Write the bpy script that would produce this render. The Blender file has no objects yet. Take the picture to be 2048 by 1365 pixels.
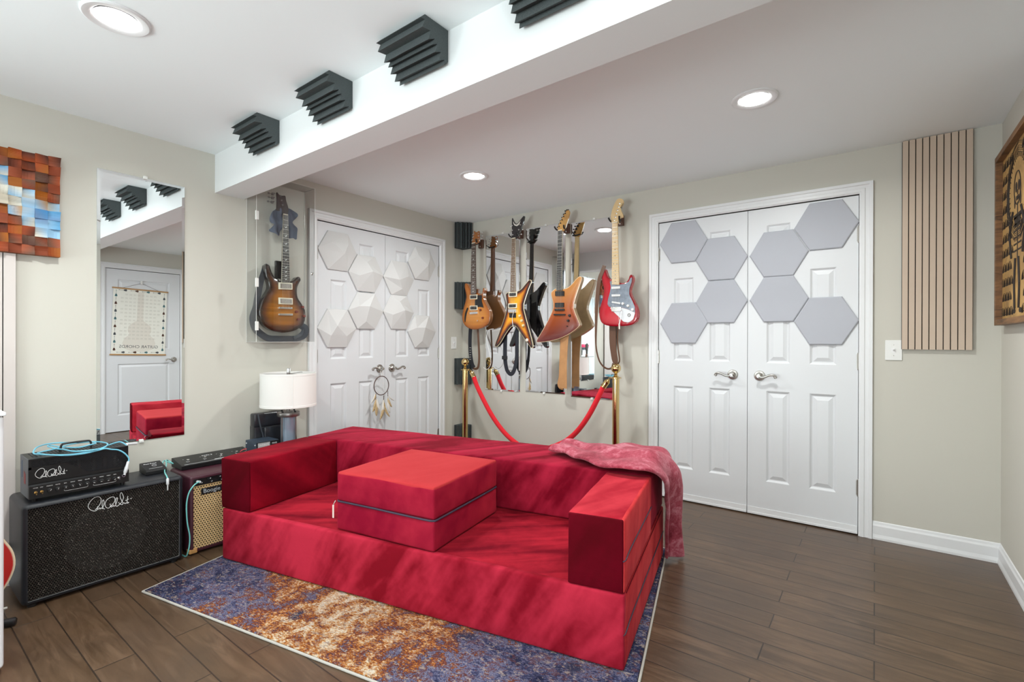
import bpy, bmesh, math, random
from mathutils import Vector, Matrix, noise
from mathutils.geometry import delaunay_2d_cdt

random.seed(7)
PI = math.pi
scene = bpy.context.scene
COL = scene.collection

# ------------------------------------------------------------------ camera
CAM_H, F_PX = 1.1588, 974.27
yaw, pitch, roll = 0.640994, -0.001624, 0.002727
fw = Vector((-math.sin(yaw) * math.cos(pitch), math.cos(yaw) * math.cos(pitch), math.sin(pitch)))
rt = Vector((math.cos(yaw), math.sin(yaw), 0))
up = rt.cross(fw)
r2 = rt * math.cos(roll) + up * math.sin(roll)
u2 = -rt * math.sin(roll) + up * math.cos(roll)
cam = bpy.data.cameras.new('camera')
cam.sensor_width = 36.0
cam.lens = F_PX / 2048 * 36.0
cam.clip_start = 0.02
co = bpy.data.objects.new('camera', cam)
co.matrix_world = Matrix(((r2.x, u2.x, -fw.x, 0), (r2.y, u2.y, -fw.y, 0), (r2.z, u2.z, -fw.z, CAM_H), (0, 0, 0, 1)))
COL.objects.link(co)
scene.camera = co

# ------------------------------------------------------------------ world, exposure
scene.view_settings.view_transform = 'Standard'
scene.view_settings.look = 'None'
scene.view_settings.gamma = 1.0
scene.view_settings.use_curve_mapping = False
scene.view_settings.exposure = -0.10
w = bpy.data.worlds.new('sky')
scene.world = w
w.use_nodes = True
w.node_tree.nodes['Background'].inputs[0].default_value = (0.75, 0.85, 1.0, 1)
w.node_tree.nodes['Background'].inputs[1].default_value = 1.2

# room numbers (metres): x along the far wall, y into the room, z up
XL, XR, XR2, YB, YF, H = -3.2677, 0.5274, 1.03, -3.2, 3.565, 2.2977
YJ = 2.72          # where the right wall steps out


def area_light(name, loc, rot, sx, sy, power, color):
    l = bpy.data.lights.new(name, 'AREA')
    l.shape = 'RECTANGLE'
    l.size, l.size_y = sx, sy
    l.energy = power
    l.color = color
    o = bpy.data.objects.new(name, l)
    o.location = loc
    o.rotation_euler = rot
    COL.objects.link(o)
    return o


# daylight outside the windows behind the camera; the right window is added fill
area_light('daylight_left_window', (XL - 0.30, -1.75, 1.25), (0, -PI / 2, 0), 1.9, 1.9, 135, (0.94, 1.0, 1.0))
area_light('daylight_back_window', (-1.7, YB - 0.25, 1.35), (PI / 2, 0, 0), 1.5, 1.6, 12, (0.94, 1.0, 1.0))
area_light('fill_light_right_window', (XR2 + 0.30, -1.30, 1.30), (0, PI / 2, 0), 1.7, 2.0, 75, (0.94, 1.0, 1.0))  # unseen source, added to light the sofa side from the right
# added upward fill through the window openings to brighten the ceiling
area_light('ceiling_fill_left_window', (XL - 0.75, -1.75, 0.25), (0, -PI / 2 - 0.62, 0), 1.6, 2.2, 10, (0.92, 1.0, 1.0))
fill_ = area_light('ceiling_fill_back_window', (-1.6, YB - 0.20, 0.55), (PI / 2 + 0.36, 0, 0), 1.6, 0.9, 38, (0.91, 1.0, 1.0))
fill_.data.spread = math.radians(76)

# ------------------------------------------------------------------ materials
def new_mat(name):
    m = bpy.data.materials.new(name)
    m.use_nodes = True
    return m, m.node_tree, m.node_tree.nodes['Principled BSDF']


def mat(name, color, rough=0.5, metal=0.0, spec=0.5, coat=0.0, sheen=0.0, sheen_tint=None, bump=None, emit=None, var=None):
    """plain principled surface; bump=(scale, strength); var=(scale, amount)"""
    m, nt, b = new_mat(name)
    b.inputs['Base Color'].default_value = (*color, 1)
    b.inputs['Roughness'].default_value = rough
    b.inputs['Metallic'].default_value = metal
    b.inputs['Specular IOR Level'].default_value = spec
    b.inputs['Coat Weight'].default_value = coat
    b.inputs['Coat Roughness'].default_value = 0.06
    b.inputs['Sheen Weight'].default_value = sheen
    if sheen_tint:
        b.inputs['Sheen Tint'].default_value = (*sheen_tint, 1)
    N, L = nt.nodes, nt.links
    tc = None
    if bump or var:
        tc = N.new('ShaderNodeTexCoord')
    if bump:
        n = N.new('ShaderNodeTexNoise')
        n.inputs['Scale'].default_value = bump[0]
        n.inputs['Detail'].default_value = 4
        L.new(tc.outputs['Object'], n.inputs['Vector'])
        bp = N.new('ShaderNodeBump')
        bp.inputs['Strength'].default_value = bump[1]
        bp.inputs['Distance'].default_value = 0.002
        L.new(n.outputs['Fac'], bp.inputs['Height'])
        L.new(bp.outputs[0], b.inputs['Normal'])
    if var:
        n = N.new('ShaderNodeTexNoise')
        n.inputs['Scale'].default_value = var[0]
        n.inputs['Detail'].default_value = 3
        L.new(tc.outputs['Object'], n.inputs['Vector'])
        mx = N.new('ShaderNodeMix')
        mx.data_type = 'RGBA'
        mx.inputs[6].default_value = (*[c * (1 - var[1]) for c in color], 1)
        mx.inputs[7].default_value = (*[min(1, c * (1 + var[1])) for c in color], 1)
        L.new(n.outputs['Fac'], mx.inputs[0])
        L.new(mx.outputs[2], b.inputs['Base Color'])
    if emit:
        b.inputs['Emission Color'].default_value = (*emit[0], 1)
        b.inputs['Emission Strength'].default_value = emit[1]
    return m


def ramp(nt, stops, interp='LINEAR'):
    r = nt.nodes.new('ShaderNodeValToRGB')
    r.color_ramp.interpolation = interp
    e = r.color_ramp.elements
    while len(e) < len(stops):
        e.new(0.5)
    for k, (p, c) in enumerate(stops):
        e[k].position = p
        e[k].color = (*c, 1)
    return r


def mathn(nt, op, a=None, b=None, clamp=False):
    n = nt.nodes.new('ShaderNodeMath')
    n.operation = op
    n.use_clamp = clamp
    for k, v in enumerate((a, b)):
        if v is None:
            continue
        if isinstance(v, (int, float)):
            n.inputs[k].default_value = v
        else:
            nt.links.new(v, n.inputs[k])
    return n.outputs[0]


def mapped(nt, scale=(1, 1, 1), rot=(0, 0, 0), loc=(0, 0, 0), kind='Object'):
    tc = nt.nodes.new('ShaderNodeTexCoord')
    mp = nt.nodes.new('ShaderNodeMapping')
    mp.inputs['Scale'].default_value = scale
    mp.inputs['Rotation'].default_value = rot
    mp.inputs['Location'].default_value = loc
    nt.links.new(tc.outputs[kind], mp.inputs['Vector'])
    return mp.outputs[0]


def tnoise(nt, vec, scale, detail=3, rough=0.5, dist=0.0):
    n = nt.nodes.new('ShaderNodeTexNoise')
    n.inputs['Scale'].default_value = scale
    n.inputs['Detail'].default_value = detail
    n.inputs['Roughness'].default_value = rough
    n.inputs['Distortion'].default_value = dist
    nt.links.new(vec, n.inputs['Vector'])
    return n.outputs['Fac']


def mixc(nt, fac, a, b, mode='MIX'):
    n = nt.nodes.new('ShaderNodeMix')
    n.data_type = 'RGBA'
    n.blend_type = mode
    for k, v in ((0, fac), (6, a), (7, b)):
        if isinstance(v, (int, float)):
            n.inputs[k].default_value = v
        elif isinstance(v, tuple):
            n.inputs[k].default_value = (*v, 1)
        else:
            nt.links.new(v, n.inputs[k])
    return n.outputs[2]


def add_bump(nt, bsdf, height, strength, dist=0.002):
    bp = nt.nodes.new('ShaderNodeBump')
    bp.inputs['Strength'].default_value = strength
    bp.inputs['Distance'].default_value = dist
    nt.links.new(height, bp.inputs['Height'])
    nt.links.new(bp.outputs[0], bsdf.inputs['Normal'])


def floor_mat():
    m, nt, b = new_mat('hand_scraped_dark_planks')
    v = mapped(nt)
    br = nt.nodes.new('ShaderNodeTexBrick')
    br.offset = 0.37
    br.offset_frequency = 2
    br.inputs['Scale'].default_value = 1
    br.inputs['Brick Width'].default_value = 0.92
    br.inputs['Row Height'].default_value = 0.122
    br.inputs['Mortar Size'].default_value = 0.0026
    br.inputs['Mortar Smooth'].default_value = 0.3
    br.inputs['Color1'].default_value = (0, 0, 0, 1)
    br.inputs['Color2'].default_value = (1, 1, 1, 1)
    br.inputs['Mortar'].default_value = (0.5, 0.5, 0.5, 1)
    nt.links.new(v, br.inputs['Vector'])
    # grain: noise stretched along the planks, shifted per plank
    sx = nt.nodes.new('ShaderNodeSeparateXYZ')
    nt.links.new(v, sx.inputs[0])
    cb = nt.nodes.new('ShaderNodeCombineXYZ')
    sc = nt.nodes.new('ShaderNodeSeparateColor')
    nt.links.new(br.outputs['Color'], sc.inputs[0])
    nt.links.new(mathn(nt, 'MULTIPLY', sx.outputs[0], 1.6), cb.inputs[0])
    nt.links.new(mathn(nt, 'MULTIPLY', sx.outputs[1], 11.0), cb.inputs[1])
    nt.links.new(mathn(nt, 'MULTIPLY', sc.outputs[0], 37.0), cb.inputs[2])
    g = tnoise(nt, cb.outputs[0], 2.2, 7, 0.62, 1.3)
    g2 = tnoise(nt, v, 2.3, 3, 0.5, 0.6)
    col = ramp(nt, [(0.30, (0.022, 0.012, 0.007)), (0.5, (0.070, 0.043, 0.027)), (0.70, (0.150, 0.094, 0.060))])
    nt.links.new(g, col.inputs[0])
    c2 = mixc(nt, mathn(nt, 'MULTIPLY', sc.outputs[0], 0.55), col.outputs[0], (0.050, 0.035, 0.027), 'MIX')
    c3 = mixc(nt, mathn(nt, 'MULTIPLY', g2, 0.7), c2, (0.135, 0.076, 0.037), 'MIX')
    c4 = mixc(nt, mathn(nt, 'MULTIPLY', br.outputs['Fac'], 0.8), c3, (0.015, 0.010, 0.007))
    nt.links.new(c4, b.inputs['Base Color'])
    rgh = mathn(nt, 'ADD', mathn(nt, 'MULTIPLY', g, 0.18), 0.24)
    nt.links.new(rgh, b.inputs['Roughness'])
    b.inputs['Specular IOR Level'].default_value = 0.5
    wv = mathn(nt, 'ADD', mathn(nt, 'MULTIPLY', g, 0.5), mathn(nt, 'MULTIPLY', br.outputs['Fac'], -2.0))
    add_bump(nt, b, wv, 0.55, 0.0022)
    return m


def velvet_mat(name, dark, light, sheen_tint=(1, 0.22, 0.26), lean=(7.0, -3.5, -4.5), sheen=0.10, contrast=0.10):
    """crushed velvet: the pile lies in broad leaning strokes"""
    m, nt, b = new_mat(name)
    v = mapped(nt)
    sx = nt.nodes.new('ShaderNodeSeparateXYZ')
    nt.links.new(v, sx.inputs[0])
    s1 = mathn(nt, 'ADD', mathn(nt, 'MULTIPLY', sx.outputs[0], lean[0]), mathn(nt, 'ADD', mathn(nt, 'MULTIPLY', sx.outputs[1], lean[1]), mathn(nt, 'MULTIPLY', sx.outputs[2], lean[2])))
    s2 = mathn(nt, 'MULTIPLY', mathn(nt, 'ADD', mathn(nt, 'ADD', sx.outputs[1], sx.outputs[2]), mathn(nt, 'MULTIPLY', sx.outputs[0], 0.35)), 1.7)
    cb = nt.nodes.new('ShaderNodeCombineXYZ')
    nt.links.new(s1, cb.inputs[0])
    nt.links.new(s2, cb.inputs[1])
    n1 = tnoise(nt, cb.outputs[0], 1.0, 3, 0.55, 0.35)
    n2 = tnoise(nt, v, 16, 4, 0.6, 0.3)
    n0 = tnoise(nt, v, 1.6, 2, 0.5, 0.2)
    f = mathn(nt, 'ADD', mathn(nt, 'ADD', mathn(nt, 'MULTIPLY', n1, 0.62), mathn(nt, 'MULTIPLY', n2, 0.16)), mathn(nt, 'MULTIPLY', n0, 0.30))
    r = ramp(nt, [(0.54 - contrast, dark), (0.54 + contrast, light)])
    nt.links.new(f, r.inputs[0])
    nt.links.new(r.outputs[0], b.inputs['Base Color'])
    b.inputs['Roughness'].default_value = 0.85
    b.inputs['Specular IOR Level'].default_value = 0.08
    b.inputs['Sheen Weight'].default_value = sheen
    b.inputs['Sheen Roughness'].default_value = 0.35
    b.inputs['Sheen Tint'].default_value = (*sheen_tint, 1)
    n3 = tnoise(nt, v, 420, 2, 0.5)
    h = mathn(nt, 'ADD', mathn(nt, 'MULTIPLY', n2, 1.5), mathn(nt, 'MULTIPLY', n3, 0.3))
    add_bump(nt, b, h, 0.35, 0.003)
    return m


def attr_mat(name, rough=0.35, coat=0.6, flame=0.0, flame_scale=60, rot=(0, 0, 0)):
    """colour kept in the mesh as the finish of the wood (sunburst, blocks); optional flamed-maple figure"""
    m, nt, b = new_mat(name)
    a = nt.nodes.new('ShaderNodeAttribute')
    a.attribute_name = 'finish'
    col = a.outputs['Color']
    if flame:
        v = mapped(nt, scale=(0.6, 1, flame_scale), rot=rot)
        n = tnoise(nt, v, 1.6, 3, 0.6, 0.6)
        r = ramp(nt, [(0.35, (1 - flame,) * 3), (0.65, (1.0,) * 3)])
        nt.links.new(n, r.inputs[0])
        col = mixc(nt, 1.0, col, r.outputs[0], 'MULTIPLY')
    nt.links.new(col, b.inputs['Base Color'])
    b.inputs['Roughness'].default_value = rough
    b.inputs['Coat Weight'].default_value = coat
    b.inputs['Coat Roughness'].default_value = 0.04
    return m


def wood_mat(name, dark, light, scale=(1, 1, 8), rough=0.45, coat=0.0, nscale=3.0):
    m, nt, b = new_mat(name)
    v = mapped(nt, scale=scale)
    n = tnoise(nt, v, nscale, 5, 0.6, 1.5)
    r = ramp(nt, [(0.3, dark), (0.7, light)])
    nt.links.new(n, r.inputs[0])
    nt.links.new(r.outputs[0], b.inputs['Base Color'])
    b.inputs['Roughness'].default_value = rough
    b.inputs['Coat Weight'].default_value = coat
    return m


def clear_mat(name, tint=(0.97, 0.98, 0.98), gloss=0.06, edge=0.0):
    """thin clear sheet: mostly lets light straight through, with a faint reflection"""
    m, nt, b = new_mat(name)
    nt.nodes.remove(b)
    out = nt.nodes['Material Output']
    t = nt.nodes.new('ShaderNodeBsdfTransparent')
    t.inputs[0].default_value = (*tint, 1)
    g = nt.nodes.new('ShaderNodeBsdfGlossy')
    g.inputs['Roughness'].default_value = 0.02
    fr = nt.nodes.new('ShaderNodeLayerWeight')
    fr.inputs['Blend'].default_value = 0.5
    mx = nt.nodes.new('ShaderNodeMixShader')
    fc = mathn(nt, 'POWER', fr.outputs['Facing'], 4.0)
    nt.links.new(mathn(nt, 'ADD', mathn(nt, 'MULTIPLY', fc, 0.5), gloss - 0.03, True), mx.inputs[0])
    nt.links.new(t.outputs[0], mx.inputs[1])
    nt.links.new(g.outputs[0], mx.inputs[2])
    nt.links.new(mx.outputs[0], out.inputs[0])
    return m


M = {}
M['wall'] = mat('greige_wall_paint', (0.565, 0.545, 0.485), 0.85, bump=(90, 0.05))
M['ceiling'] = mat('white_ceiling_paint', (0.865, 0.910, 0.925), 0.9)
M['beam'] = mat('white_beam_paint', (0.745, 0.765, 0.77), 0.8)
M['trim'] = mat('white_semigloss_trim', (0.75, 0.755, 0.765), 0.35)
M['door'] = mat('white_door_paint', (0.685, 0.695, 0.715), 0.4)
M['floor'] = floor_mat()
M['dark'] = mat('dark_gap', (0.02, 0.02, 0.02), 0.9)
M['foam'] = mat('charcoal_acoustic_foam', (0.085, 0.098, 0.100), 0.95, spec=0.1, bump=(500, 0.6), var=(350, 0.55))
M['felt'] = mat('grey_lilac_felt', (0.445, 0.455, 0.500), 0.95, spec=0.1, bump=(300, 0.15))
M['facet'] = mat('white_moulded_panel', (0.64, 0.635, 0.63), 0.7)
M['mirror'] = mat('mirror_silver', (0.90, 0.915, 0.92), 0.0, 1.0)
M['mirror_edge'] = mat('mirror_edge', (0.55, 0.62, 0.6), 0.1, 0.6)
M['clear'] = clear_mat('clear_plastic')
M['clear_edge'] = mat('polished_acrylic_edge', (0.80, 0.80, 0.77), 0.15)
M['nickel'] = mat('satin_nickel', (0.50, 0.48, 0.45), 0.28, 1.0)
M['chrome'] = mat('chrome', (0.78, 0.78, 0.78), 0.12, 1.0)
M['brass'] = mat('polished_brass', (0.72, 0.53, 0.24), 0.12, 1.0)
M['rope'] = mat('bright_red_velour_rope', (0.72, 0.005, 0.018), 0.8, sheen=0.3, sheen_tint=(1, .4, .4))
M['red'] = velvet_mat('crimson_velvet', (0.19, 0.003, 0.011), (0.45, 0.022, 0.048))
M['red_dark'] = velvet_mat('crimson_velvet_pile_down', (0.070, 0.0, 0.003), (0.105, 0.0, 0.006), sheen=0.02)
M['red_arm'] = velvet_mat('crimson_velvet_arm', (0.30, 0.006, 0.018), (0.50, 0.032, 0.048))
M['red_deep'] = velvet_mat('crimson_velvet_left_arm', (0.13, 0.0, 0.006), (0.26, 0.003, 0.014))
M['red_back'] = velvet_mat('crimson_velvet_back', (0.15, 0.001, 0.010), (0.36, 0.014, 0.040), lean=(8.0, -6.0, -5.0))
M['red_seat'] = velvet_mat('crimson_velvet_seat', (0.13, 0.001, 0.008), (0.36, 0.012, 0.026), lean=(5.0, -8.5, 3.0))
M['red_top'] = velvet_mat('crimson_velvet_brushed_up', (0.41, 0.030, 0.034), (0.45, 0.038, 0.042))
M['red_lit_side'] = velvet_mat('crimson_velvet_lit_side', (0.40, 0.014, 0.022), (0.62, 0.050, 0.052), lean=(1.0, 5.0, -3.0))  # lighter velvet copy: light from the right put into the colour
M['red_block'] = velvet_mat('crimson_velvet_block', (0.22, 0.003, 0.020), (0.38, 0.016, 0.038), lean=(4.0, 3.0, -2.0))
M['zip'] = mat('dark_zipper_tape', (0.035, 0.025, 0.05), 0.6)
M['throw'] = None
M['white_tag'] = mat('white_woven_tag', (0.75, 0.6, 0.55), 0.7)
M['black'] = mat('black_plastic', (0.012, 0.012, 0.013), 0.4)
M['tolex'] = mat('black_tolex_vinyl', (0.011, 0.013, 0.018), 0.36, bump=(420, 0.5))
M['blacksteel'] = mat('black_powder_coated_steel', (0.011, 0.011, 0.012), 0.38, 0.3)
M['greysteel'] = mat('grey_steel_side', (0.10, 0.11, 0.125), 0.45, 0.4)
M['print'] = mat('white_print', (0.80, 0.80, 0.80), 0.6)
M['maroon'] = mat('maroon_vinyl', (0.055, 0.012, 0.022), 0.42, bump=(350, 0.4))
M['tan_corner'] = mat('tan_leather_corner', (0.50, 0.26, 0.09), 0.5)
M['cable'] = mat('sky_blue_cable', (0.17, 0.52, 0.68), 0.4)
M['cable2'] = mat('aqua_green_cable', (0.18, 0.55, 0.53), 0.4)
M['white'] = mat('white_plastic', (0.80, 0.80, 0.80), 0.3)
M['cabinet'] = mat('white_laminate', (0.74, 0.75, 0.77), 0.35)
M['plug'] = mat('white_plug', (0.7, 0.72, 0.74), 0.35)
M['maple'] = mat('maple_neck', (0.76, 0.54, 0.27), 0.3, coat=0.6)
M['rosewood'] = mat('rosewood_board', (0.075, 0.045, 0.032), 0.5)
M['ebony'] = mat('ebony_board', (0.022, 0.020, 0.020), 0.4)
M['brownboard'] = mat('brown_board', (0.19, 0.12, 0.075), 0.5)
M['fret'] = mat('fret_wire', (0.75, 0.74, 0.70), 0.25, 0.9)
M['cream'] = mat('cream_plastic', (0.82, 0.76, 0.60), 0.4)
M['pearl'] = mat('pearl_inlay', (0.82, 0.86, 0.84), 0.2)
M['string'] = mat('steel_string', (0.6, 0.58, 0.55), 0.3, 0.9)
M['walnut'] = mat('walnut_block', (0.10, 0.040, 0.022), 0.45)
M['mahogany'] = mat('mahogany_neck', (0.17, 0.065, 0.028), 0.3, coat=0.5)
M['blackgloss'] = mat('black_gloss_lacquer', (0.012, 0.010, 0.012), 0.12, coat=1.0)
M['redgloss'] = mat('candy_red_lacquer', (0.40, 0.001, 0.012), 0.18, coat=0.6)
M['amberknob'] = mat('amber_knob', (0.16, 0.018, 0.008), 0.2, coat=0.8)
M['creamknob'] = mat('pale_gold_knob', (0.72, 0.60, 0.34), 0.3)
M['brownleather'] = mat('brown_leather', (0.115, 0.052, 0.028), 0.5)
M['tanleather'] = mat('tan_leather', (0.47, 0.235, 0.095), 0.5, var=(18, 0.25))
M['blackstrap'] = mat('black_webbing', (0.016, 0.018, 0.026), 0.75)
M['slatestrap'] = mat('slate_leather', (0.040, 0.046, 0.058), 0.5)
M['cloth'] = mat('slate_blue_cloth', (0.130, 0.152, 0.200), 0.95, spec=0.1, var=(30, 0.25))
M['shade'] = mat('white_linen_shade', (0.84, 0.83, 0.80), 0.9, bump=(250, 0.15))
M['pewter'] = mat('pewter_lamp_metal', (0.27, 0.25, 0.24), 0.35, 0.9)
M['smoke_glass'] = mat('blue_grey_glass_column', (0.33, 0.42, 0.52), 0.12, 0.35)
M['navybox'] = mat('navy_painted_steel', (0.030, 0.048, 0.075), 0.5)
M['feather'] = mat('tawny_feather', (0.55, 0.40, 0.22), 0.9, var=(60, 0.5))
M['feather_white'] = mat('white_feather', (0.76, 0.72, 0.66), 0.9)
M['umber'] = mat('dark_brown_cord', (0.07, 0.03, 0.02), 0.6)
M['webb'] = mat('pale_web_thread', (0.74, 0.72, 0.69), 0.8)
M['slatwood'] = mat('pale_oak_slat', (0.56, 0.445, 0.350), 0.6, var=(6, 0.05))
M['slatlit'] = mat('oak_slat_lit_tone', (0.60, 0.545, 0.515), 0.6, var=(6, 0.04))  # same slats as slatwood, colour lightened to stand for stronger light
M['framewood'] = wood_mat('burnt_pine_frame', (0.055, 0.022, 0.009), (0.30, 0.145, 0.055), (1, 2, 10), 0.5, 0.0, 3.0)
M['artwood'] = wood_mat('amber_stained_panel', (0.24, 0.125, 0.035), (0.62, 0.38, 0.13), (1, 4, 1.2), 0.5, 0.0, 4.0)
M['burn'] = mat('engraved_burn_line', (0.020, 0.012, 0.008), 0.7)
M['poster'] = mat('cream_poster_paper', (0.78, 0.77, 0.70), 0.8)
M['posterwood'] = mat('poster_batten', (0.42, 0.24, 0.10), 0.5)
M['ink'] = mat('poster_ink', (0.10, 0.11, 0.12), 0.8)
M['inkfaint'] = mat('poster_faint_ink', (0.48, 0.47, 0.42), 0.8)
M['inkteal'] = mat('poster_teal_ink', (0.10, 0.22, 0.24), 0.8)
M['inkblush'] = mat('poster_blush_ink', (0.71, 0.67, 0.60), 0.8)
M['lamp_on'] = mat('lit_diffuser', (1, 1, 1), 0.5, emit=((1, 0.98, 0.95), 14))
M['led'] = mat('switch_plate', (0.78, 0.78, 0.76), 0.35)
M['stool_red'] = mat('red_stool_vinyl', (0.55, 0.01, 0.07), 0.35)
M['panel_label'] = mat('grey_label_plate', (0.45, 0.45, 0.45), 0.5)
M['caseback'] = mat('dark_cone_paper', (0.03, 0.03, 0.032), 0.8)
# ------------------------------------------------------------------ mesh helpers
class MB:
    """collects shapes, then links them as ONE mesh object"""

    def __init__(s):
        s.v, s.f, s.mi = [], [], []

    def add(s, vs, fs, mi=0):
        b = len(s.v)
        s.v += [tuple(p) for p in vs]
        for f in fs:
            s.f.append([b + i for i in f])
            s.mi.append(mi)
        return s

    def box(s, lo, hi, mi=0):
        x0, y0, z0 = lo
        x1, y1, z1 = hi
        vs = [(x0, y0, z0), (x1, y0, z0), (x1, y1, z0), (x0, y1, z0), (x0, y0, z1), (x1, y0, z1), (x1, y1, z1), (x0, y1, z1)]
        return s.add(vs, [(3, 2, 1, 0), (4, 5, 6, 7), (0, 1, 5, 4), (1, 2, 6, 5), (2, 3, 7, 6), (3, 0, 4, 7)], mi)

    def prism(s, poly, d0, d1, ax='y', mi=0):
        """polygon of (h, z) pushed from depth d0 to d1. ax y: (h,d,z); ax x: (d,h,z); ax z: (h,z,d)"""
        def P(p, d):
            return (p[0], d, p[1]) if ax == 'y' else ((d, p[0], p[1]) if ax == 'x' else (p[0], p[1], d))
        n = len(poly)
        vs = [P(p, d0) for p in poly] + [P(p, d1) for p in poly]
        fs = [list(range(n)), list(range(2 * n - 1, n - 1, -1))]
        fs += [(i, i + n, (i + 1) % n + n, (i + 1) % n) for i in range(n)]
        return s.add(vs, fs, mi)

    def tube(s, pts, r, seg=8, mi=0, cap=True, closed=False):
        pts = [Vector(p) for p in pts]
        n = len(pts)
        rr = r if isinstance(r, (list, tuple)) else [r] * n
        t0 = (pts[1] - pts[0]).normalized()
        nrm = t0.orthogonal().normalized()
        rings = []
        for i in range(n):
            if closed:
                t = (pts[(i + 1) % n] - pts[i - 1]).normalized()
            else:
                t = (pts[min(i + 1, n - 1)] - pts[max(i - 1, 0)]).normalized()
            nrm = (nrm - t * nrm.dot(t))
            nrm = nrm.normalized() if nrm.length > 1e-6 else t.orthogonal().normalized()
            bn = t.cross(nrm)
            rings.append([pts[i] + (nrm * math.cos(2 * PI * k / seg) + bn * math.sin(2 * PI * k / seg)) * rr[i] for k in range(seg)])
        vs = [p for ring in rings for p in ring]
        fs = []
        for i in range(n if closed else n - 1):
            j = (i + 1) % n
            for k in range(seg):
                k2 = (k + 1) % seg
                fs.append((i * seg + k, i * seg + k2, j * seg + k2, j * seg + k))
        if cap and not closed:
            fs.append(list(range(seg))[::-1])
            fs.append([(n - 1) * seg + k for k in range(seg)])
        return s.add(vs, fs, mi)

    def lathe(s, prof, c, ax='z', seg=32, mi=0):
        """prof: (radius, height) along the axis from c"""
        c = Vector(c)
        A = {'x': Vector((1, 0, 0)), 'y': Vector((0, 1, 0)), 'z': Vector((0, 0, 1))}[ax] if isinstance(ax, str) else Vector(ax).normalized()
        U = A.orthogonal().normalized()
        W = A.cross(U)
        vs, fs, n = [], [], len(prof)
        for (r, h) in prof:
            r = max(r, 1e-5)
            for k in range(seg):
                a = 2 * PI * k / seg
                vs.append(c + A * h + (U * math.cos(a) + W * math.sin(a)) * r)
        for i in range(n - 1):
            for k in range(seg):
                k2 = (k + 1) % seg
                fs.append((i * seg + k, i * seg + k2, (i + 1) * seg + k2, (i + 1) * seg + k))
        fs.append(list(range(seg))[::-1])
        fs.append([(n - 1) * seg + k for k in range(seg)])
        return s.add(vs, fs, mi)

    def cyl(s, a, b, r, seg=16, mi=0):
        a, b = Vector(a), Vector(b)
        return s.lathe([(r, 0), (r, (b - a).length)], a, (b - a), seg, mi)

    def ball(s, c, r, seg=20, mi=0, sz=1.0):
        prof = [(r * math.sin(PI * i / 12), -r * sz * math.cos(PI * i / 12)) for i in range(13)]
        return s.lathe(prof, c, 'z', seg, mi)

    def grid(s, P, mi=0, closed_u=False):
        """P: rows of points"""
        nr, nc = len(P), len(P[0])
        vs = [p for row in P for p in row]
        fs = []
        for i in range(nr - 1):
            for j in range(nc if closed_u else nc - 1):
                j2 = (j + 1) % nc
                fs.append((i * nc + j, i * nc + j2, (i + 1) * nc + j2, (i + 1) * nc + j))
        return s.add(vs, fs, mi)

    def soft_box(s, lo, hi, r=0.012, amp=0.0, cell=0.05, mi=0, seed=0.0):
        """a padded block: rounded edges, slightly uneven faces"""
        lo, hi = Vector(lo), Vector(hi)
        n = [max(2, round((hi[i] - lo[i]) / cell)) for i in range(3)]
        c = (lo + hi) / 2
        bm = bmesh.new()
        keys = {}
        def vert(p):
            k = tuple(round(x, 6) for x in p)
            if k not in keys:
                keys[k] = bm.verts.new(p)
            return keys[k]
        def coords(i):
            m = n[i]
            ts = [lo[i], lo[i] + r * 0.35] + [lo[i] + r + (hi[i] - lo[i] - 2 * r) * t / m for t in range(m + 1)] + [hi[i] - r * 0.35, hi[i]]
            return ts
        cs = [coords(i) for i in range(3)]
        for ax in range(3):
            a, b = (ax + 1) % 3, (ax + 2) % 3
            for side, val in ((0, lo[ax]), (1, hi[ax])):
                for i in range(len(cs[a]) - 1):
                    for j in range(len(cs[b]) - 1):
                        q = []
                        for (u, w) in ((i, j), (i + 1, j), (i + 1, j + 1), (i, j + 1)):
                            p = [0, 0, 0]
                            p[ax], p[a], p[b] = val, cs[a][u], cs[b][w]
                            q.append(vert(p))
                        if not side:
                            q = q[::-1]
                        bm.faces.new(q)
        for v in bm.verts:
            p = v.co.copy()
            inner = Vector([min(max(p[i], lo[i] + r), hi[i] - r) for i in range(3)])
            d = p - inner
            if d.length > 1e-9:
                p = inner + d.normalized() * r if sum(abs(x) > 1e-9 for x in d) > 1 else p
            if amp:
                q = p * 4.0 + Vector((seed, seed * 1.7, seed * 0.3))
                d = (p - c).normalized()
                p = p + d * amp * noise.noise(q) + d * amp * 0.35 * noise.noise(q * 3.1)
            v.co = p
        bm.normal_update()
        idx = {v: i for i, v in enumerate(bm.verts)}
        s.add([v.co[:] for v in bm.verts], [[idx[v] for v in f.verts] for f in bm.faces], mi)
        bm.free()
        return s

    def xf(s, M_):
        s.v = [tuple(M_ @ Vector(p)) for p in s.v]
        return s

    def build(s, name, mats, parent=None, bevel=0.0, seg=2, smooth=35, loc=None, solid=0.0, sub=0):
        me = bpy.data.meshes.new(name)
        me.from_pydata(s.v, [], s.f)
        for m in (mats if isinstance(mats, (list, tuple)) else [mats]):
            me.materials.append(m)
        me.polygons.foreach_set('material_index', s.mi)
        bm = bmesh.new()
        bm.from_mesh(me)
        bmesh.ops.recalc_face_normals(bm, faces=bm.faces)
        if smooth:
            lim = math.radians(smooth)
            for f in bm.faces:
                f.smooth = True
            for e in bm.edges:
                if len(e.link_faces) == 2 and e.calc_face_angle(0) > lim:
                    e.smooth = False
        bm.to_mesh(me)
        bm.free()
        o = bpy.data.objects.new(name, me)
        COL.objects.link(o)
        if parent:
            o.parent = parent
        if loc:
            o.location = loc
        if solid:
            md = o.modifiers.new('thickness', 'SOLIDIFY')
            md.thickness = solid
            md.offset = 0
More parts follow.
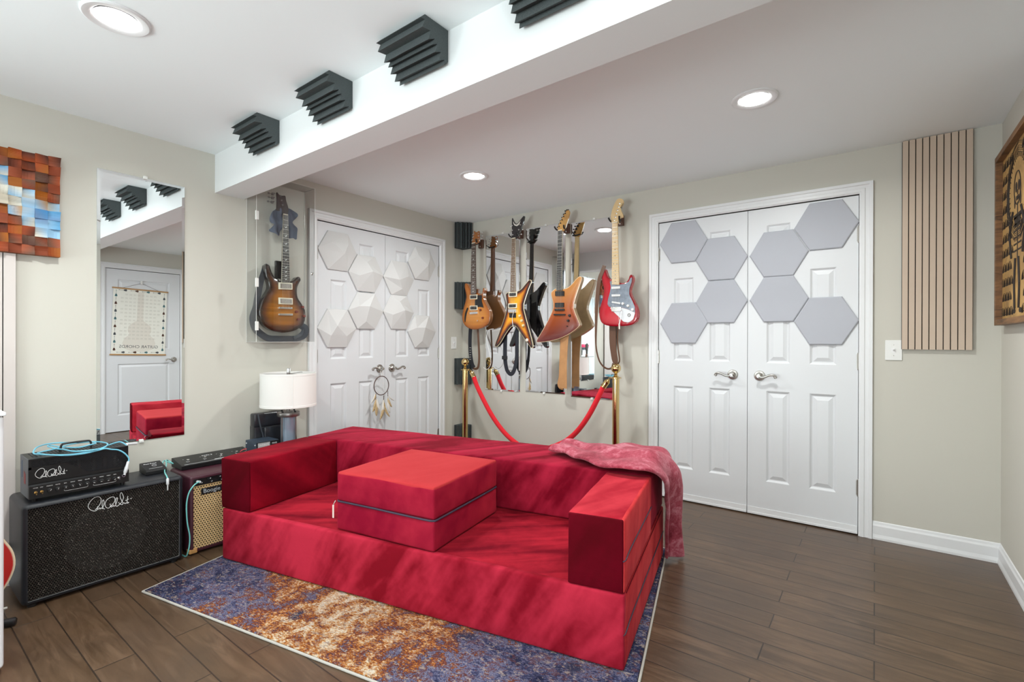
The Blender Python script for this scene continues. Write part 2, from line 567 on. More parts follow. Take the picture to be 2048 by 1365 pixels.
        if bevel:
            md = o.modifiers.new('bevel', 'BEVEL')
            md.width = bevel
            md.segments = seg
            md.limit_method = 'ANGLE'
            md.angle_limit = math.radians(40)
            md.harden_normals = True
        if sub:
            md = o.modifiers.new('sub', 'SUBSURF')
            md.levels = md.render_levels = sub
        return o


def tag(o, label=None, cat=None, group=None, kind=None):
    if label:
        o['label'] = label
    if cat:
        o['category'] = cat
    if group:
        o['group'] = group
    if kind:
        o['kind'] = kind
    return o


def thing(name, label, cat, loc=(0, 0, 0), rz=0.0, group=None):
    o = bpy.data.objects.new(name, None)
    o.empty_display_size = 0.05
    COL.objects.link(o)
    o.location = loc
    o.rotation_euler = (0, 0, rz)
    return tag(o, label, cat, group)


def struct(o):
    o['kind'] = 'structure'
    return o


def children(o):
    return [c for c in bpy.data.objects if c.parent == o]


def copy_tree(o, parent=None, loc=None, label=None):
    kids = children(o)
    c = o.copy()
    COL.objects.link(c)
    c.parent = parent
    if loc is not None:
        c.location = loc
    if label:
        c['label'] = label
    for k in kids:
        copy_tree(k, c)
    return c


def spline(pts, sub=5, closed=False):
    """Catmull-Rom through the points (any dimension)"""
    n = len(pts)
    out = []
    rng = range(n) if closed else range(n - 1)
    for i in rng:
        p0 = pts[(i - 1) % n] if closed or i > 0 else pts[0]
        p1, p2 = pts[i], pts[(i + 1) % n]
        p3 = pts[(i + 2) % n] if closed or i + 2 < n else pts[-1]
        for k in range(sub):
            t = k / sub
            out.append(tuple(0.5 * (2 * b + (c - a) * t + (2 * a - 5 * b + 4 * c - d) * t * t + (3 * b - a - 3 * c + d) * t ** 3)
                             for a, b, c, d in zip(p0, p1, p2, p3)))
    if not closed:
        out.append(tuple(pts[-1]))
    return out


def chaikin(pts, it=2, cut=0.25):
    for _ in range(it):
        out = []
        n = len(pts)
        for i in range(n):
            a, b = pts[i], pts[(i + 1) % n]
            out.append(tuple(x * (1 - cut) + y * cut for x, y in zip(a, b)))
            out.append(tuple(x * cut + y * (1 - cut) for x, y in zip(a, b)))
        pts = out
        cut = 0.25
    return pts


def text_mesh(body, size, M_, name, m, parent=None, extrude=0.0004, align='LEFT', sx=1.0):
    cu = bpy.data.curves.new('txt', 'FONT')
    cu.body = body
    cu.size = size
    cu.extrude = extrude
    cu.align_x = align
    cu.resolution_u = 3
    t = bpy.data.objects.new('txt', cu)
    COL.objects.link(t)
    dg = bpy.context.evaluated_depsgraph_get()
    me = bpy.data.meshes.new_from_object(t.evaluated_get(dg))
    bpy.data.objects.remove(t)
    bpy.data.curves.remove(cu)
    me.transform(M_ @ Matrix.Diagonal((sx, 1, 1, 1)))
    me.materials.clear()
    me.materials.append(m)
    o = bpy.data.objects.new(name, me)
    COL.objects.link(o)
    if parent:
        o.parent = parent
    return o


# text frames: columns = right, up, out
FRAME_PX = Matrix(((0, 0, 1, 0), (1, 0, 0, 0), (0, 1, 0, 0), (0, 0, 0, 1)))      # reads on a face that looks towards +x
FRAME_NX = Matrix(((0, 0, -1, 0), (-1, 0, 0, 0), (0, 1, 0, 0), (0, 0, 0, 1)))    # reads on a face that looks towards -x
FRAME_NY = Matrix(((1, 0, 0, 0), (0, 0, -1, 0), (0, 1, 0, 0), (0, 0, 0, 1)))     # reads on a face that looks towards -y
# ------------------------------------------------------------------ the room
T = 0.12
mb = MB().box((XL - T, YB - T, -0.10), (XR2 + T, YF + 0.45, 0.0))
struct(mb.build('floor', M['floor'], smooth=0))
mb = MB().box((XL - T, YB - T, H), (XR2 + T, YF + T, H + 0.1))
struct(mb.build('ceiling', M['ceiling'], smooth=0))

# openings: door pair in the far wall, door pair in the left wall
A0, A1, DTOP = -1.298, -0.079, 2.036
B0, B1 = 1.995, 3.236
mb = MB()
mb.box((XL - T, YF, 0), (A0, YF + T, H)).box((A1, YF, 0), (XR2 + T, YF + T, H)).box((A0, YF, DTOP), (A1, YF + T, H))
struct(mb.build('wall_back', M['wall'], smooth=0))
WL0, WL1, WLB, WLT = -2.70, -0.80, 0.30, 2.08      # tall window in the left wall, behind the camera
mb = MB()
mb.box((XL - T, YB - T, 0), (XL, WL0, H)).box((XL - T, WL1, 0), (XL, B0, H)).box((XL - T, B1, 0), (XL, YF, H))
mb.box((XL - T, B0, DTOP), (XL, B1, H)).box((XL - T, WL0, 0), (XL, WL1, WLB)).box((XL - T, WL0, WLT), (XL, WL1, H))
struct(mb.build('wall_left', M['wall'], smooth=0))
RD0, RD1 = 1.80, 2.60                              # single door in the stepped-back right wall
mb = MB()
mb.box((XR, YJ, 0), (XR2 + T, YF, H))
WR0, WR1, WRB, WRT = -2.35, -0.25, 0.45, 2.08  # opening for the added right window
mb.box((XR2, YB - T, 0), (XR2 + T, WR0, H)).box((XR2, WR1, 0), (XR2 + T, RD0, H)).box((XR2, WR0, 0), (XR2 + T, WR1, WRB)).box((XR2, WR0, WRT), (XR2 + T, WR1, H))
mb.box((XR2, RD1, 0), (XR2 + T, YJ, H)).box((XR2, RD0, DTOP), (XR2 + T, RD1, H))
struct(mb.build('wall_right', M['wall'], smooth=0))
WB0, WB1, WBB, WBT = -2.45, -0.15, 0.08, 2.08
mb = MB()
mb.box((XL - T, YB - T, 0), (WB0, YB, H)).box((WB1, YB - T, 0), (XR2 + T, YB, H))
mb.box((WB0, YB - T, 0), (WB1, YB, WBB)).box((WB0, YB - T, WBT), (WB1, YB, H))
struct(mb.build('wall_front', M['wall'], smooth=0))

# boxed-in ceiling beam
bz = 2.063
mb = MB()
mb.add([(XL, 1.312, bz), (XR2, 1.278, bz), (XR2, 1.437, bz), (XL, 1.484, bz),
        (XL, 1.312, H), (XR2, 1.278, H), (XR2, 1.437, H), (XL, 1.484, H)],
       [(3, 2, 1, 0), (4, 5, 6, 7), (0, 1, 5, 4), (1, 2, 6, 5), (2, 3, 7, 6), (3, 0, 4, 7)])
struct(mb.build('trim_1', M['beam'], smooth=0))


def casing(name, a0, a1, top, plane, val, out, wid=0.068, proud=0.019):
    """three mitred boards with a stepped profile. plane 'y': wall at y=val, 'x': wall at x=val; out = outward sign"""
    steps = [(0.0, 0.010), (0.006, 0.013), (0.010, 0.0165), (0.026, 0.0165), (0.030, 0.013), (0.046, 0.013), (0.050, 0.0185), (0.066, 0.0185), (wid, 0.004)]
    mb = MB()
    rows = []
    for (u, d) in steps:
        rows.append([(a0 - u, 0.0, d), (a0 - u, top + u, d), (a1 + u, top + u, d), (a1 + u, 0.0, d)])
    rows.insert(0, [(p[0], p[1], -0.02) for p in rows[0]])
    rows.append([(p[0], p[1], 0.0) for p in rows[-1]])
    P = []
    for r in rows:
        P.append([(h, val + out * d, z) if plane == 'y' else (val + out * d, h, z) for (h, z, d) in r])
    mb.grid(P)
    return struct(mb.build(name, M['trim'], smooth=0))


casing('trim_2', A0, A1, DTOP, 'y', YF, -1)
casing('trim_3', B0, B1, DTOP, 'x', XL, 1)
casing('trim_4', RD0, RD1, DTOP, 'x', XR2, -1)
# jamb boxes behind the doors
mb = MB().box((A0 - 0.02, YF + 0.05, -0.0), (A1 + 0.02, YF + T + 0.02, DTOP + 0.02))
struct(mb.build('trim_5', M['dark'], smooth=0))
mb = MB().box((XL - T - 0.02, B0 - 0.02, 0.0), (XL - 0.05, B1 + 0.02, DTOP + 0.02))
struct(mb.build('trim_6', M['dark'], smooth=0))
mb = MB().box((XR2 + 0.05, RD0 - 0.02, 0.0), (XR2 + T + 0.02, RD1 + 0.02, DTOP + 0.02))
struct(mb.build('trim_7', M['dark'], smooth=0))


def leaf_mesh(w, h, panels, th=0.035):
    """local: x across, z up, front face at y=0 looking to -y; panels: (x0,x1,z0,z1) moulded raised fields"""
    mb = MB()
    xs = sorted({0, w, *[p[0] for p in panels], *[p[1] for p in panels]})
    zs = sorted({0, h, *[p[2] for p in panels], *[p[3] for p in panels]})
    for i in range(len(xs) - 1):
        for j in range(len(zs) - 1):
            x0, x1, z0, z1 = xs[i], xs[i + 1], zs[j], zs[j + 1]
            cx, cz = (x0 + x1) / 2, (z0 + z1) / 2
            if any(p[0] < cx < p[1] and p[2] < cz < p[3] for p in panels):
                continue
            mb.add([(x0, 0, z0), (x1, 0, z0), (x1, 0, z1), (x0, 0, z1)], [(0, 1, 2, 3)])
    for (x0, x1, z0, z1) in panels:
        rings = []
        for (ins, d) in ((0, 0), (0.004, 0.002), (0.011, 0.0095), (0.016, 0.0105), (0.020, 0.0095), (0.041, 0.002), (0.043, 0.002)):
            rings.append([(x0 + ins, d, z0 + ins), (x1 - ins, d, z0 + ins), (x1 - ins, d, z1 - ins), (x0 + ins, d, z1 - ins)])
        b = []
        for r in rings:
            b += r
        fs = []
        for k in range(len(rings) - 1):
            for q in range(4):
                fs.append((k * 4 + q, k * 4 + (q + 1) % 4, (k + 1) * 4 + (q + 1) % 4, (k + 1) * 4 + q))
        k = (len(rings) - 1) * 4
        fs.append((k, k + 1, k + 2, k + 3))
        mb.add(b, fs)
    # sides and back
    mb.add([(0, 0, 0), (w, 0, 0), (w, th, 0), (0, th, 0), (0, 0, h), (w, 0, h), (w, th, h), (0, th, h)],
           [(0, 1, 2, 3), (4, 5, 6, 7), (0, 3, 7, 4), (1, 2, 6, 5), (2, 3, 7, 6)])
    return mb


def lever(parent, x, z, s, m=None):
    """rose and curved lever, s = direction of the lever"""
    m = m or M['nickel']
    mb = MB()
    mb.lathe([(0.0, -0.020), (0.013, -0.020), (0.018, -0.016), (0.022, -0.010), (0.031, -0.008), (0.034, -0.004), (0.034, 0.0)], (x, 0, z), 'y', 28)
    mb.lathe([(0.008, 0), (0.009, 0.02), (0.012, 0.03), (0.010, 0.036), (0.0, 0.036)], (x, -0.018, z), Vector((0, -1, 0)), 20)
    path = [(x, -0.048, z), (x + s * 0.020, -0.050, z - 0.008), (x + s * 0.040, -0.051, z - 0.004), (x + s * 0.060, -0.051, z + 0.006),
            (x + s * 0.080, -0.050, z + 0.010), (x + s * 0.097, -0.048, z + 0.006), (x + s * 0.103, -0.047, z - 0.003), (x + s * 0.096, -0.047, z - 0.007)]
    mb.tube(spline(path, 4), [0.0075 + 0.0 * k for k in range(len(spline(path, 4)))], 10)
    mb.ball((x + s * 0.097, -0.047, z - 0.004), 0.0085, 14)
    return mb.build('door_handle', m, parent)


def hinge(parent, x, z):
    mb = MB().cyl((x, -0.004, z - 0.045), (x, -0.004, z + 0.045), 0.0055, 10)
    mb.ball((x, -0.004, z + 0.047), 0.006, 8).ball((x, -0.004, z - 0.047), 0.006, 8)
    mb.box((x - 0.010, -0.0015, z - 0.043), (x + 0.010, 0.001, z + 0.043))
    return mb.build('hinge', M['nickel'], parent)


def sweep(parent, w):
    mb = MB().box((0.002, -0.004, 0.006), (w - 0.002, 0.0, 0.045)).box((0.002, -0.008, 0.0), (w - 0.002, 0.0, 0.012))
    return mb.build('door_sweep', M['trim'], parent, smooth=0)


PAN = [(0.822 + 0.0, 0.234)]


def six_panels(w, xa, xb):
    P = []
    for (p0, p1) in (xa, xb):
        P += [(p0, p1, 0.225, 0.822), (p0, p1, 1.005, 1.605), (p0, p1, 1.715, 1.912)]
    return P


def place_leaf(name, mb, mtx_loc, rz):
    o = mb.build(name, M['door'], smooth=0)
    o.location = mtx_loc
    o.rotation_euler = (0, 0, rz)
    return struct(o)


gap = 0.003
wA = (A1 - A0) / 2 - gap * 1.5
d1 = place_leaf('door_1', leaf_mesh(wA, 2.022, six_panels(wA, (0.110, 0.252), (0.360, 0.498))), (A0 + gap, YF + 0.002, 0.008), 0)
lever(d1, 0.515, 0.920, -1)
for z in (1.79, 1.03, 0.275):
    hinge(d1, -0.001, z)
sweep(d1, wA)
d2 = place_leaf('door_2', leaf_mesh(wA, 2.022, six_panels(wA, (0.112, 0.249), (0.356, 0.497))), (A0 + gap * 2 + wA, YF + 0.002, 0.008), 0)
lever(d2, 0.073, 0.920, 1)
for z in (1.79, 1.03, 0.275):
    hinge(d2, wA + 0.001, z)
sweep(d2, wA)
wB = (B1 - B0) / 2 - gap * 1.5
# left wall looks to +x: local x runs along +y, local -y becomes +x  (rotation +90 degrees)
d3 = place_leaf('door_3', leaf_mesh(wB, 2.022, six_panels(wB, (0.110, 0.250), (0.362, 0.500))), (XL - 0.002, B0 + gap, 0.008), PI / 2)
lever(d3, 0.562, 0.915, -1)
for z in (1.79, 1.03, 0.275):
    hinge(d3, -0.001, z)
sweep(d3, wB)
d4 = place_leaf('door_4', leaf_mesh(wB, 2.022, six_panels(wB, (0.110, 0.250), (0.362, 0.500))), (XL - 0.002, B0 + 2 * gap + wB, 0.008), PI / 2)
lever(d4, 0.070, 0.915, 1)
for z in (1.79, 1.03, 0.275):
    hinge(d4, wB + 0.001, z)
sweep(d4, wB)
# single door seen in the tall mirror: looks to -x (rotation -90 degrees), local x runs along -y
wR = RD1 - RD0 - 2 * gap
d5 = place_leaf('door_5', leaf_mesh(wR, 2.022, [(0.12, wR - 0.12, 0.20, 0.84), (0.12, wR - 0.12, 1.02, 1.90)]), (XR2 + 0.002, RD1 - gap, 0.008), -PI / 2)
lever(d5, 0.07, 0.880, 1)


def baseboard(name, pts, out_sign=1):
    """pts: floor line (x, y); profile goes to the left of the walking direction"""
    prof = [(0, 0), (0.014, 0), (0.014, 0.012), (0.010, 0.030), (0.010, 0.078), (0.006, 0.088), (0.004, 0.100), (0.0, 0.104)]
    mb = MB()
    for a, b in zip(pts[:-1], pts[1:]):
        a, b = Vector((*a, 0)), Vector((*b, 0))
        d = (b - a).normalized()
        n = Vector((-d.y, d.x, 0)) * out_sign
        mb.grid([[a + n * p + Vector((0, 0, z)) for (p, z) in prof], [b + n * p + Vector((0, 0, z)) for (p, z) in prof]])
    return struct(mb.build(name, M['trim'], smooth=0))


baseboard('baseboard_back', [(XR, YF), (A1 + 0.068, YF)])
o = baseboard('baseboard_corner', [(A0 - 0.068, YF), (XL, YF)])
o.name = 'baseboard_back.001'
baseboard('baseboard_right', [(XR, YJ), (XR, YF)])
baseboard('baseboard_left', [(XL, B0 - 0.068), (XL, YB)])
o = baseboard('baseboard_left', [(XL, YF), (XL, B1 + 0.068)])


def window(name, plane, val, a0, a1, z0, z1, nx, ny, out):
    """frame with bars, pane and sill"""
    def V3(h, d, z):
        return (h, val + d, z) if plane == 'y' else (val + d, h, z)
    mb = MB()
    def bar(h0, h1, zz0, zz1, d0=-0.09, d1=-0.03):
        p, q = V3(h0, d0 * out, zz0), V3(h1, d1 * out, zz1)
        mb.box(tuple(min(a, b) for a, b in zip(p, q)), tuple(max(a, b) for a, b in zip(p, q)))
    fw_ = 0.05
    bar(a0, a0 + fw_, z0, z1)
    bar(a1 - fw_, a1, z0, z1)
    bar(a0, a1, z0, z0 + fw_)
    bar(a0, a1, z1 - fw_, z1)
    for i in range(1, nx):
        h = a0 + (a1 - a0) * i / nx
        bar(h - 0.02, h + 0.02, z0, z1)
    for j in range(1, ny):
        z = z0 + (z1 - z0) * j / ny
        bar(a0, a1, z - 0.012, z + 0.012, -0.07, -0.05)
    o = struct(mb.build(name, M['trim'], smooth=0))
    g = MB()
    p, q = V3(a0 + 0.01, -0.062 * out, z0 + 0.01), V3(a1 - 0.01, -0.058 * out, z1 - 0.01)
    g.box(tuple(min(a, b) for a, b in zip(p, q)), tuple(max(a, b) for a, b in zip(p, q)))
    g.build('pane', M['clear'], o, smooth=0)
    s = MB()
    p, q = V3(a0 - 0.03, -0.03 * out, z0 - 0.02), V3(a1 + 0.03, 0.04 * out, z0)
    s.box(tuple(min(a, b) for a, b in zip(p, q)), tuple(max(a, b) for a, b in zip(p, q)))
    s.build('window_sill', M['trim'], o, smooth=0)
    return o


window('window_1', 'x', XL, WL0, WL1, WLB, WLT, 2, 1, 1)
window('added_window', 'x', XR2, WR0, WR1, WRB, WRT, 2, 1, -1)  # unseen window, added to let in the right-hand fill
window('window_2', 'y', YB, WB0, WB1, WBB, WBT, 2, 1, 1)

# ------------------------------------------------------------------ ceiling lights
def downlight(x, y, label, n):
    t = thing('ceiling_light', label, 'light', (x, y, H), 0, 'round recessed ceiling lights')
    MB().lathe([(0.100, 0.0), (0.100, -0.004), (0.094, -0.008), (0.076, -0.007), (0.070, -0.003), (0.066, 0.0)], (0, 0, 0), 'z', 48).build('trim_ring', M['trim'], t)
    MB().lathe([(0.066, -0.0045), (0.060, -0.006), (0.0, -0.0065)], (0, 0, 0), 'z', 40).build('diffuser', M['lamp_on'], t)
    l = bpy.data.lights.new('lamp_glow', 'AREA')
    l.shape = 'DISK'
    l.size = 0.13
    l.energy = 19.5
    l.color = (0.97, 1.0, 0.975)
    l.spread = math.radians(165)
    lo = bpy.data.objects.new('lamp_glow', l)
    lo.location = (0, 0, -0.011)
    lo.parent = t
    COL.objects.link(lo)
    return t


downlight(-2.160, 0.545, 'recessed ceiling light left of the beam, biggest in the photo', 0)
downlight(-0.459, 2.515, 'recessed ceiling light right of the beam, above the far double doors', 1)
downlight(-2.230, 2.545, 'recessed ceiling light above the wall of guitars, smallest in the photo', 2)
downlight(-0.46, 0.50, 'added unseen ceiling light nearly over the camera', 3)  # this and the next two are unseen, added for even fill
downlight(-2.16, -1.55, 'added unseen ceiling light by the tall window behind the camera', 4)
downlight(-0.46, -1.55, 'added unseen ceiling light by the red stools behind the camera', 5)
# ------------------------------------------------------------------ acoustic foam in the corners
def foam_mesh(length, leg=0.122):
    """corner wedge: local x = length, corner at y=0,z=0, legs along -y and -z, ridged slanting face"""
    a = leg
    e = 0.26
    prof = [(0, 0), (-a * 0.94, 0), (-a * 1.10, -a * 0.17)]
    # ridged front between (-a, -e*a) and (-e*a, -a)
    p0, p1 = Vector((-a * 0.99, -a * 0.20)), Vector((-a * 0.20, -a * 0.99))
    d = (p1 - p0)
    n = Vector((-1, -1)).normalized()
    cuts = [(0.0, 0.10, 0.27), (0.27, 0.40, 0.47), (0.47, 0.55, 0.60), (0.60, 0.72, 0.80), (0.80, 0.93, 1.0)]
    for (t0, tm, t1) in cuts:
        hh = 0.021 if t1 - t0 > 0.15 else 0.014
        prof.append((p0 + d * t0 - n * 0.010)[:])
        prof.append((p0 + d * tm + n * hh)[:])
    prof.append((p0 + d - n * 0.008)[:])
    prof += [(-a * 0.17, -a * 1.10), (0, -a * 0.94)]
    mb = MB()
    m = len(prof)
    vs = [(-length / 2, p[0], p[1]) for p in prof] + [(length / 2, p[0], p[1]) for p in prof]
    fs = [list(range(m)), list(range(2 * m - 1, m - 1, -1))] + [(i, i + m, (i + 1) % m + m, (i + 1) % m) for i in range(m)]
    return mb.add(vs, fs)


fx = [(-2.607, 'nearest the tall mirror'), (-1.973, 'second from the left wall'), (-1.386, 'third from the left wall, biggest in full view'), (-0.80, 'cut off by the top of the photo')]
f0 = None
for k, (x, t) in enumerate(fx):
    yb = 1.312 - (x - XL) * (0.034 / (XR2 - XL))
    if f0 is None:
        f0 = foam_mesh(0.246).build('foam_wedge', M['foam'], smooth=0)
        o = f0
    else:
        o = f0.copy()
        COL.objects.link(o)
    o.location = (x, yb - 0.001, H - 0.001)
    o.rotation_euler = (0, 0, -0.008)
    tag(o, 'dark ridged foam wedge under the ceiling, ' + t, 'acoustic foam', 'foam wedges along the ceiling beam')
for k, (z0, z1, t) in enumerate([(2.048, 2.295, 'topmost of its column, touching the ceiling'), (1.462, 1.719, 'second from the top, behind the orange guitar'),
                                 (0.730, 0.982, 'third from the top, behind the left brass post'), (0.094, 0.337, 'lowest of its column, just above the sofa back')]):
    mb = foam_mesh(z1 - z0, 0.125)
    # length becomes vertical; legs run along +x (far wall) and -y (left wall)
    R = Matrix(((0, 0, -1, XL + 0.001), (0, 1, 0, YF - 0.001), (1, 0, 0, (z0 + z1) / 2), (0, 0, 0, 1)))
    mb.xf(R)
    zc = 0.015 if z0 < 0.1 else 0
    o = mb.build('foam_wedge', M['foam'], smooth=0)
    tag(o, 'charcoal foam wedge in the room corner, ' + t, 'acoustic foam', 'foam wedges stacked up the room corner')


# ------------------------------------------------------------------ hexagon panels on the doors
def hexpts(w, k=1.0):
    r = w / 2 * k
    return [(r * math.cos(PI / 3 * i), r * math.sin(PI / 3 * i)) for i in range(6)]


def felt_hex(x, z, label, first=[None]):
    if first[0] is None:
        mb = MB()
        rows = []
        for (k, d) in ((1.0, 0.0), (1.0, -0.007), (0.975, -0.0105), (0.955, -0.0115)):
            rows.append([(p[0], d, p[1]) for p in hexpts(0.339, k)])
        mb.grid(rows, closed_u=True)
        b = len(mb.v)
        mb.f.append(list(range(b - 6, b)))
        mb.mi.append(0)
        mb.f.append(list(range(6)))
        mb.mi.append(0)
        o = mb.build('felt_hexagon', M['felt'], smooth=0)
        first[0] = o
    else:
        o = first[0].copy()
        COL.objects.link(o)
    o.location = (x, YF + 0.001, z)
    tag(o, label, 'wall panel', 'flat grey felt hexagons on the right double doors')


for (x, z, t) in [(-1.116, 1.872, 'top left one'), (-0.856, 1.727, 'left leaf, upper beside the gap'),
                  (-0.856, 1.429, 'left leaf, lower beside the gap'), (-1.112, 1.287, 'bottom left one'),
                  (-0.506, 1.725, 'right leaf, upper beside the gap'), (-0.505, 1.430, 'right leaf, lower beside the gap'),
                  (-0.248, 1.873, 'top right one'), (-0.247, 1.283, 'bottom right one')]:
    felt_hex(x, z, 'flat grey felt hexagon on the right double doors, ' + t)


def facet_hex(y, z, kind, label, w=0.335):
    """moulded six-sided panel with slanting facets; kind turns the crest"""
    H0 = hexpts(w)
    mb = MB()
    depth = 0.052
    a = kind * PI / 3
    def rot(p):
        return (p[0] * math.cos(a) - p[1] * math.sin(a), p[0] * math.sin(a) + p[1] * math.cos(a))
    r = w / 2
    C = rot((0.18 * r, -0.10 * r))        # crest point
    D = rot((-0.38 * r, 0.36 * r))
    E_ = rot((0.42 * r, 0.34 * r))
    rim = [(p[0], 0.0, p[1]) for p in H0] + [(p[0] * 0.985, -0.008, p[1] * 0.985) for p in H0]
    inner = [(C[0], -depth, C[1]), (D[0], -depth * 0.62, D[1]), (E_[0], -depth * 0.66, E_[1])]
    vs = rim + inner
    fs = [(i, (i + 1) % 6, 6 + (i + 1) % 6, 6 + i) for i in range(6)]
    fs.append([5, 4, 3, 2, 1, 0])
    # facets: rotate hex indices by kind so the pattern turns
    k = kind % 6
    h = [6 + (i + k) % 6 for i in range(6)]
    c, d, e = 12, 13, 14
    fs += [(h[0], h[1], e), (h[1], h[2], d, e), (h[2], h[3], d), (h[3], h[4], c, d), (h[4], h[5], c), (h[5], h[0], e, c), (c, e, d)]
    tri = []
    for f in fs:
        tri.append(f)
    mb.add(vs, tri)
    # local x along +y of the wall, local -y towards the room
    o = mb.build('faceted_hexagon', M['facet'], smooth=0)
    o.location = (XL + 0.001, y, z)
    o.rotation_euler = (0, 0, PI / 2)
    tag(o, label, 'wall panel', 'white faceted hexagons on the left double doors')


for (y, z, k, t) in [(2.166, 1.829, 0, 'top left one'), (2.424, 1.688, 1, 'left leaf, upper beside the gap'),
                     (2.424, 1.390, 2, 'left leaf, lower beside the gap'), (2.163, 1.246, 3, 'bottom left one'),
                     (2.756, 1.684, 4, 'right leaf, upper beside the gap'), (2.756, 1.395, 1, 'right leaf, lower beside the gap'),
                     (3.020, 1.842, 0, 'top right one'), (3.020, 1.234, 2, 'bottom right one')]:
    facet_hex(y, z, k, 'white faceted hexagon on the left double doors, ' + t)


# ------------------------------------------------------------------ mirrors
def mirror_panel(w, h, bev=0.0):
    """local: x across, z up, face looking to -y at y=-0.006"""
    mb = MB()
    t = 0.006
    b = bev
    o_ = [(-w / 2, -t + 0.002 * (b > 0), -h / 2), (w / 2, -t + 0.002 * (b > 0), -h / 2), (w / 2, -t + 0.002 * (b > 0), h / 2), (-w / 2, -t + 0.002 * (b > 0), h / 2)]
    back = [(p[0], 0, p[2]) for p in o_]
    if b:
        i_ = [(-w / 2 + b, -t, -h / 2 + b), (w / 2 - b, -t, -h / 2 + b), (w / 2 - b, -t, h / 2 - b), (-w / 2 + b, -t, h / 2 - b)]
        mb.add(i_, [(0, 1, 2, 3)], 0)
        mb.add(o_ + i_, [(0, 1, 5, 4), (1, 2, 6, 5), (2, 3, 7, 6), (3, 0, 4, 7)], 0)
    else:
        mb.add(o_, [(0, 1, 2, 3)], 0)
    mb.add(o_ + back, [(0, 1, 5, 4), (1, 2, 6, 5), (2, 3, 7, 6), (3, 0, 4, 7), (4, 5, 6, 7)], 1)
    return mb


def mirror_clip(parent, x, z, s):
    mb = MB().box((x - 0.010, -0.012, z - 0.008), (x + 0.010, 0.0, z + 0.008)).cyl((x, -0.014, z), (x, -0.011, z), 0.004, 10)
    return mb.build('mirror_clip', M['clear_edge'], parent, bevel=0.002)


def mirror(name, w, h, loc, rz, label, bev=0.0):
    t = thing(name, label, 'mirror', loc, rz, 'wall mirrors without frames')
    mirror_panel(w, h, bev).build('mirror_glass', [M['mirror'], M['mirror_edge']], t, smooth=0)
    for (x, z) in ((-w * 0.02, -h / 2 - 0.004), (w * 0.02, h / 2 + 0.004)):
        mirror_clip(t, x, z, 1)
    return t


mirror('tall_mirror', 0.403, 1.457, (XL + 0.001, 0.9445, 1.326), PI / 2, 'tall narrow frameless mirror alone on the left wall, above the speaker cabinet', 0.014)
mirror('wall_mirror', 0.404, 1.452, (-2.769, YF - 0.001, 1.418), 0, 'frameless wall mirror behind the guitars, leftmost of the three', 0.010)
mirror('wall_mirror', 0.404, 1.452, (-2.300, YF - 0.001, 1.428), 0, 'frameless wall mirror behind the guitars, middle of the three', 0.010)
mirror('wall_mirror', 0.410, 1.452, (-1.836, YF - 0.001, 1.414), 0, 'frameless wall mirror behind the guitars, rightmost, beside the red guitar', 0.010)


# ------------------------------------------------------------------ slatted panels
def slat_panel(w, h, n, gapw, wood):
    mb = MB()
    mb.box((0, -0.008, 0), (w, 0, h), 1)
    p = w / n
    for i in range(n):
        mb.box((i * p + gapw / 2, -0.021, 0), ((i + 1) * p - gapw / 2, -0.008, h), 0)
    return mb.build('slat_panel', [wood, M['dark']], smooth=0)


o = slat_panel(0.297, 1.181, 10, 0.0045, M['slatwood'])
o.location = (0.1185, YF - 0.001, 1.113)
tag(o, 'vertical oak slat acoustic panel, right of the far double doors', 'acoustic panel')
o = slat_panel(0.309, 1.36, 7, 0.004, M['slatlit'])
o.rotation_euler = (0, 0, PI / 2)
o.location = (XL + 0.001, 0.134, 0.20)
tag(o, 'vertical oak slat acoustic panel in a lit tone, below the wooden block artwork', 'acoustic panel')


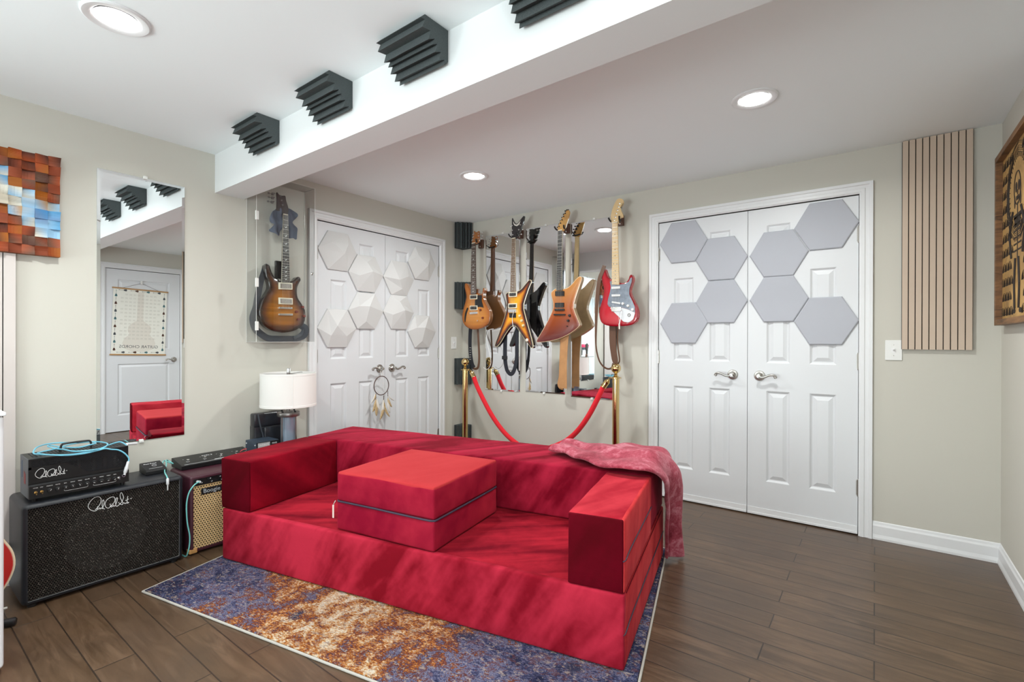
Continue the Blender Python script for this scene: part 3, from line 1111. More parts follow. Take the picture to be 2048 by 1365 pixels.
# ------------------------------------------------------------------ wood block artwork
def mosaic():
    mb_v, faces, cols = [], [], []
    rows, ncol = 11, 12
    y1, z0 = 0.593, 1.562
    pc, pr_ = 0.0453, 0.0440
    rnd = random.Random(11)
    rust = [(0.38, 0.070, 0.018), (0.21, 0.042, 0.014), (0.085, 0.030, 0.020), (0.34, 0.100, 0.012), (0.40, 0.100, 0.045), (0.14, 0.075, 0.050), (0.28, 0.050, 0.014)]
    blues = [(0.12, 0.38, 0.66), (0.32, 0.55, 0.76), (0.07, 0.27, 0.56), (0.15, 0.25, 0.42)]
    pale = [(0.60, 0.54, 0.43), (0.50, 0.62, 0.72), (0.64, 0.63, 0.56)]
    for c in range(ncol):
        for r in range(rows):
            ya, yb = y1 - (c + 1) * pc, y1 - c * pc
            za, zb = z0 + r * pr_, z0 + (r + 1) * pr_
            rr = 10 - r                     # from the top
            mid = 5.1 + 0.5 * math.sin(c * 0.9 + 0.5) - (0.9 if c >= 4 else 0) + (0.8 if c < 2 else 0)
            dd = abs(rr + (0.0 if c > 1 else -0.2) - mid)
            def pick(side):
                if dd < 0.9:
                    return rnd.choice(blues if c in (0, 1, 5, 6, 7) else (blues[:2] + pale))
                if dd < 1.9:
                    return rnd.choice(blues[:2] + pale[:1] if side else [pale[0], blues[1], (0.52, 0.30, 0.13)])
                return rnd.choice(rust)
            ca, cb = pick(1), pick(0)
            base = 0.040 + rnd.random() * 0.014
            tl = [(rnd.random() - 0.5) * 0.024 for _ in range(4)]
            scoop = rnd.random() < 0.6
            n = 4
            b = len(mb_v)
            ax = rnd.random() * 2 * PI
            for i in range(n + 1):
                for j in range(n + 1):
                    u, v = i / n, j / n
                    x = base + (tl[0] * (1 - u) * (1 - v) + tl[1] * u * (1 - v) + tl[2] * u * v + tl[3] * (1 - u) * v)
                    if scoop:
                        x -= 0.007 * math.sin(PI * (u if tl[0] > 0 else v))
                    mb_v.append((XL + x, ya + (yb - ya) * u, za + (zb - za) * v))
                    k = 0.5 + 0.9 * ((u - 0.5) * math.cos(ax) + (v - 0.5) * math.sin(ax))
                    k = min(1, max(0, k))
                    cols.append(tuple(p * (1 - k) + q * k for p, q in zip(ca, cb)))
            for i in range(n):
                for j in range(n):
                    faces.append((b + i * (n + 1) + j, b + (i + 1) * (n + 1) + j, b + (i + 1) * (n + 1) + j + 1, b + i * (n + 1) + j + 1))
            ring = [b + i * (n + 1) for i in range(n + 1)] + [b + n * (n + 1) + j for j in range(1, n + 1)] + \
                   [b + i * (n + 1) + n for i in range(n - 1, -1, -1)] + [b + j for j in range(n - 1, 0, -1)]
            s = len(mb_v)
            for q in ring:
                p = mb_v[q]
                mb_v.append((XL + 0.002, p[1], p[2]))
                cols.append(tuple(x * 0.8 + y * 0.2 for x, y in zip((0.42, 0.20, 0.08), cols[q])))
            m = len(ring)
            for q in range(m):
                faces.append((ring[q], ring[(q + 1) % m], s + (q + 1) % m, s + q))
    me = bpy.data.meshes.new('block_artwork')
    me.from_pydata(mb_v, [], faces)
    at = me.color_attributes.new('finish', 'FLOAT_COLOR', 'POINT')
    for k, c in enumerate(cols):
        at.data[k].color = (*c, 1)
    m = attr_mat('stained_wood_blocks', 0.65, 0.0, 0.30, 9.0, (0.6, 0.3, 0.4))
    m.node_tree.nodes['Principled BSDF'].inputs['Specular IOR Level'].default_value = 0.25
    me.materials.append(m)
    o = bpy.data.objects.new('block_artwork', me)
    COL.objects.link(o)
    return tag(o, 'wall artwork of small wood blocks in rust, brown and sky blue', 'artwork')


mosaic()

# ------------------------------------------------------------------ engraved picture on the right wall
t = thing('engraved_picture', 'burnt wood picture with engraved figure and deep pine frame, right edge', 'picture', (XR - 0.001, 3.475, 1.240), -PI / 2)
# local: x along -y (towards the camera), -y towards the room, z up
Wp, Hp = 0.70, 0.853
fr = MB()
for (lo, hi) in (((0, -0.040, 0), (0.028, 0, Hp)), ((Wp - 0.028, -0.040, 0), (Wp, 0, Hp)), ((0.028, -0.040, 0), (Wp - 0.028, 0, 0.028)), ((0.028, -0.040, Hp - 0.028), (Wp - 0.028, 0, Hp))):
    fr.box(lo, hi)
fr.build('picture_frame', M['framewood'], t, bevel=0.002)
MB().box((0.028, -0.014, 0.028), (Wp - 0.028, -0.002, Hp - 0.028)).build('engraved_board', M['artwood'], t, smooth=0)
ln = MB()
def arcs(cx, cz, r0, n, dr, a0, a1, th=0.0016):
    for i in range(n):
        r = r0 + i * dr
        pts = []
        for k in range(13):
            a = a0 + (a1 - a0) * k / 12
            x, z = cx + r * math.cos(a), cz + r * math.sin(a)
            pts.append((min(max(x, 0.030), Wp - 0.030), -0.0143, min(max(z, 0.03), Hp - 0.03)))
        ln.tube(pts, th, 4)
for q in range(11):
    for c in range(11):
        cx, cz = 0.045 + 0.061 * c + (0.030 if q % 2 else 0), 0.045 + 0.072 * q
        if cx > Wp - 0.04 or abs(math.hypot(cx - 0.35, cz - 0.60)) < 0.19 or (abs(cx - 0.35) < 0.10 and cz < 0.6):
            continue
        arcs(cx, cz, 0.010, 5, 0.0075, 0.0, PI, 0.0013)
arcs(0.35, 0.60, 0.175, 4, 0.009, 0, 1.9 * PI, 0.0016)
arcs(0.35, 0.60, 0.215, 3, 0.006, 0, 1.9 * PI, 0.0012)
for k in range(40):
    a = 2 * PI * k / 40
    ln.tube([(0.35 + 0.150 * math.cos(a), -0.0143, 0.60 + 0.150 * math.sin(a)), (0.35 + 0.172 * math.cos(a), -0.0143, 0.60 + 0.172 * math.sin(a))], 0.0022, 4)
ln.build('engraved_lines', M['burn'], t)
fg = MB()
def blob(cx, cz, rx, rz, d=-0.0150):
    fg.prism([(cx + rx * math.cos(2 * PI * k / 20), cz + rz * math.sin(2 * PI * k / 20)) for k in range(20)], d, -0.0135)
for s in (-1, 1):
    blob(0.35 + s * 0.026, 0.622, 0.019, 0.024)
    blob(0.35 + s * 0.055, 0.560, 0.012, 0.030)
    for k in range(6):
        fg.box((0.35 + s * 0.012 - 0.004, -0.0150, 0.33 + k * 0.030), (0.35 + s * 0.075, -0.0135, 0.338 + k * 0.030))
    for seg in (((0.080, 0.52), (0.150, 0.42)), ((0.150, 0.42), (0.110, 0.31)), ((0.030, 0.30), (0.050, 0.18)), ((0.050, 0.18), (0.040, 0.07))):
        (x0, z0), (x1, z1) = seg
        fg.tube([(0.35 + s * x0, -0.0140, z0), (0.35 + s * x1, -0.0140, z1)], 0.007, 6)
    blob(0.35 + s * 0.058, 0.060, 0.026, 0.012)
fg.box((0.343, -0.0150, 0.30), (0.357, -0.0135, 0.55))
for k in range(6):
    fg.box((0.322 + 0.010 * k, -0.0150, 0.560), (0.328 + 0.010 * k, -0.0135, 0.580))
blob(0.35, 0.595, 0.008, 0.012)
fg.prism([(0.27, 0.50), (0.43, 0.50), (0.39, 0.44), (0.31, 0.44)], -0.0150, -0.0135)
ring_ = [(0.35 + 0.062 * math.cos(2 * PI * k / 28), -0.0140, 0.615 + 0.075 * math.sin(2 * PI * k / 28)) for k in range(28)]
fg.tube(ring_, 0.003, 5, closed=True)
fg.build('engraved_figure', M['burn'], t, smooth=0)


# ------------------------------------------------------------------ light switches
def switch(loc, rz, label, w):
    t = thing('light_switch', label, 'switch', loc, rz)
    MB().box((-w / 2, -0.006, -0.058), (w / 2, 0, 0.058)).build('switch_plate', M['led'], t, bevel=0.003)
    tg = MB().box((-0.0085, -0.008, -0.013), (0.0085, -0.004, 0.013))
    tg.add([(-0.004, -0.006, -0.006), (0.004, -0.006, -0.006), (0.004, -0.006, 0.006), (-0.004, -0.006, 0.006), (-0.003, -0.019, 0.004), (0.003, -0.019, 0.004), (0.003, -0.018, 0.009), (-0.003, -0.018, 0.009)],
           [(4, 5, 6, 7), (0, 1, 5, 4), (1, 2, 6, 5), (2, 3, 7, 6), (3, 0, 4, 7)])
    tg.build('toggle', M['white'], t)
    for z in (-0.030, 0.030):
        MB().cyl((0, -0.0075, z), (0, -0.005, z), 0.003, 10).build('screw', M['chrome'], t)


switch((0.084, YF - 0.0005, 1.107), 0, 'white toggle light switch under the oak slat panel', 0.078)
switch((XL + 0.0005, 3.436, 1.131), PI / 2, 'white light switch between the left double doors and the corner', 0.072)

# ------------------------------------------------------------------ poster on the door seen in the tall mirror
t = thing('chord_poster', 'cream guitar chords poster on wooden battens, seen only in the tall mirror', 'poster', (XR2 - 0.002, 2.150, 1.375), -PI / 2)
# local x along -y; tilt a little like the photo
t.rotation_euler = (0, -0.03, -PI / 2)
PW, PH = 0.57, 0.83
sheet_ = MB().box((-PW / 2, -0.004, -PH / 2), (PW / 2, -0.003, PH / 2), 0)
for z in (-PH / 2, PH / 2):
    MB().box((-PW / 2 - 0.012, -0.010, z - 0.009), (PW / 2 + 0.012, 0.0, z + 0.009)).build('batten', M['posterwood'], t, bevel=0.002)
MB().tube([(-PW / 2 + 0.08, -0.006, PH / 2), (0, -0.006, PH / 2 + 0.085), (PW / 2 - 0.08, -0.006, PH / 2)], 0.0015, 6).build('cord', M['umber'], t)
MB().box((-0.012, -0.010, PH / 2 + 0.07), (0.012, 0.0, PH / 2 + 0.115)).build('hook', M['clear_edge'], t, bevel=0.003)
text_mesh('GUITAR CHORDS', 0.052, Matrix.Translation((0.0, -0.0045, -PH / 2 + 0.085)) @ FRAME_NY, 'poster_title', M['ink'], t, 0.0002, 'CENTER', 1.0)
big = MB()
def ell(cx, cz, rx, rz, mb, d0=-0.0042, mi=0):
    mb.prism([(cx + rx * math.cos(2 * PI * k / 24), cz + rz * math.sin(2 * PI * k / 24)) for k in range(24)], d0, -0.0038, mi=mi)
big = sheet_
sil = [(-0.030, PH / 2 - 0.03), (-0.034, 0.02), (-0.060, 0.0), (-0.115, -0.05), (-0.125, -0.11), (-0.105, -0.16), (-0.155, -0.21), (-0.175, -0.27), (-0.150, -0.34), (-0.070, -0.375)]
sil = sil + [(-a_, b_) for (a_, b_) in sil[::-1]]
big.prism(sil, -0.0042, -0.0038, mi=1)
ch = sheet_
for i in range(10):
    for j in range(13):
        if i in (0, 9) and j % 3 == 0:
            continue
        x, z = -0.195 + i * 0.0433, PH / 2 - 0.075 - j * 0.046
        ch.box((x - 0.015, -0.0047, z + 0.006), (x + 0.012, -0.0043, z + 0.008), 2)
        for q in range(4):
            ch.box((x - 0.014 + q * 0.008, -0.0047, z - 0.012), (x - 0.0132 + q * 0.008, -0.0043, z + 0.006), 2)
        ch.box((x - 0.014, -0.0047, z - 0.004), (x + 0.011, -0.0043, z - 0.003), 2)
gi = sheet_
def mini(cx, cz, horiz, mi):
    mi += 3
    s = 1
    def pb(x0, x1, z0, z1):
        if horiz:
            gi.box((cx + z0, -0.0048, cz + x0), (cx + z1, -0.0043, cz + x1), mi)
        else:
            gi.box((cx + x0, -0.0048, cz + z0), (cx + x1, -0.0043, cz + z1), mi)
    pb(-0.0012, 0.0012, -0.01, 0.045)
    pb(-0.003, 0.003, 0.040, 0.050)
    for (o_, rx, rz) in ((-0.022, 0.014, 0.012), (-0.008, 0.010, 0.009)):
        if horiz:
            gi.prism([(cx + o_ + rz * math.cos(2 * PI * k / 12), cz + rx * math.sin(2 * PI * k / 12)) for k in range(12)], -0.0048, -0.0043, mi=mi)
        else:
            gi.prism([(cx + rx * math.cos(2 * PI * k / 12), cz + o_ + rz * math.sin(2 * PI * k / 12)) for k in range(12)], -0.0048, -0.0043, mi=mi)
for s in (-1, 1):
    for j in range(8):
        mini(s * 0.255, PH / 2 - 0.075 - j * 0.096, False, (j + (s > 0)) % 3)
for z in (PH / 2 - 0.022, -PH / 2 + 0.030):
    for i in range(4):
        mini(-0.18 + i * 0.12, z, True, i % 3)
sheet_.build('poster_sheet', [M['poster'], M['inkblush'], M['inkfaint'], M['ink'], M['inkteal'], M['walnut']], t, smooth=0)
# ------------------------------------------------------------------ sofa (its own frame: x along the front, y to the back)
SO = Vector((-0.695, 1.580, 0.0))
SA = math.radians(12.2)
SR = Matrix.Translation(SO) @ Matrix.Rotation(SA, 4, 'Z')
ZR = 0.0125            # top of the rug


def uvw(u, v, z=0.0):
    p = SR @ Vector((u, v, 0))
    return Vector((p.x, p.y, z))


t = thing('sofa', 'low crimson velvet block sofa standing on the patterned rug', 'sofa', (SO.x, SO.y, ZR), SA)


def bow(mb, f):
    mb.v = [f(*p) for p in mb.v]
    return mb


def left_bow(x, y, z):
    if x < -1.99:
        k = (-1.99 - x) / 0.10
        x -= 0.062 * min(1, k) * (0.15 + 0.85 * math.sin(min(max(y, 0) / 0.62, 1) * PI / 2)) * (1 if z > 0.28 else max(0, (z - 0.12) / 0.16) * 0.5)
    return (x, y, z)


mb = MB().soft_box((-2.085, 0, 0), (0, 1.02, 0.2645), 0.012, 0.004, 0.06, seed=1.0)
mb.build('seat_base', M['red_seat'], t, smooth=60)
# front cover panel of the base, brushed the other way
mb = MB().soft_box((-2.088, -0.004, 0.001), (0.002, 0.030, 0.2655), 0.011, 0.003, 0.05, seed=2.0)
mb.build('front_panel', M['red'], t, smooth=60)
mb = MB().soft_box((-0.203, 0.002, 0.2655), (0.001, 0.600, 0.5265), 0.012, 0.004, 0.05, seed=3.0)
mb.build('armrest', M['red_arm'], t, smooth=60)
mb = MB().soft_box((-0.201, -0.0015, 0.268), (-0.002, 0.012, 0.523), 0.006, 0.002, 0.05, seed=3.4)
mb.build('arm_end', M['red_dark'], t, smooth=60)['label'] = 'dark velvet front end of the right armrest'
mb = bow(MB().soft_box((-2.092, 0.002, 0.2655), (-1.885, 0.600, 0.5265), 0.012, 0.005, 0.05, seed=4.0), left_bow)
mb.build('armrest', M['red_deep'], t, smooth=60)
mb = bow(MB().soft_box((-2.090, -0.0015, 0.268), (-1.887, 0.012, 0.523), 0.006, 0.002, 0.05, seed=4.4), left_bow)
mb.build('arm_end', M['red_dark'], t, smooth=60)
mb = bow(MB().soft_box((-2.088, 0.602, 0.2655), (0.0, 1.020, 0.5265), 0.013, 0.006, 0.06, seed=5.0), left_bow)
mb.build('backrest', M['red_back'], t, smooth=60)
MB().soft_box((-0.020, 0.002, 0.002), (0.003, 1.018, 0.2635), 0.010, 0.003, 0.06, seed=11).build('lit_side_panel', M['red_lit_side'], t, smooth=60)  # overlay that carries the painted light of the right side
MB().soft_box((-0.020, 0.004, 0.2680), (0.0035, 0.598, 0.5255), 0.010, 0.003, 0.06, seed=12).build('arm_lit_side_panel', M['red_lit_side'], t, smooth=60)  # same painted light on the outer face of the arm
for z in (0.136, 0.392):
    pts = [(-0.002, 0.0, z - 0.012), (0.0045, 0.012, z - 0.010), (0.0062, 0.05, z - 0.003), (0.0062, 0.10, z), (0.0060, 0.3, z), (0.0060, 0.58 if z > 0.3 else 0.99, z)]
    MB().tube(spline(pts, 4), 0.0022, 6).build('zipper', M['zip'], t)
pts = [(0.0050, 0.02 + 0.1 * k, 0.265) for k in range(10)]
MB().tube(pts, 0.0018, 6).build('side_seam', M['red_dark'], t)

# ------------------------------------------------------------------ folded block on the seat
p = uvw(-1.330, 0.024)
OA = SA - math.radians(2.4)
t = thing('ottoman', 'square crimson velvet foam block with a zipped waist, on the sofa seat', 'ottoman', (p.x, p.y, ZR + 0.2685), OA)
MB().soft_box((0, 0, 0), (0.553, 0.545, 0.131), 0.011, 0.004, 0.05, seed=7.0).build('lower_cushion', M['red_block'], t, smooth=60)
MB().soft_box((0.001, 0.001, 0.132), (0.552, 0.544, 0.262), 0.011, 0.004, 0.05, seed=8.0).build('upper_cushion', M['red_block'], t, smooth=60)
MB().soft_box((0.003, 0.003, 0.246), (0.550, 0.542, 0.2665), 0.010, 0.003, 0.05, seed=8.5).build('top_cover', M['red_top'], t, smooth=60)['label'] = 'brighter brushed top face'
z = 0.131
ring = [(0.014, -0.0015), (0.30, -0.003), (0.535, -0.0015), (0.5515, 0.006), (0.5545, 0.02), (0.5555, 0.28), (0.5545, 0.53), (0.54, 0.5465), (0.30, 0.5475), (0.014, 0.5465), (-0.0025, 0.53), (-0.0035, 0.28), (-0.0025, 0.014)]
MB().tube([(x, y, z + 0.002 * math.sin(x * 9)) for (x, y) in chaikin(ring, 1, 0.2)], 0.0042, 8, closed=True).build('zipper', M['zip'], t)
MB().tube([(-0.006, 0.002, z), (-0.009, -0.006, z - 0.012), (-0.009, -0.008, z - 0.02)], 0.0022, 6).build('zipper_pull', M['chrome'], t)
MB().box((-0.0145, -0.010, z - 0.078), (-0.005, -0.007, z - 0.018)).build('pull_tag', M['white_tag'], t, bevel=0.001)

# ------------------------------------------------------------------ rug
p = uvw(-2.112, -0.367)
RA = math.radians(11.25)
t = thing('area_rug', 'low pile rug in blurred navy, rust, orange and cream under the sofa', 'rug', (p.x, p.y, 0.0), RA)
RW, RD = 2.185, 1.52


def rug_mat():
    m, nt, b = new_mat('abstract_rug_pile')
    v = mapped(nt)
    sx = nt.nodes.new('ShaderNodeSeparateXYZ')
    nt.links.new(v, sx.inputs[0])
    X, Y = sx.outputs[0], sx.outputs[1]
    n1 = tnoise(nt, v, 4.2, 3, 0.55, 0.8)
    n2 = tnoise(nt, v, 14.0, 4, 0.65, 0.5)
    n3 = tnoise(nt, mapped(nt, scale=(1.0, 1.8, 1)), 85.0, 3, 0.7, 0.2)
    # warm middle field, cool ends
    dx = mathn(nt, 'ABSOLUTE', mathn(nt, 'SUBTRACT', X, 0.98))
    dy = mathn(nt, 'ABSOLUTE', mathn(nt, 'SUBTRACT', Y, 0.62))
    fx_ = mathn(nt, 'MULTIPLY', dx, 0.62)
    fy_ = mathn(nt, 'MULTIPLY', dy, 0.42)
    base = mathn(nt, 'SUBTRACT', mathn(nt, 'SUBTRACT', 0.90, fx_), fy_)
    s = mathn(nt, 'ADD', base, mathn(nt, 'MULTIPLY', mathn(nt, 'SUBTRACT', n1, 0.5), 0.95))
    s = mathn(nt, 'ADD', s, mathn(nt, 'MULTIPLY', mathn(nt, 'SUBTRACT', n2, 0.5), 1.15))
    s = mathn(nt, 'ADD', s, mathn(nt, 'MULTIPLY', mathn(nt, 'SUBTRACT', n3, 0.5), 1.05))
    r = ramp(nt, [(0.0, (0.020, 0.024, 0.060)), (0.22, (0.060, 0.068, 0.145)), (0.33, (0.20, 0.20, 0.30)), (0.41, (0.055, 0.030, 0.045)), (0.50, (0.17, 0.042, 0.022)),
                  (0.60, (0.36, 0.115, 0.022)), (0.70, (0.52, 0.26, 0.085)), (0.80, (0.66, 0.54, 0.38)), (1.0, (0.70, 0.66, 0.58))])
    nt.links.new(s, r.inputs[0])
    # small dark blossoms scattered over the field
    vo = nt.nodes.new('ShaderNodeTexVoronoi')
    vo.inputs['Scale'].default_value = 4.4
    nt.links.new(mixc(nt, 0.06, v, n_color(nt, v)), vo.inputs['Vector'])
    spot = mathn(nt, 'SUBTRACT', 1.0, mathn(nt, 'MULTIPLY', mathn(nt, 'SUBTRACT', mathn(nt, 'ADD', vo.outputs['Distance'], mathn(nt, 'MULTIPLY', n3, 0.16)), 0.20), 14.0, ), )
    spot = mathn(nt, 'MULTIPLY', spot, 0.85, True)
    spot = mathn(nt, 'MULTIPLY', spot, mathn(nt, 'GREATER_THAN', n2, 0.40))
    c = mixc(nt, spot, r.outputs[0], (0.040, 0.044, 0.085))
    f1 = mathn(nt, 'GREATER_THAN', tnoise(nt, mapped(nt, scale=(1, 1.7, 1), loc=(3, 1, 0)), 34, 3, 0.7), 0.575)
    c = mixc(nt, mathn(nt, 'MULTIPLY', f1, 0.55), c, (0.13, 0.045, 0.040))
    f2 = mathn(nt, 'GREATER_THAN', tnoise(nt, mapped(nt, scale=(1, 1.7, 1), loc=(7, 4, 0)), 46, 3, 0.7), 0.60)
    c = mixc(nt, mathn(nt, 'MULTIPLY', f2, 0.60), c, (0.46, 0.38, 0.30))
    speck = mathn(nt, 'GREATER_THAN', tnoise(nt, v, 150, 2, 0.6), 0.62)
    c = mixc(nt, mathn(nt, 'MULTIPLY', speck, 0.5), c, (0.26, 0.24, 0.30))
    nt.links.new(c, b.inputs['Base Color'])
    b.inputs['Roughness'].default_value = 0.95
    b.inputs['Specular IOR Level'].default_value = 0.1
    h = tnoise(nt, v, 260, 3, 0.7)
    add_bump(nt, b, h, 0.9, 0.006)
    return m


def n_color(nt, v):
    n = nt.nodes.new('ShaderNodeTexNoise')
    n.inputs['Scale'].default_value = 9.0
    nt.links.new(v, n.inputs['Vector'])
    return n.outputs['Color']


M['rug'] = rug_mat()
M['rug_edge'] = mat('rug_binding', (0.42, 0.40, 0.36), 0.9, bump=(300, 0.4))
SHEAR = Matrix(((1, -0.058, 0, 0), (0, 1, 0, 0), (0, 0, 1, 0), (0, 0, 0, 1)))
MB().box((0.006, 0.006, 0.0005), (RW - 0.006, RD - 0.006, 0.010)).xf(SHEAR).build('pile', M['rug'], t, bevel=0.003)
mb = MB()
for (a, b) in (((0, 0), (RW, 0)), ((RW, 0), (RW, RD)), ((RW, RD), (0, RD)), ((0, RD), (0, 0))):
    mb.tube([(*a, 0.0048), (*b, 0.0048)], 0.0046, 8)
mb.xf(SHEAR).build('binding', M['rug_edge'], t)

# ------------------------------------------------------------------ throw blanket over the back corner
def blanket_mat():
    m, nt, b = new_mat('dusty_rose_plush')
    v = mapped(nt)
    n1 = tnoise(nt, v, 9, 4, 0.6, 0.8)
    n2 = tnoise(nt, v, 70, 3, 0.7)
    s = mathn(nt, 'ADD', mathn(nt, 'MULTIPLY', n1, 0.75), mathn(nt, 'MULTIPLY', n2, 0.3))
    r = ramp(nt, [(0.38, (0.21, 0.018, 0.034)), (0.52, (0.36, 0.055, 0.085)), (0.66, (0.56, 0.21, 0.26))])
    nt.links.new(s, r.inputs[0])
    nt.links.new(r.outputs[0], b.inputs['Base Color'])
    b.inputs['Roughness'].default_value = 0.9
    b.inputs['Specular IOR Level'].default_value = 0.1
    b.inputs['Sheen Weight'].default_value = 0.3
    b.inputs['Sheen Tint'].default_value = (1, .6, .65, 1)
    add_bump(nt, b, mathn(nt, 'ADD', n2, n1), 0.6, 0.006)
    return m


M['throw'] = blanket_mat()
front = [(-0.575, 0.80, 0.548), (-0.47, 0.745, 0.552), (-0.36, 0.655, 0.556), (-0.22, 0.560, 0.560), (-0.09, 0.520, 0.566), (-0.005, 0.535, 0.570), (0.034, 0.600, 0.530), (0.036, 0.690, 0.440), (0.024, 0.790, 0.330), (0.016, 0.870, 0.200), (0.010, 0.925, 0.090), (0.004, 0.955, 0.016)]
rear = [(-0.500, 0.960, 0.548), (-0.44, 1.020, 0.550), (-0.34, 1.045, 0.545), (-0.22, 1.045, 0.560), (-0.10, 1.045, 0.556), (0.010, 1.040, 0.552), (0.060, 1.030, 0.505), (0.075, 1.020, 0.420), (0.072, 1.030, 0.320), (0.080, 1.045, 0.200), (0.095, 1.060, 0.090), (0.108, 1.065, 0.016)]
fs_, rs_ = spline(front, 6), spline(rear, 6)
rows = []
NT = 34
for i, (a, b) in enumerate(zip(fs_, rs_)):
    s = i / (len(fs_) - 1)
    row = []
    for j in range(NT + 1):
        k = j / NT
        p = Vector(a).lerp(Vector(b), k)
        top = 1.0 if s < 0.45 else max(0.0, 1 - (s - 0.45) / 0.12)
        nz = noise.noise(Vector((p.x * 7, p.y * 9, p.z * 5 + 3)))
        fold = math.sin(k * 11.0 + s * 6.0 + 1.2 * noise.noise(Vector((s * 5, k * 3, 1)))) * 0.5 + 0.5
        p.z += top * (0.022 * (nz + 0.5) + 0.020 * fold * math.sin(PI * min(k, 0.98)) + 0.012 * (1 - (2 * k - 1) ** 2))
        side = 1 - top
        p.x += side * (0.020 * math.sin(k * 3.2 * PI + s * 2.0) + 0.010 * nz + 0.022 * math.sin(PI * k))
        q = uvw(p.x, p.y)
        row.append((q.x, q.y, p.z + ZR * 0.3))
    rows.append(row)
o = MB().grid(rows).build('throw_blanket', M['throw'], smooth=80, solid=0.016, sub=1)
tag(o, 'dusty rose plush throw draped over the right rear corner of the sofa', 'blanket')

# ------------------------------------------------------------------ brass rope posts
def post(x, y, label):
    t = thing('rope_post', label, 'stanchion', (x, y, 0), 0, 'brass rope posts before the guitars')
    MB().lathe([(0.0, 0.030), (0.03, 0.030), (0.06, 0.026), (0.13, 0.014), (0.152, 0.006), (0.152, 0.0), (0, 0.0)], (0, 0, 0), 'z', 48).build('base', M['brass'], t)
    MB().lathe([(0.0255, 0.026), (0.0255, 0.885)], (0, 0, 0), 'z', 32).build('pole', M['brass'], t)
    MB().lathe([(0.0275, 0.876), (0.041, 0.880), (0.041, 0.886), (0.0275, 0.889), (0.020, 0.893), (0.012, 0.902), (0.014, 0.910), (0.010, 0.915), (0.016, 0.921)], (0, 0, 0), 'z', 32).build('collar', M['brass'], t)
    MB().ball((0, 0, 0.9535), 0.0365, 32).build('ball_finial', M['brass'], t)
    return t


post(-3.069, 3.384, 'left brass rope post, by the room corner')
post(-1.536, 3.343, 'right brass rope post, beside the red guitar')
rope = [(-2.962, 3.382, 0.822), (-2.896, 3.38, 0.699), (-2.720, 3.376, 0.464), (-2.526, 3.37, 0.306), (-2.300, 3.365, 0.236), (-2.047, 3.358, 0.316), (-1.888, 3.352, 0.424), (-1.757, 3.348, 0.590), (-1.634, 3.345, 0.818)]
t = thing('barrier_rope', 'bright red velour rope slung between the two brass posts', 'rope', (-2.30, 3.365, 0.236))
sh = Matrix.Translation((2.30, -3.365, -0.236))
MB().tube(spline(rope, 6), 0.0205, 14).xf(sh).build('rope_cord', M['rope'], t)
for (a, b, c) in (((-2.958, 3.382, 0.815), (-2.998, 3.383, 0.872), (-3.030, 3.384, 0.886)), ((-1.638, 3.345, 0.811), (-1.594, 3.344, 0.868), (-1.574, 3.343, 0.884))):
    d = (Vector(b) - Vector(a))
    L_ = d.length
    MB().lathe([(0.0235, 0), (0.0235, 0.006), (0.0215, 0.009), (0.0215, L_ * 0.75), (0.012, L_ * 0.92), (0.005, L_)], a, d, 24).xf(sh).build('end_cap', M['brass'], t)
    n = 14
    e = Vector(b) + (Vector(c) - Vector(b)) * 0.42
    dd = (Vector(c) - Vector(b))
    rp = [e + dd * 0.62 * math.cos(2 * PI * k / n) + Vector((0, 0, 0.009)) * math.sin(2 * PI * k / n) for k in range(n)]
    MB().tube(rp, 0.0028, 8, closed=True).xf(sh).build('snap_hook', M['brass'], t)
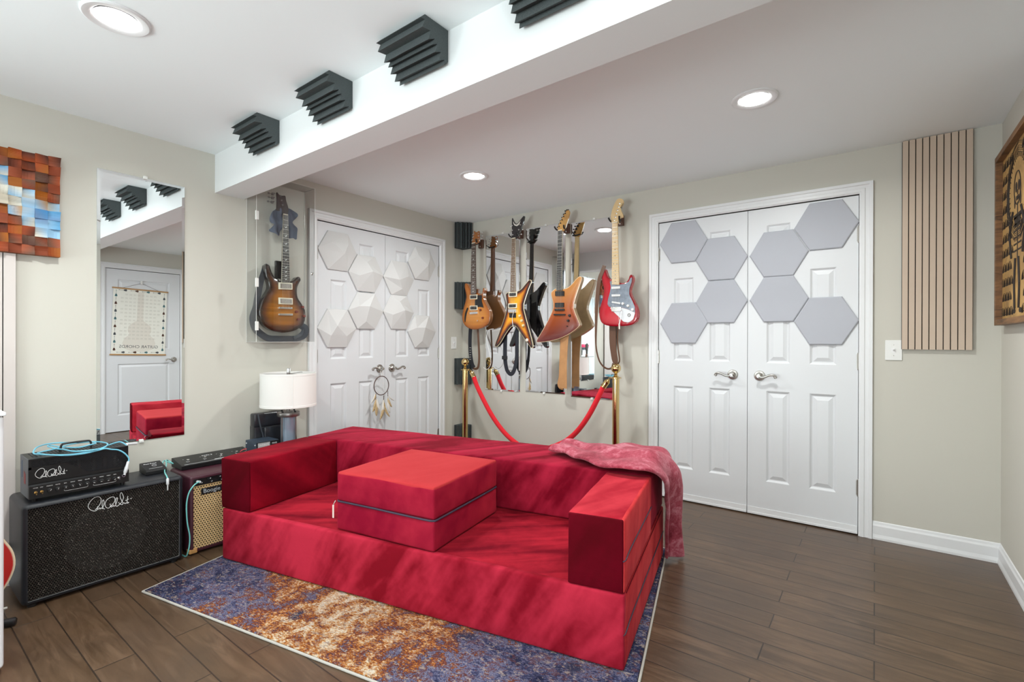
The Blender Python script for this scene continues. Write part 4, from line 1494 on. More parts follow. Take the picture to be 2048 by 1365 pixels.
# ------------------------------------------------------------------ guitars (outlines in metres round the body centre: across, up)
G={
 'semi':{
  'o':(-2.987,1.509),
  'body':[(-0.042,0.081),(-0.054,0.115),(-0.071,0.143),(-0.09,0.173),(-0.11,0.186),(-0.129,0.181),(-0.134,0.15),(-0.119,0.098),(-0.112,0.054),(-0.126,0.008),(-0.148,-0.053),(-0.164,-0.111),(-0.16,-0.162),(-0.133,-0.207),(-0.084,-0.237),(-0.017,-0.252),(0.059,-0.244),(0.119,-0.225),(0.162,-0.191),(0.179,-0.149),(0.176,-0.1),(0.15,-0.05),(0.118,-0.003),(0.098,0.037),(0.097,0.079),(0.111,0.11),(0.106,0.128),(0.093,0.122),(0.087,0.087),(0.067,0.068),(0.039,0.077),(0.025,0.09)],
  'neck':[(-0.029,0.55),(0.014,0.545),(0.02,0.078),(-0.042,0.081)],
  'head':[(-0.027,0.547),(-0.034,0.568),(-0.02,0.617),(-0.01,0.666),(0.004,0.655),(0.028,0.652),(0.051,0.656),(0.054,0.615),(0.047,0.559),(0.014,0.543)],
  'pickups':[[(-0.054,0.073),(0.037,0.072),(0.037,0.029),(-0.054,0.031)],[(-0.054,-0.029),(0.039,-0.03),(0.039,-0.073),(-0.054,-0.071)]],
  'bridge':[(-0.055,-0.089),(0.041,-0.087),(0.041,-0.106),(-0.055,-0.109)],
  'guard':[(0.025,0.065),(0.09,0.062),(0.088,0.009),(0.112,-0.052),(0.067,-0.043),(0.006,-0.045),(0.006,0.02),(0.032,0.029)],
  'knobs':[(0.075,-0.072),(0.103,-0.146)],
  'sw':[(0.044,-0.171)],
  'fhole':[(-0.089,-0.045),(-0.077,-0.056),(-0.094,-0.091),(-0.106,-0.135),(-0.118,-0.182),(-0.125,-0.149),(-0.118,-0.098),(-0.102,-0.066)],
 },
 'vee':{
  'o':(-2.514,1.367),
  'body':[(-0.054,0.218),(-0.098,0.215),(-0.118,0.203),(-0.111,0.158),(-0.098,0.088),(-0.13,-0.008),(-0.18,-0.121),(-0.24,-0.246),(-0.237,-0.268),(-0.214,-0.271),(-0.174,-0.237),(-0.119,-0.157),(-0.064,-0.096),(-0.026,-0.078),(0.001,-0.089),(0.043,-0.141),(0.107,-0.218),(0.153,-0.273),(0.174,-0.277),(0.184,-0.26),(0.163,-0.184),(0.122,-0.065),(0.074,0.077),(0.095,0.14),(0.136,0.24),(0.165,0.288),(0.156,0.308),(0.136,0.312),(0.105,0.284),(0.058,0.236),(0.005,0.215)],
  'neck':[(-0.036,0.68),(0.001,0.675),(0.0,0.215),(-0.054,0.218)],
  'head':[(-0.04,0.677),(-0.041,0.719),(-0.042,0.789),(-0.042,0.85),(-0.037,0.865),(-0.024,0.838),(-0.002,0.808),(0.021,0.808),(0.051,0.836),(0.084,0.864),(0.095,0.857),(0.087,0.822),(0.061,0.766),(0.04,0.718),(0.025,0.689),(0.003,0.672)],
  'vee':[(-0.026,0.83),(-0.011,0.806),(0.008,0.797),(0.027,0.803),(0.053,0.826),(0.04,0.795),(0.014,0.783),(-0.008,0.791),(-0.022,0.808)],
  'pickups':[[(-0.074,0.216),(0.016,0.214),(0.014,0.17),(-0.074,0.172)],[(-0.078,0.115),(0.016,0.114),(0.014,0.071),(-0.078,0.071)]],
  'bridge':[(-0.076,0.065),(0.011,0.062),(0.009,0.032),(-0.073,0.035)],
  'block':[(-0.07,0.03),(0.002,0.028),(0.003,-0.011),(-0.067,-0.009)],
  'knobs':[(0.045,0.003),(0.066,-0.04),(0.083,-0.081)],
  'arm':[(-0.005,0.05),(-0.019,-0.002),(-0.016,-0.062),(-0.008,-0.106)],
  'badge':[(0.119,-0.205)],
 },
 'wing':{
  'o':(-2.043,1.422),
  'body':[(-0.053,0.169),(-0.085,0.156),(-0.115,0.134),(-0.11,0.1),(-0.095,0.057),(-0.09,0.002),(-0.129,-0.078),(-0.19,-0.171),(-0.26,-0.266),(-0.254,-0.281),(-0.21,-0.281),(-0.119,-0.27),(-0.03,-0.25),(0.057,-0.215),(0.123,-0.175),(0.158,-0.146),(0.155,-0.126),(0.122,-0.06),(0.096,0.003),(0.12,0.08),(0.157,0.176),(0.177,0.224),(0.169,0.245),(0.151,0.248),(0.121,0.228),(0.084,0.189),(0.046,0.163),(0.003,0.153)],
  'neck':[(-0.038,0.632),(0.001,0.627),(0.0,0.143),(-0.053,0.146)],
  'head':[(-0.041,0.63),(-0.047,0.665),(-0.023,0.708),(0.006,0.749),(0.025,0.776),(0.044,0.791),(0.061,0.785),(0.066,0.765),(0.054,0.721),(0.04,0.682),(0.025,0.642),(0.004,0.624)],
  'pickups':[[(-0.065,0.14),(0.017,0.137),(0.018,0.098),(-0.065,0.102)],[(-0.068,0.045),(0.016,0.043),(0.016,0.006),(-0.068,0.008)]],
  'bridge':[(-0.07,-0.005),(0.02,-0.007),(0.02,-0.022),(-0.07,-0.02)],
  'tail':[(-0.08,-0.045),(0.028,-0.049),(0.028,-0.061),(-0.08,-0.058)],
  'knobs':[(0.068,-0.063),(0.055,-0.104)],
  'sw':[(0.047,-0.149)],
 },
 'double':{
  'o':(-1.564,1.511),
  'body':[(-0.041,0.114),(-0.064,0.119),(-0.085,0.144),(-0.096,0.175),(-0.106,0.197),(-0.118,0.2),(-0.129,0.17),(-0.132,0.124),(-0.118,0.07),(-0.113,0.024),(-0.126,-0.036),(-0.146,-0.104),(-0.15,-0.157),(-0.138,-0.204),(-0.104,-0.231),(-0.047,-0.243),(0.026,-0.244),(0.097,-0.239),(0.135,-0.223),(0.157,-0.188),(0.16,-0.144),(0.149,-0.1),(0.123,-0.048),(0.104,-0.01),(0.1,0.027),(0.115,0.07),(0.123,0.109),(0.111,0.137),(0.097,0.131),(0.088,0.105),(0.068,0.084),(0.041,0.08),(0.021,0.083)],
  'neck':[(-0.039,0.539),(0.004,0.532),(0.018,0.067),(-0.04,0.074)],
  'head':[(-0.039,0.536),(-0.053,0.559),(-0.054,0.597),(-0.043,0.644),(-0.025,0.683),(-0.005,0.713),(0.019,0.718),(0.043,0.705),(0.048,0.682),(0.039,0.661),(0.024,0.649),(0.029,0.626),(0.043,0.594),(0.045,0.573),(0.023,0.568),(0.009,0.554),(0.006,0.53)],
  'guard':[(-0.04,0.076),(0.021,0.07),(0.056,0.07),(0.092,0.085),(0.105,0.111),(0.116,0.117),(0.116,0.084),(0.097,0.034),(0.096,-0.01),(0.119,-0.055),(0.139,-0.1),(0.143,-0.144),(0.131,-0.14),(0.088,-0.12),(0.033,-0.103),(-0.063,-0.099),(-0.08,-0.076),(-0.076,-0.038),(-0.06,0.014),(-0.052,0.058),(-0.062,0.098),(-0.044,0.103)],
  'plate':[(0.033,-0.105),(0.088,-0.121),(0.131,-0.141),(0.143,-0.145),(0.129,-0.196),(0.093,-0.218),(0.05,-0.211),(0.018,-0.177),(-0.023,-0.14),(-0.063,-0.101)],
  'pickups':[[(-0.044,0.056),(0.025,0.055),(0.027,0.038),(-0.044,0.038)],[(-0.043,-0.002),(0.027,-0.005),(0.027,-0.02),(-0.043,-0.019)],[(-0.041,-0.054),(0.029,-0.067),(0.027,-0.079),(-0.042,-0.066)]],
  'bridge':[(-0.047,-0.099),(0.035,-0.099),(0.037,-0.131),(-0.042,-0.132)],
  'knobs':[(0.049,-0.076),(0.09,-0.094),(0.126,-0.123)],
  'jack':[(0.096,-0.163)],
  'arm':[(0.035,-0.129),(0.043,-0.133),(0.034,-0.192),(0.027,-0.229)],
  'tag':[(0.018,-0.132),(0.019,-0.185),(0.024,-0.229),(0.027,-0.255)],
 },
 'cased':{
  'o':(1.698,1.466),
  'body':[(-0.016,0.084),(-0.028,0.095),(-0.041,0.099),(-0.054,0.105),(-0.07,0.13),(-0.083,0.165),(-0.089,0.181),(-0.105,0.185),(-0.116,0.174),(-0.116,0.144),(-0.107,0.102),(-0.093,0.069),(-0.09,0.03),(-0.11,-0.01),(-0.135,-0.055),(-0.15,-0.103),(-0.152,-0.145),(-0.139,-0.187),(-0.114,-0.221),(-0.076,-0.246),(-0.027,-0.258),(0.018,-0.26),(0.069,-0.25),(0.117,-0.229),(0.153,-0.192),(0.165,-0.145),(0.16,-0.099),(0.135,-0.057),(0.11,-0.023),(0.102,0.015),(0.104,0.052),(0.118,0.085),(0.128,0.104),(0.125,0.12),(0.113,0.126),(0.099,0.12),(0.085,0.104),(0.066,0.093),(0.043,0.087)],
  'neck':[(-0.016,0.074),(0.041,0.078),(0.026,0.532),(-0.005,0.529)],
  'pickups':[[(-0.033,0.073),(0.06,0.076),(0.06,0.032),(-0.033,0.027)],[(-0.034,-0.028),(0.062,-0.026),(0.063,-0.069),(-0.033,-0.072)]],
  'bridge':[(-0.034,-0.09),(0.059,-0.089),(0.06,-0.1),(-0.034,-0.103)],
  'tail':[(-0.034,-0.134),(0.063,-0.131),(0.064,-0.144),(-0.034,-0.147)],
  'knobs':[(0.09,-0.117),(0.135,-0.082),(0.103,-0.168),(0.145,-0.144)],
  'head':[(-0.045,0.665),(-0.039,0.668),(-0.03,0.657),(-0.011,0.654),(0.013,0.658),(0.019,0.628),(0.031,0.594),(0.035,0.569),(0.027,0.533),(-0.005,0.529),(-0.011,0.548),(-0.043,0.549),(-0.044,0.566),(-0.043,0.596),(-0.043,0.632)],
  'clothL':[(-0.007,0.589),(-0.03,0.573),(-0.052,0.55),(-0.074,0.535),(-0.083,0.504),(-0.079,0.465),(-0.063,0.454),(-0.074,0.43),(-0.082,0.412),(-0.052,0.397),(-0.021,0.386),(-0.007,0.424),(0.004,0.455),(0.006,0.533)],
  'clothR':[(0.035,0.569),(0.05,0.587),(0.066,0.585),(0.085,0.568),(0.102,0.548),(0.091,0.521),(0.081,0.5),(0.093,0.476),(0.105,0.452),(0.108,0.388),(0.078,0.387),(0.031,0.385),(0.029,0.482)],
  'strap':[(-0.094,0.181),(-0.113,0.17),(-0.126,0.13),(-0.149,0.064),(-0.17,-0.032),(-0.182,-0.1),(-0.203,-0.16),(-0.202,-0.202),(-0.186,-0.244),(-0.148,-0.277),(-0.093,-0.307),(-0.018,-0.312),(0.06,-0.311),(0.126,-0.309),(0.175,-0.292),(0.195,-0.255),(0.185,-0.223),(0.145,-0.21)],
  'strap2':[(0.141,-0.219),(0.165,-0.237),(0.146,-0.27),(0.098,-0.297)],
 },
}


def seg_dist(p, poly):
    best = 1e9
    n = len(poly)
    px, py = p
    for i in range(n):
        ax, ay = poly[i]
        bx, by = poly[(i + 1) % n]
        dx, dy = bx - ax, by - ay
        L2 = dx * dx + dy * dy
        t = 0 if L2 == 0 else max(0, min(1, ((px - ax) * dx + (py - ay) * dy) / L2))
        d = (px - ax - dx * t) ** 2 + (py - ay - dy * t) ** 2
        if d < best:
            best = d
    return math.sqrt(best)


def inside(p, poly):
    c = False
    n = len(poly)
    for i in range(n):
        x0, y0 = poly[i]
        x1, y1 = poly[(i + 1) % n]
        if (y0 > p[1]) != (y1 > p[1]) and p[0] < (x1 - x0) * (p[1] - y0) / (y1 - y0) + x0:
            c = not c
    return c


def guitar_body(name, outline, parent, thick, color, side_color, m_top, m_side, carve=0.006, step=0.009, edge_r=0.006, binding=None):
    """front face at y=0 looking to -y. color(d, x, z) -> finish at distance d from the edge"""
    dense = []
    for i, a in enumerate(outline):
        b = outline[(i + 1) % len(outline)]
        k_ = max(1, math.ceil(math.dist(a, b) / 0.006))
        dense += [(a[0] + (b[0] - a[0]) * j / k_, a[1] + (b[1] - a[1]) * j / k_) for j in range(k_)]
    outline = dense
    n0 = len(outline)
    grid = []
    for dd_ in (0.0028, 0.0046, 0.009):
        for i in range(n0):
            a, b, c = outline[i - 1], outline[i], outline[(i + 1) % n0]
            tt = Vector((c[0] - a[0], c[1] - a[1])).normalized()
            for sg in (1, -1):
                q = (b[0] - tt.y * dd_ * sg, b[1] + tt.x * dd_ * sg)
                if inside(q, outline) and abs(seg_dist(q, outline) - dd_) < dd_ * 0.06:
                    grid.append(q)
                    break
    xs = [p[0] for p in outline]
    zs = [p[1] for p in outline]
    x = min(xs)
    while x < max(xs):
        z = min(zs)
        while z < max(zs):
            if inside((x, z), outline) and seg_dist((x, z), outline) > 0.012:
                grid.append((x + 0.0007 * math.sin(z * 900), z))
            z += step
        x += step
    pts = [Vector(p) for p in outline + grid]
    edges = [(i, (i + 1) % n0) for i in range(n0)]
    vo, ed, fa, *_ = delaunay_2d_cdt(pts, edges, [], 1, 1e-6)
    V_, C_ = [], []
    for p in vo:
        d = seg_dist((p.x, p.y), outline)
        h = carve * (1 - math.exp(-d / 0.028)) + min(d, edge_r) * 0.25
        V_.append((p.x, -h, p.y))
        C_.append(color(d, p.x, p.y))
    me = bpy.data.meshes.new(name)
    nv = len(V_)
    F_ = [tuple(f) for f in fa]
    MI = [0] * len(F_)
    # rim walls follow the outline
    r = []
    for (ins, dep) in ((0.0, 0.0), (0.0, 0.004), (0.0, thick - 0.006), (0.005, thick)):
        row = []
        cx, cz = sum(xs) / n0, sum(zs) / n0
        for i in range(n0):
            a, b, c = outline[i - 1], outline[i], outline[(i + 1) % n0]
            t = Vector((c[0] - a[0], c[1] - a[1])).normalized()
            nn = Vector((-t.y, t.x))
            q = (b[0] + nn.x * 0.002, b[1] + nn.y * 0.002)
            if not inside(q, outline):
                nn = -nn
            row.append(len(V_))
            V_.append((b[0] + nn.x * ins, dep, b[1] + nn.y * ins))
            C_.append(binding if (binding and dep < 0.0041) else side_color)
        r.append(row)
    for k in range(3):
        for i in range(n0):
            j = (i + 1) % n0
            F_.append((r[k][i], r[k][j], r[k + 1][j], r[k + 1][i]))
            MI.append(1 if k else 0)
    F_.append(tuple(r[3]))
    MI.append(1)
    me.from_pydata(V_, [], F_)
    at = me.color_attributes.new('finish', 'FLOAT_COLOR', 'POINT')
    for k, c in enumerate(C_):
        at.data[k].color = (*c, 1)
    me.materials.append(m_top)
    me.materials.append(m_side)
    me.polygons.foreach_set('material_index', MI)
    bm = bmesh.new()
    bm.from_mesh(me)
    bmesh.ops.remove_doubles(bm, verts=bm.verts, dist=1e-6)
    bmesh.ops.recalc_face_normals(bm, faces=bm.faces)
    for f in bm.faces:
        f.smooth = True
    for e in bm.edges:
        if len(e.link_faces) == 2 and e.calc_face_angle(0) > math.radians(38):
            e.smooth = False
    bm.to_mesh(me)
    bm.free()
    o = bpy.data.objects.new(name, me)
    COL.objects.link(o)
    o.parent = parent
    return o


def lerp3(a, b, k):
    k = max(0, min(1, k))
    return tuple(x * (1 - k) + y * k for x, y in zip(a, b))


def burst(stops):
    def f(d, x, z):
        for (d0, c0), (d1, c1) in zip(stops[:-1], stops[1:]):
            if d <= d1:
                return lerp3(c0, c1, (d - d0) / (d1 - d0))
        return stops[-1][1]
    return f


def ribbon(pts, w, y, th=0.0025, wob=0.0):
    """flat strap following (h, z) points; w half width(s); hangs in the plane y"""
    n = len(pts)
    ws = w if isinstance(w, (list, tuple)) else [w] * n
    A, B = [], []
    for i in range(n):
        a, b = Vector(pts[max(i - 1, 0)]), Vector(pts[min(i + 1, n - 1)])
        t = (b - a).normalized()
        nn = Vector((-t.y, t.x))
        yy = y + wob * math.sin(i / n * PI * 2)
        A.append((pts[i][0] + nn.x * ws[i], yy, pts[i][1] + nn.y * ws[i]))
        B.append((pts[i][0] - nn.x * ws[i], yy + 0.004, pts[i][1] - nn.y * ws[i]))
    mb = MB()
    rows = [A, B, [(p[0], p[1] + th, p[2]) for p in B], [(p[0], p[1] + th, p[2]) for p in A]]
    mb.grid([*zip(*rows)], closed_u=True)
    return mb


def neck_parts(t, g, board_m, neck_m, scale_len=0.61, nfret=22, inlay='dot', head_m=None, th=0.020, y0=-0.016, bind=None):
    q = g['neck']
    tl, tr, br, bl = q
    if tl[1] < bl[1]:
        tl, tr, br, bl = bl, br, tr, tl
    if tl[0] > tr[0]:
        tl, tr = tr, tl
        bl, br = br, bl
    # keep the neck a clean tapered board
    prof = []
    mb = MB()
    rows = []
    for (a, b) in ((tl, tr), (bl, br)):
        cx, hw = (a[0] + b[0]) / 2, (b[0] - a[0]) / 2
        cz = (a[1] + b[1]) / 2
        rows.append([(cx + hw * math.cos(PI * k / 8), y0 + 0.005 + (th * math.sin(PI * k / 8)), cz) for k in range(9)])
    # heel end reaches under the board into the body
    mb.grid(rows)
    mb.f.append(list(range(9)))
    mb.mi.append(0)
    mb.build('neck', neck_m, t)
    fb = MB()
    fb.add([(tl[0], y0, tl[1]), (tr[0], y0, tr[1]), (br[0], y0, br[1]), (bl[0], y0, bl[1]),
            (tl[0], y0 + 0.006, tl[1]), (tr[0], y0 + 0.006, tr[1]), (br[0], y0 + 0.015, br[1]), (bl[0], y0 + 0.015, bl[1])],
           [(0, 1, 2, 3), (4, 7, 6, 5), (0, 4, 5, 1), (1, 5, 6, 2), (2, 6, 7, 3), (3, 7, 4, 0)], 0)
    L = tl[1] - bl[1]
    def at(k, s):
        l = (tl[0] + (bl[0] - tl[0]) * k, tl[1] + (bl[1] - tl[1]) * k)
        r_ = (tr[0] + (br[0] - tr[0]) * k, tr[1] + (br[1] - tr[1]) * k)
        return (l[0] + (r_[0] - l[0]) * s, l[1] + (r_[1] - l[1]) * s)
    SL = L / (1 - 2 ** (-(nfret + 0.6) / 12))
    zpos = []
    for f in range(1, nfret + 1):
        k = SL * (1 - 2 ** (-f / 12)) / L
        zpos.append(k)
        a, b = at(k, 0.0), at(k, 1.0)
        fb.box((a[0], y0 - 0.0012, a[1] - 0.0011), (b[0], y0 + 0.001, a[1] + 0.0011), 1)
    prev = [0] + zpos
    for f in (3, 5, 7, 9, 12, 15, 17, 19, 21):
        if f > nfret:
            continue
        k = (prev[f - 1] + prev[f]) / 2
        c = at(k, 0.5)
        if inlay == 'dot':
            for s in ((0.25, 0.75) if f == 12 else (0.5,)):
                c = at(k, s)
                fb.cyl((c[0], y0 - 0.0006, c[1]), (c[0], y0 + 0.001, c[1]), 0.0032, 10, 2)
        elif inlay == 'bird':
            z_ = c[1]
            w_ = 0.011 if f < 12 else 0.008
            fb.prism([(c[0] - w_, z_ + 0.004), (c[0] - w_ * 0.2, z_ - 0.001), (c[0] + w_ * 0.3, z_ + 0.005), (c[0] + w_, z_ + 0.003), (c[0] + w_ * 0.4, z_ - 0.003), (c[0] - w_ * 0.2, z_ - 0.006)], y0 - 0.0006, y0 + 0.001, mi=2)
    if bind:
        for s in (0.0, 1.0):
            a, b = at(0, s), at(1, s)
            fb.tube([(a[0], y0 + 0.002, a[1]), (b[0], y0 + 0.002, b[1])], 0.0016, 6, 3)
    dots = M['black'] if inlay == 'dot' and board_m is M['maple'] else M['pearl']
    fb.build('fretboard', [board_m, M['fret'], dots, M['cream']], t, smooth=30)
    a, b = at(0, 0), at(0, 1)
    MB().box((a[0], y0 - 0.002, a[1] - 0.001), (b[0], y0 + 0.004, a[1] + 0.005)).build('nut', M['cream'], t, smooth=0)
    return at, y0


def strings(t, at, y0, bridge, yb):
    bx0, bx1 = min(p[0] for p in bridge), max(p[0] for p in bridge)
    bzc = sum(p[1] for p in bridge) / len(bridge)
    mb = MB()
    cxb, w = (bx0 + bx1) / 2, 0.052
    for i in range(6):
        s = 0.12 + 0.76 * i / 5
        a = at(0, s)
        mb.tube([(a[0], y0 - 0.003, a[1]), (cxb - w / 2 + w * i / 5, yb, bzc)], 0.0005, 4, cap=False)
    mb.build('strings', M['string'], t)


def tuners(t, sides, y, m=None, post_m=None):
    """sides: list of (x, z, dir) for each peg"""
    for (x, z, d) in sides:
        mb = MB()
        mb.cyl((x, y - 0.010, z), (x, y + 0.003, z), 0.0032, 10)
        mb.lathe([(0.0055, 0), (0.0055, 0.002), (0.003, 0.003)], (x, y, z), Vector((0, -1, 0)), 12)
        mb.cyl((x, y + 0.018, z), (x + d * 0.020, y + 0.018, z), 0.0022, 8)
        mb.ball((x + d * 0.026, y + 0.018, z), 0.0075, 10, sz=0.8)
        mb.box((x - 0.007, y + 0.012, z - 0.008), (x + 0.007, y + 0.022, z + 0.008))
        mb.build('tuner', m or M['chrome'], t)


def head_part(t, g, y, m, rounded=True, th=0.014):
    pts = g['head']
    pts = spline(pts, 4, True) if rounded else chaikin(pts, 1, 0.12)
    return MB().prism(pts, y, y + th).build('headstock', m, t, bevel=0.0015)


def quad_box(t, q, y0, y1, name, mats, inner=None, inner_inset=0.006, round_=0.003):
    cx, cz = sum(p[0] for p in q) / 4, sum(p[1] for p in q) / 4
    mb = MB().prism(q, y0, y1, mi=0)
    o = mb.build(name, mats[0] if isinstance(mats, list) else mats, t, bevel=0.0012)
    if inner:
        w = (max(p[0] for p in q) - min(p[0] for p in q)) / 2
        h = (max(p[1] for p in q) - min(p[1] for p in q)) / 2
        kx, kz = 1 - inner_inset / w, 1 - inner_inset / h
        qi = [(cx + (p[0] - cx) * kx, cz + (p[1] - cz) * kz) for p in q]
        MB().prism(qi, y0 - 0.002, y0 + 0.002).build('pickup_coils', inner, o, bevel=0.001)
        pp = MB()
        for i in range(6):
            pp.cyl((cx + (i - 2.5) * w * 0.30, y0 - 0.003, cz + h * 0.15), (cx + (i - 2.5) * w * 0.30, y0, cz + h * 0.15), 0.0022, 8)
        pp.build('pole_pieces', M['chrome'], o)
    return o


def knob(t, p, y, m, r=0.0095, h=0.013):
    MB().lathe([(r * 1.12, 0), (r, h * 0.3), (r * 0.92, h), (r * 0.6, h + 0.001), (0, h + 0.001)], (p[0], y, p[1]), Vector((0, -1, 0)), 20).build('control_knob', m, t)


YG = 3.430


def make_thing(kind, name, label, rz=0.0, loc=None):
    g = G[kind]
    o = g['o']
    return thing(name, label, 'guitar', loc or (o[0], YG, o[1]), rz), g


# --- orange semi-hollow
t, g = make_thing('semi', 'electric_guitar', 'amber orange electric guitar with one f-hole, leftmost on the mirrored wall')
m_top = attr_mat('amber_flame_top', 0.25, 0.5, 0.16, 16, (0, 0.25, 0))
guitar_body('body', spline(g['body'], 3, True), t, 0.046, burst([(0, (0.26, 0.060, 0.008)), (0.012, (0.42, 0.120, 0.014)), (0.05, (0.60, 0.215, 0.030)), (0.12, (0.66, 0.270, 0.050))]),
            (0.26, 0.10, 0.035), m_top, mat('honey_mahogany_side', (0.27, 0.11, 0.038), 0.2, coat=1.0), 0.009, binding=(0.74, 0.5, 0.25))
at, y0 = neck_parts(t, g, M['rosewood'], M['mahogany'], inlay='bird', y0=-0.020)
MB().prism([(-0.045, 0.125), (0.032, 0.125), (0.03, 0.05), (-0.045, 0.05)], 0.006, 0.03).build('neck_heel', M['mahogany'], t, bevel=0.004)
head_part(t, g, -0.010, mat('amber_headstock', (0.34, 0.12, 0.03), 0.25, coat=0.8))
for q in g['pickups']:
    quad_box(t, q, -0.017, -0.006, 'pickup', M['cream'], M['black'], 0.008)
quad_box(t, g['bridge'], -0.018, -0.006, 'bridge', M['chrome'])
MB().prism(g['guard'], -0.0135, -0.011).build('pickguard', M['black'], t)
MB().prism(spline(g['fhole'], 3, True), -0.0125, -0.0085).build('f_hole', M['dark'], t)
for p in g['knobs']:
    knob(t, p, -0.010, M['amberknob'])
MB().cyl((g['sw'][0][0], -0.022, g['sw'][0][1]), (g['sw'][0][0], -0.008, g['sw'][0][1]), 0.0055, 12).build('selector_switch', M['chrome'], t)
strings(t, at, y0, g['bridge'], -0.020)
hz = [(x, z) for x, z in g['head']]
tuners(t, [(-0.022, 0.585, -1), (-0.014, 0.612, -1), (-0.008, 0.638, -1), (0.045, 0.585, 1), (0.047, 0.612, 1), (0.047, 0.638, 1)], -0.010)

# --- sunburst V-shape
t, g = make_thing('vee', 'electric_guitar.001', 'yellow sunburst pointed electric guitar with V headstock, hanging before the mirrors')
m_top = attr_mat('yellow_sunburst_top', 0.25, 0.5, 0.13, 18, (0, 0.1, 0))
vb = chaikin(g['body'], 2, 0.2)
vb = [p for k, p in enumerate(vb) if k % 2 == 0]
guitar_body('body', vb, t, 0.042, burst([(0, (0.74, 0.60, 0.36)), (0.0028, (0.74, 0.60, 0.36)), (0.0045, (0.022, 0.008, 0.006)), (0.016, (0.030, 0.008, 0.004)), (0.025, (0.22, 0.036, 0.006)), (0.040, (0.70, 0.240, 0.006)), (0.06, (0.86, 0.40, 0.008))]),
            (0.02, 0.012, 0.010), m_top, M['blackgloss'], 0.004, 0.0075, binding=(0.70, 0.60, 0.42))
at, y0 = neck_parts(t, g, M['brownboard'], M['blackgloss'], inlay='dot', y0=-0.018, bind=True)
head_part(t, g, -0.012, M['blackgloss'], False)
MB().prism(g['vee'], -0.0145, -0.0115).build('headstock_inlay', M['feather_white'], t)
for q in g['pickups']:
    o = quad_box(t, q, -0.014, -0.004, 'pickup', M['cream'], M['black'], 0.009)
quad_box(t, g['bridge'], -0.020, -0.004, 'tremolo_bridge', M['chrome'])
quad_box(t, g['block'], -0.012, -0.002, 'tremolo_cover', M['black'])
for p in g['knobs']:
    knob(t, p, -0.005, M['creamknob'], 0.011)
a_ = g['arm']
MB().tube(spline([(a_[0][0], -0.022, a_[0][1]), (a_[1][0], -0.030, a_[1][1]), (a_[2][0], -0.030, a_[2][1]), (a_[3][0], -0.026, a_[3][1])], 4), 0.0028, 8).build('tremolo_arm', M['chrome'], t)
b_ = g['badge'][0]
MB().cyl((b_[0], -0.0065, b_[1]), (b_[0], -0.003, b_[1]), 0.013, 20).build('round_sticker', M['feather_white'], t)
strings(t, at, y0, g['bridge'], -0.022)
tuners(t, [(-0.033, 0.715, -1), (-0.036, 0.755, -1), (-0.036, 0.795, -1), (0.022, 0.712, 1), (0.036, 0.750, 1), (0.052, 0.790, 1)], -0.012)

# --- natural fade wing shape
t, g = make_thing('wing', 'electric_guitar.002', 'angular electric guitar fading from pale maple to burnt orange, before the mirrors')
m_top = attr_mat('amber_fade_top', 0.18, 0.8, 0.10, 15, (0, 0.2, 0))
wb = chaikin(g['body'], 2, 0.2)
wb = [p for k, p in enumerate(wb) if k % 2 == 0]


def fade(d, x, z):
    k = (z - x * 0.25 + 0.22) / 0.42
    c = lerp3((0.13, 0.020, 0.020), (0.36, 0.070, 0.008), k * 2.2) if k < 0.45 else lerp3((0.36, 0.070, 0.008), (0.58, 0.27, 0.085), (k - 0.45) * 1.9)
    return (0.74, 0.56, 0.36) if d < 0.003 else c


guitar_body('body', wb, t, 0.044, fade, (0.55, 0.38, 0.20), m_top, mat('pale_ash_side', (0.50, 0.34, 0.18), 0.3, coat=0.5, var=(20, 0.2)), 0.004, 0.0085, binding=(0.72, 0.55, 0.35))
at, y0 = neck_parts(t, g, M['ebony'], M['maple'], inlay='none', y0=-0.018, nfret=24, bind=True)
head_part(t, g, -0.010, mat('flame_maple_headstock', (0.60, 0.32, 0.09), 0.2, coat=0.8, var=(20, 0.4)), False)
for q in g['pickups']:
    quad_box(t, q, -0.015, -0.004, 'pickup', M['black'])
quad_box(t, g['bridge'], -0.018, -0.004, 'bridge', M['black'])
quad_box(t, g['tail'], -0.016, -0.004, 'tailpiece', M['black'])
for p in g['knobs']:
    knob(t, p, -0.005, M['black'], 0.010)
MB().cyl((g['sw'][0][0], -0.018, g['sw'][0][1]), (g['sw'][0][0], -0.004, g['sw'][0][1]), 0.004, 10).build('selector_switch', M['black'], t)
strings(t, at, y0, g['bridge'], -0.020)
tuners(t, [(-0.031 + 0.0145 * k, 0.668 + 0.0245 * k, -1) for k in range(6)], -0.010, M['black'])

# --- red double cutaway
t, g = make_thing('double', 'electric_guitar.003', 'candy red electric guitar with grey pickguard and maple neck, rightmost on the wall')
m_top = attr_mat('candy_red_top', 0.2, 0.6)
guitar_body('body', spline(g['body'], 3, True), t, 0.044, burst([(0, (0.24, 0.0, 0.007)), (0.02, (0.42, 0.001, 0.013)), (0.06, (0.52, 0.002, 0.018))]), (0.40, 0.002, 0.014), m_top, M['redgloss'], 0.005)
at, y0 = neck_parts(t, g, M['maple'], M['maple'], inlay='dot', y0=-0.016)
head_part(t, g, -0.008, M['maple'])
text_mesh('guitar', 0.018, Matrix.Translation((0.033, -0.0095, 0.640)) @ Matrix.Rotation(-1.15, 4, 'Y') @ FRAME_NY, 'headstock_script', M['burn'], t, 0.0002, 'LEFT')
gm = attr_mat('sparkle_guard', 0.3, 0.6)
MB().prism(chaikin(g['guard'], 1, 0.15), -0.0085, -0.0055).build('pickguard', mat('grey_sparkle_pickguard', (0.20, 0.23, 0.28), 0.35, 0.3, coat=0.5, var=(45, 0.5)), t, bevel=0.0008)
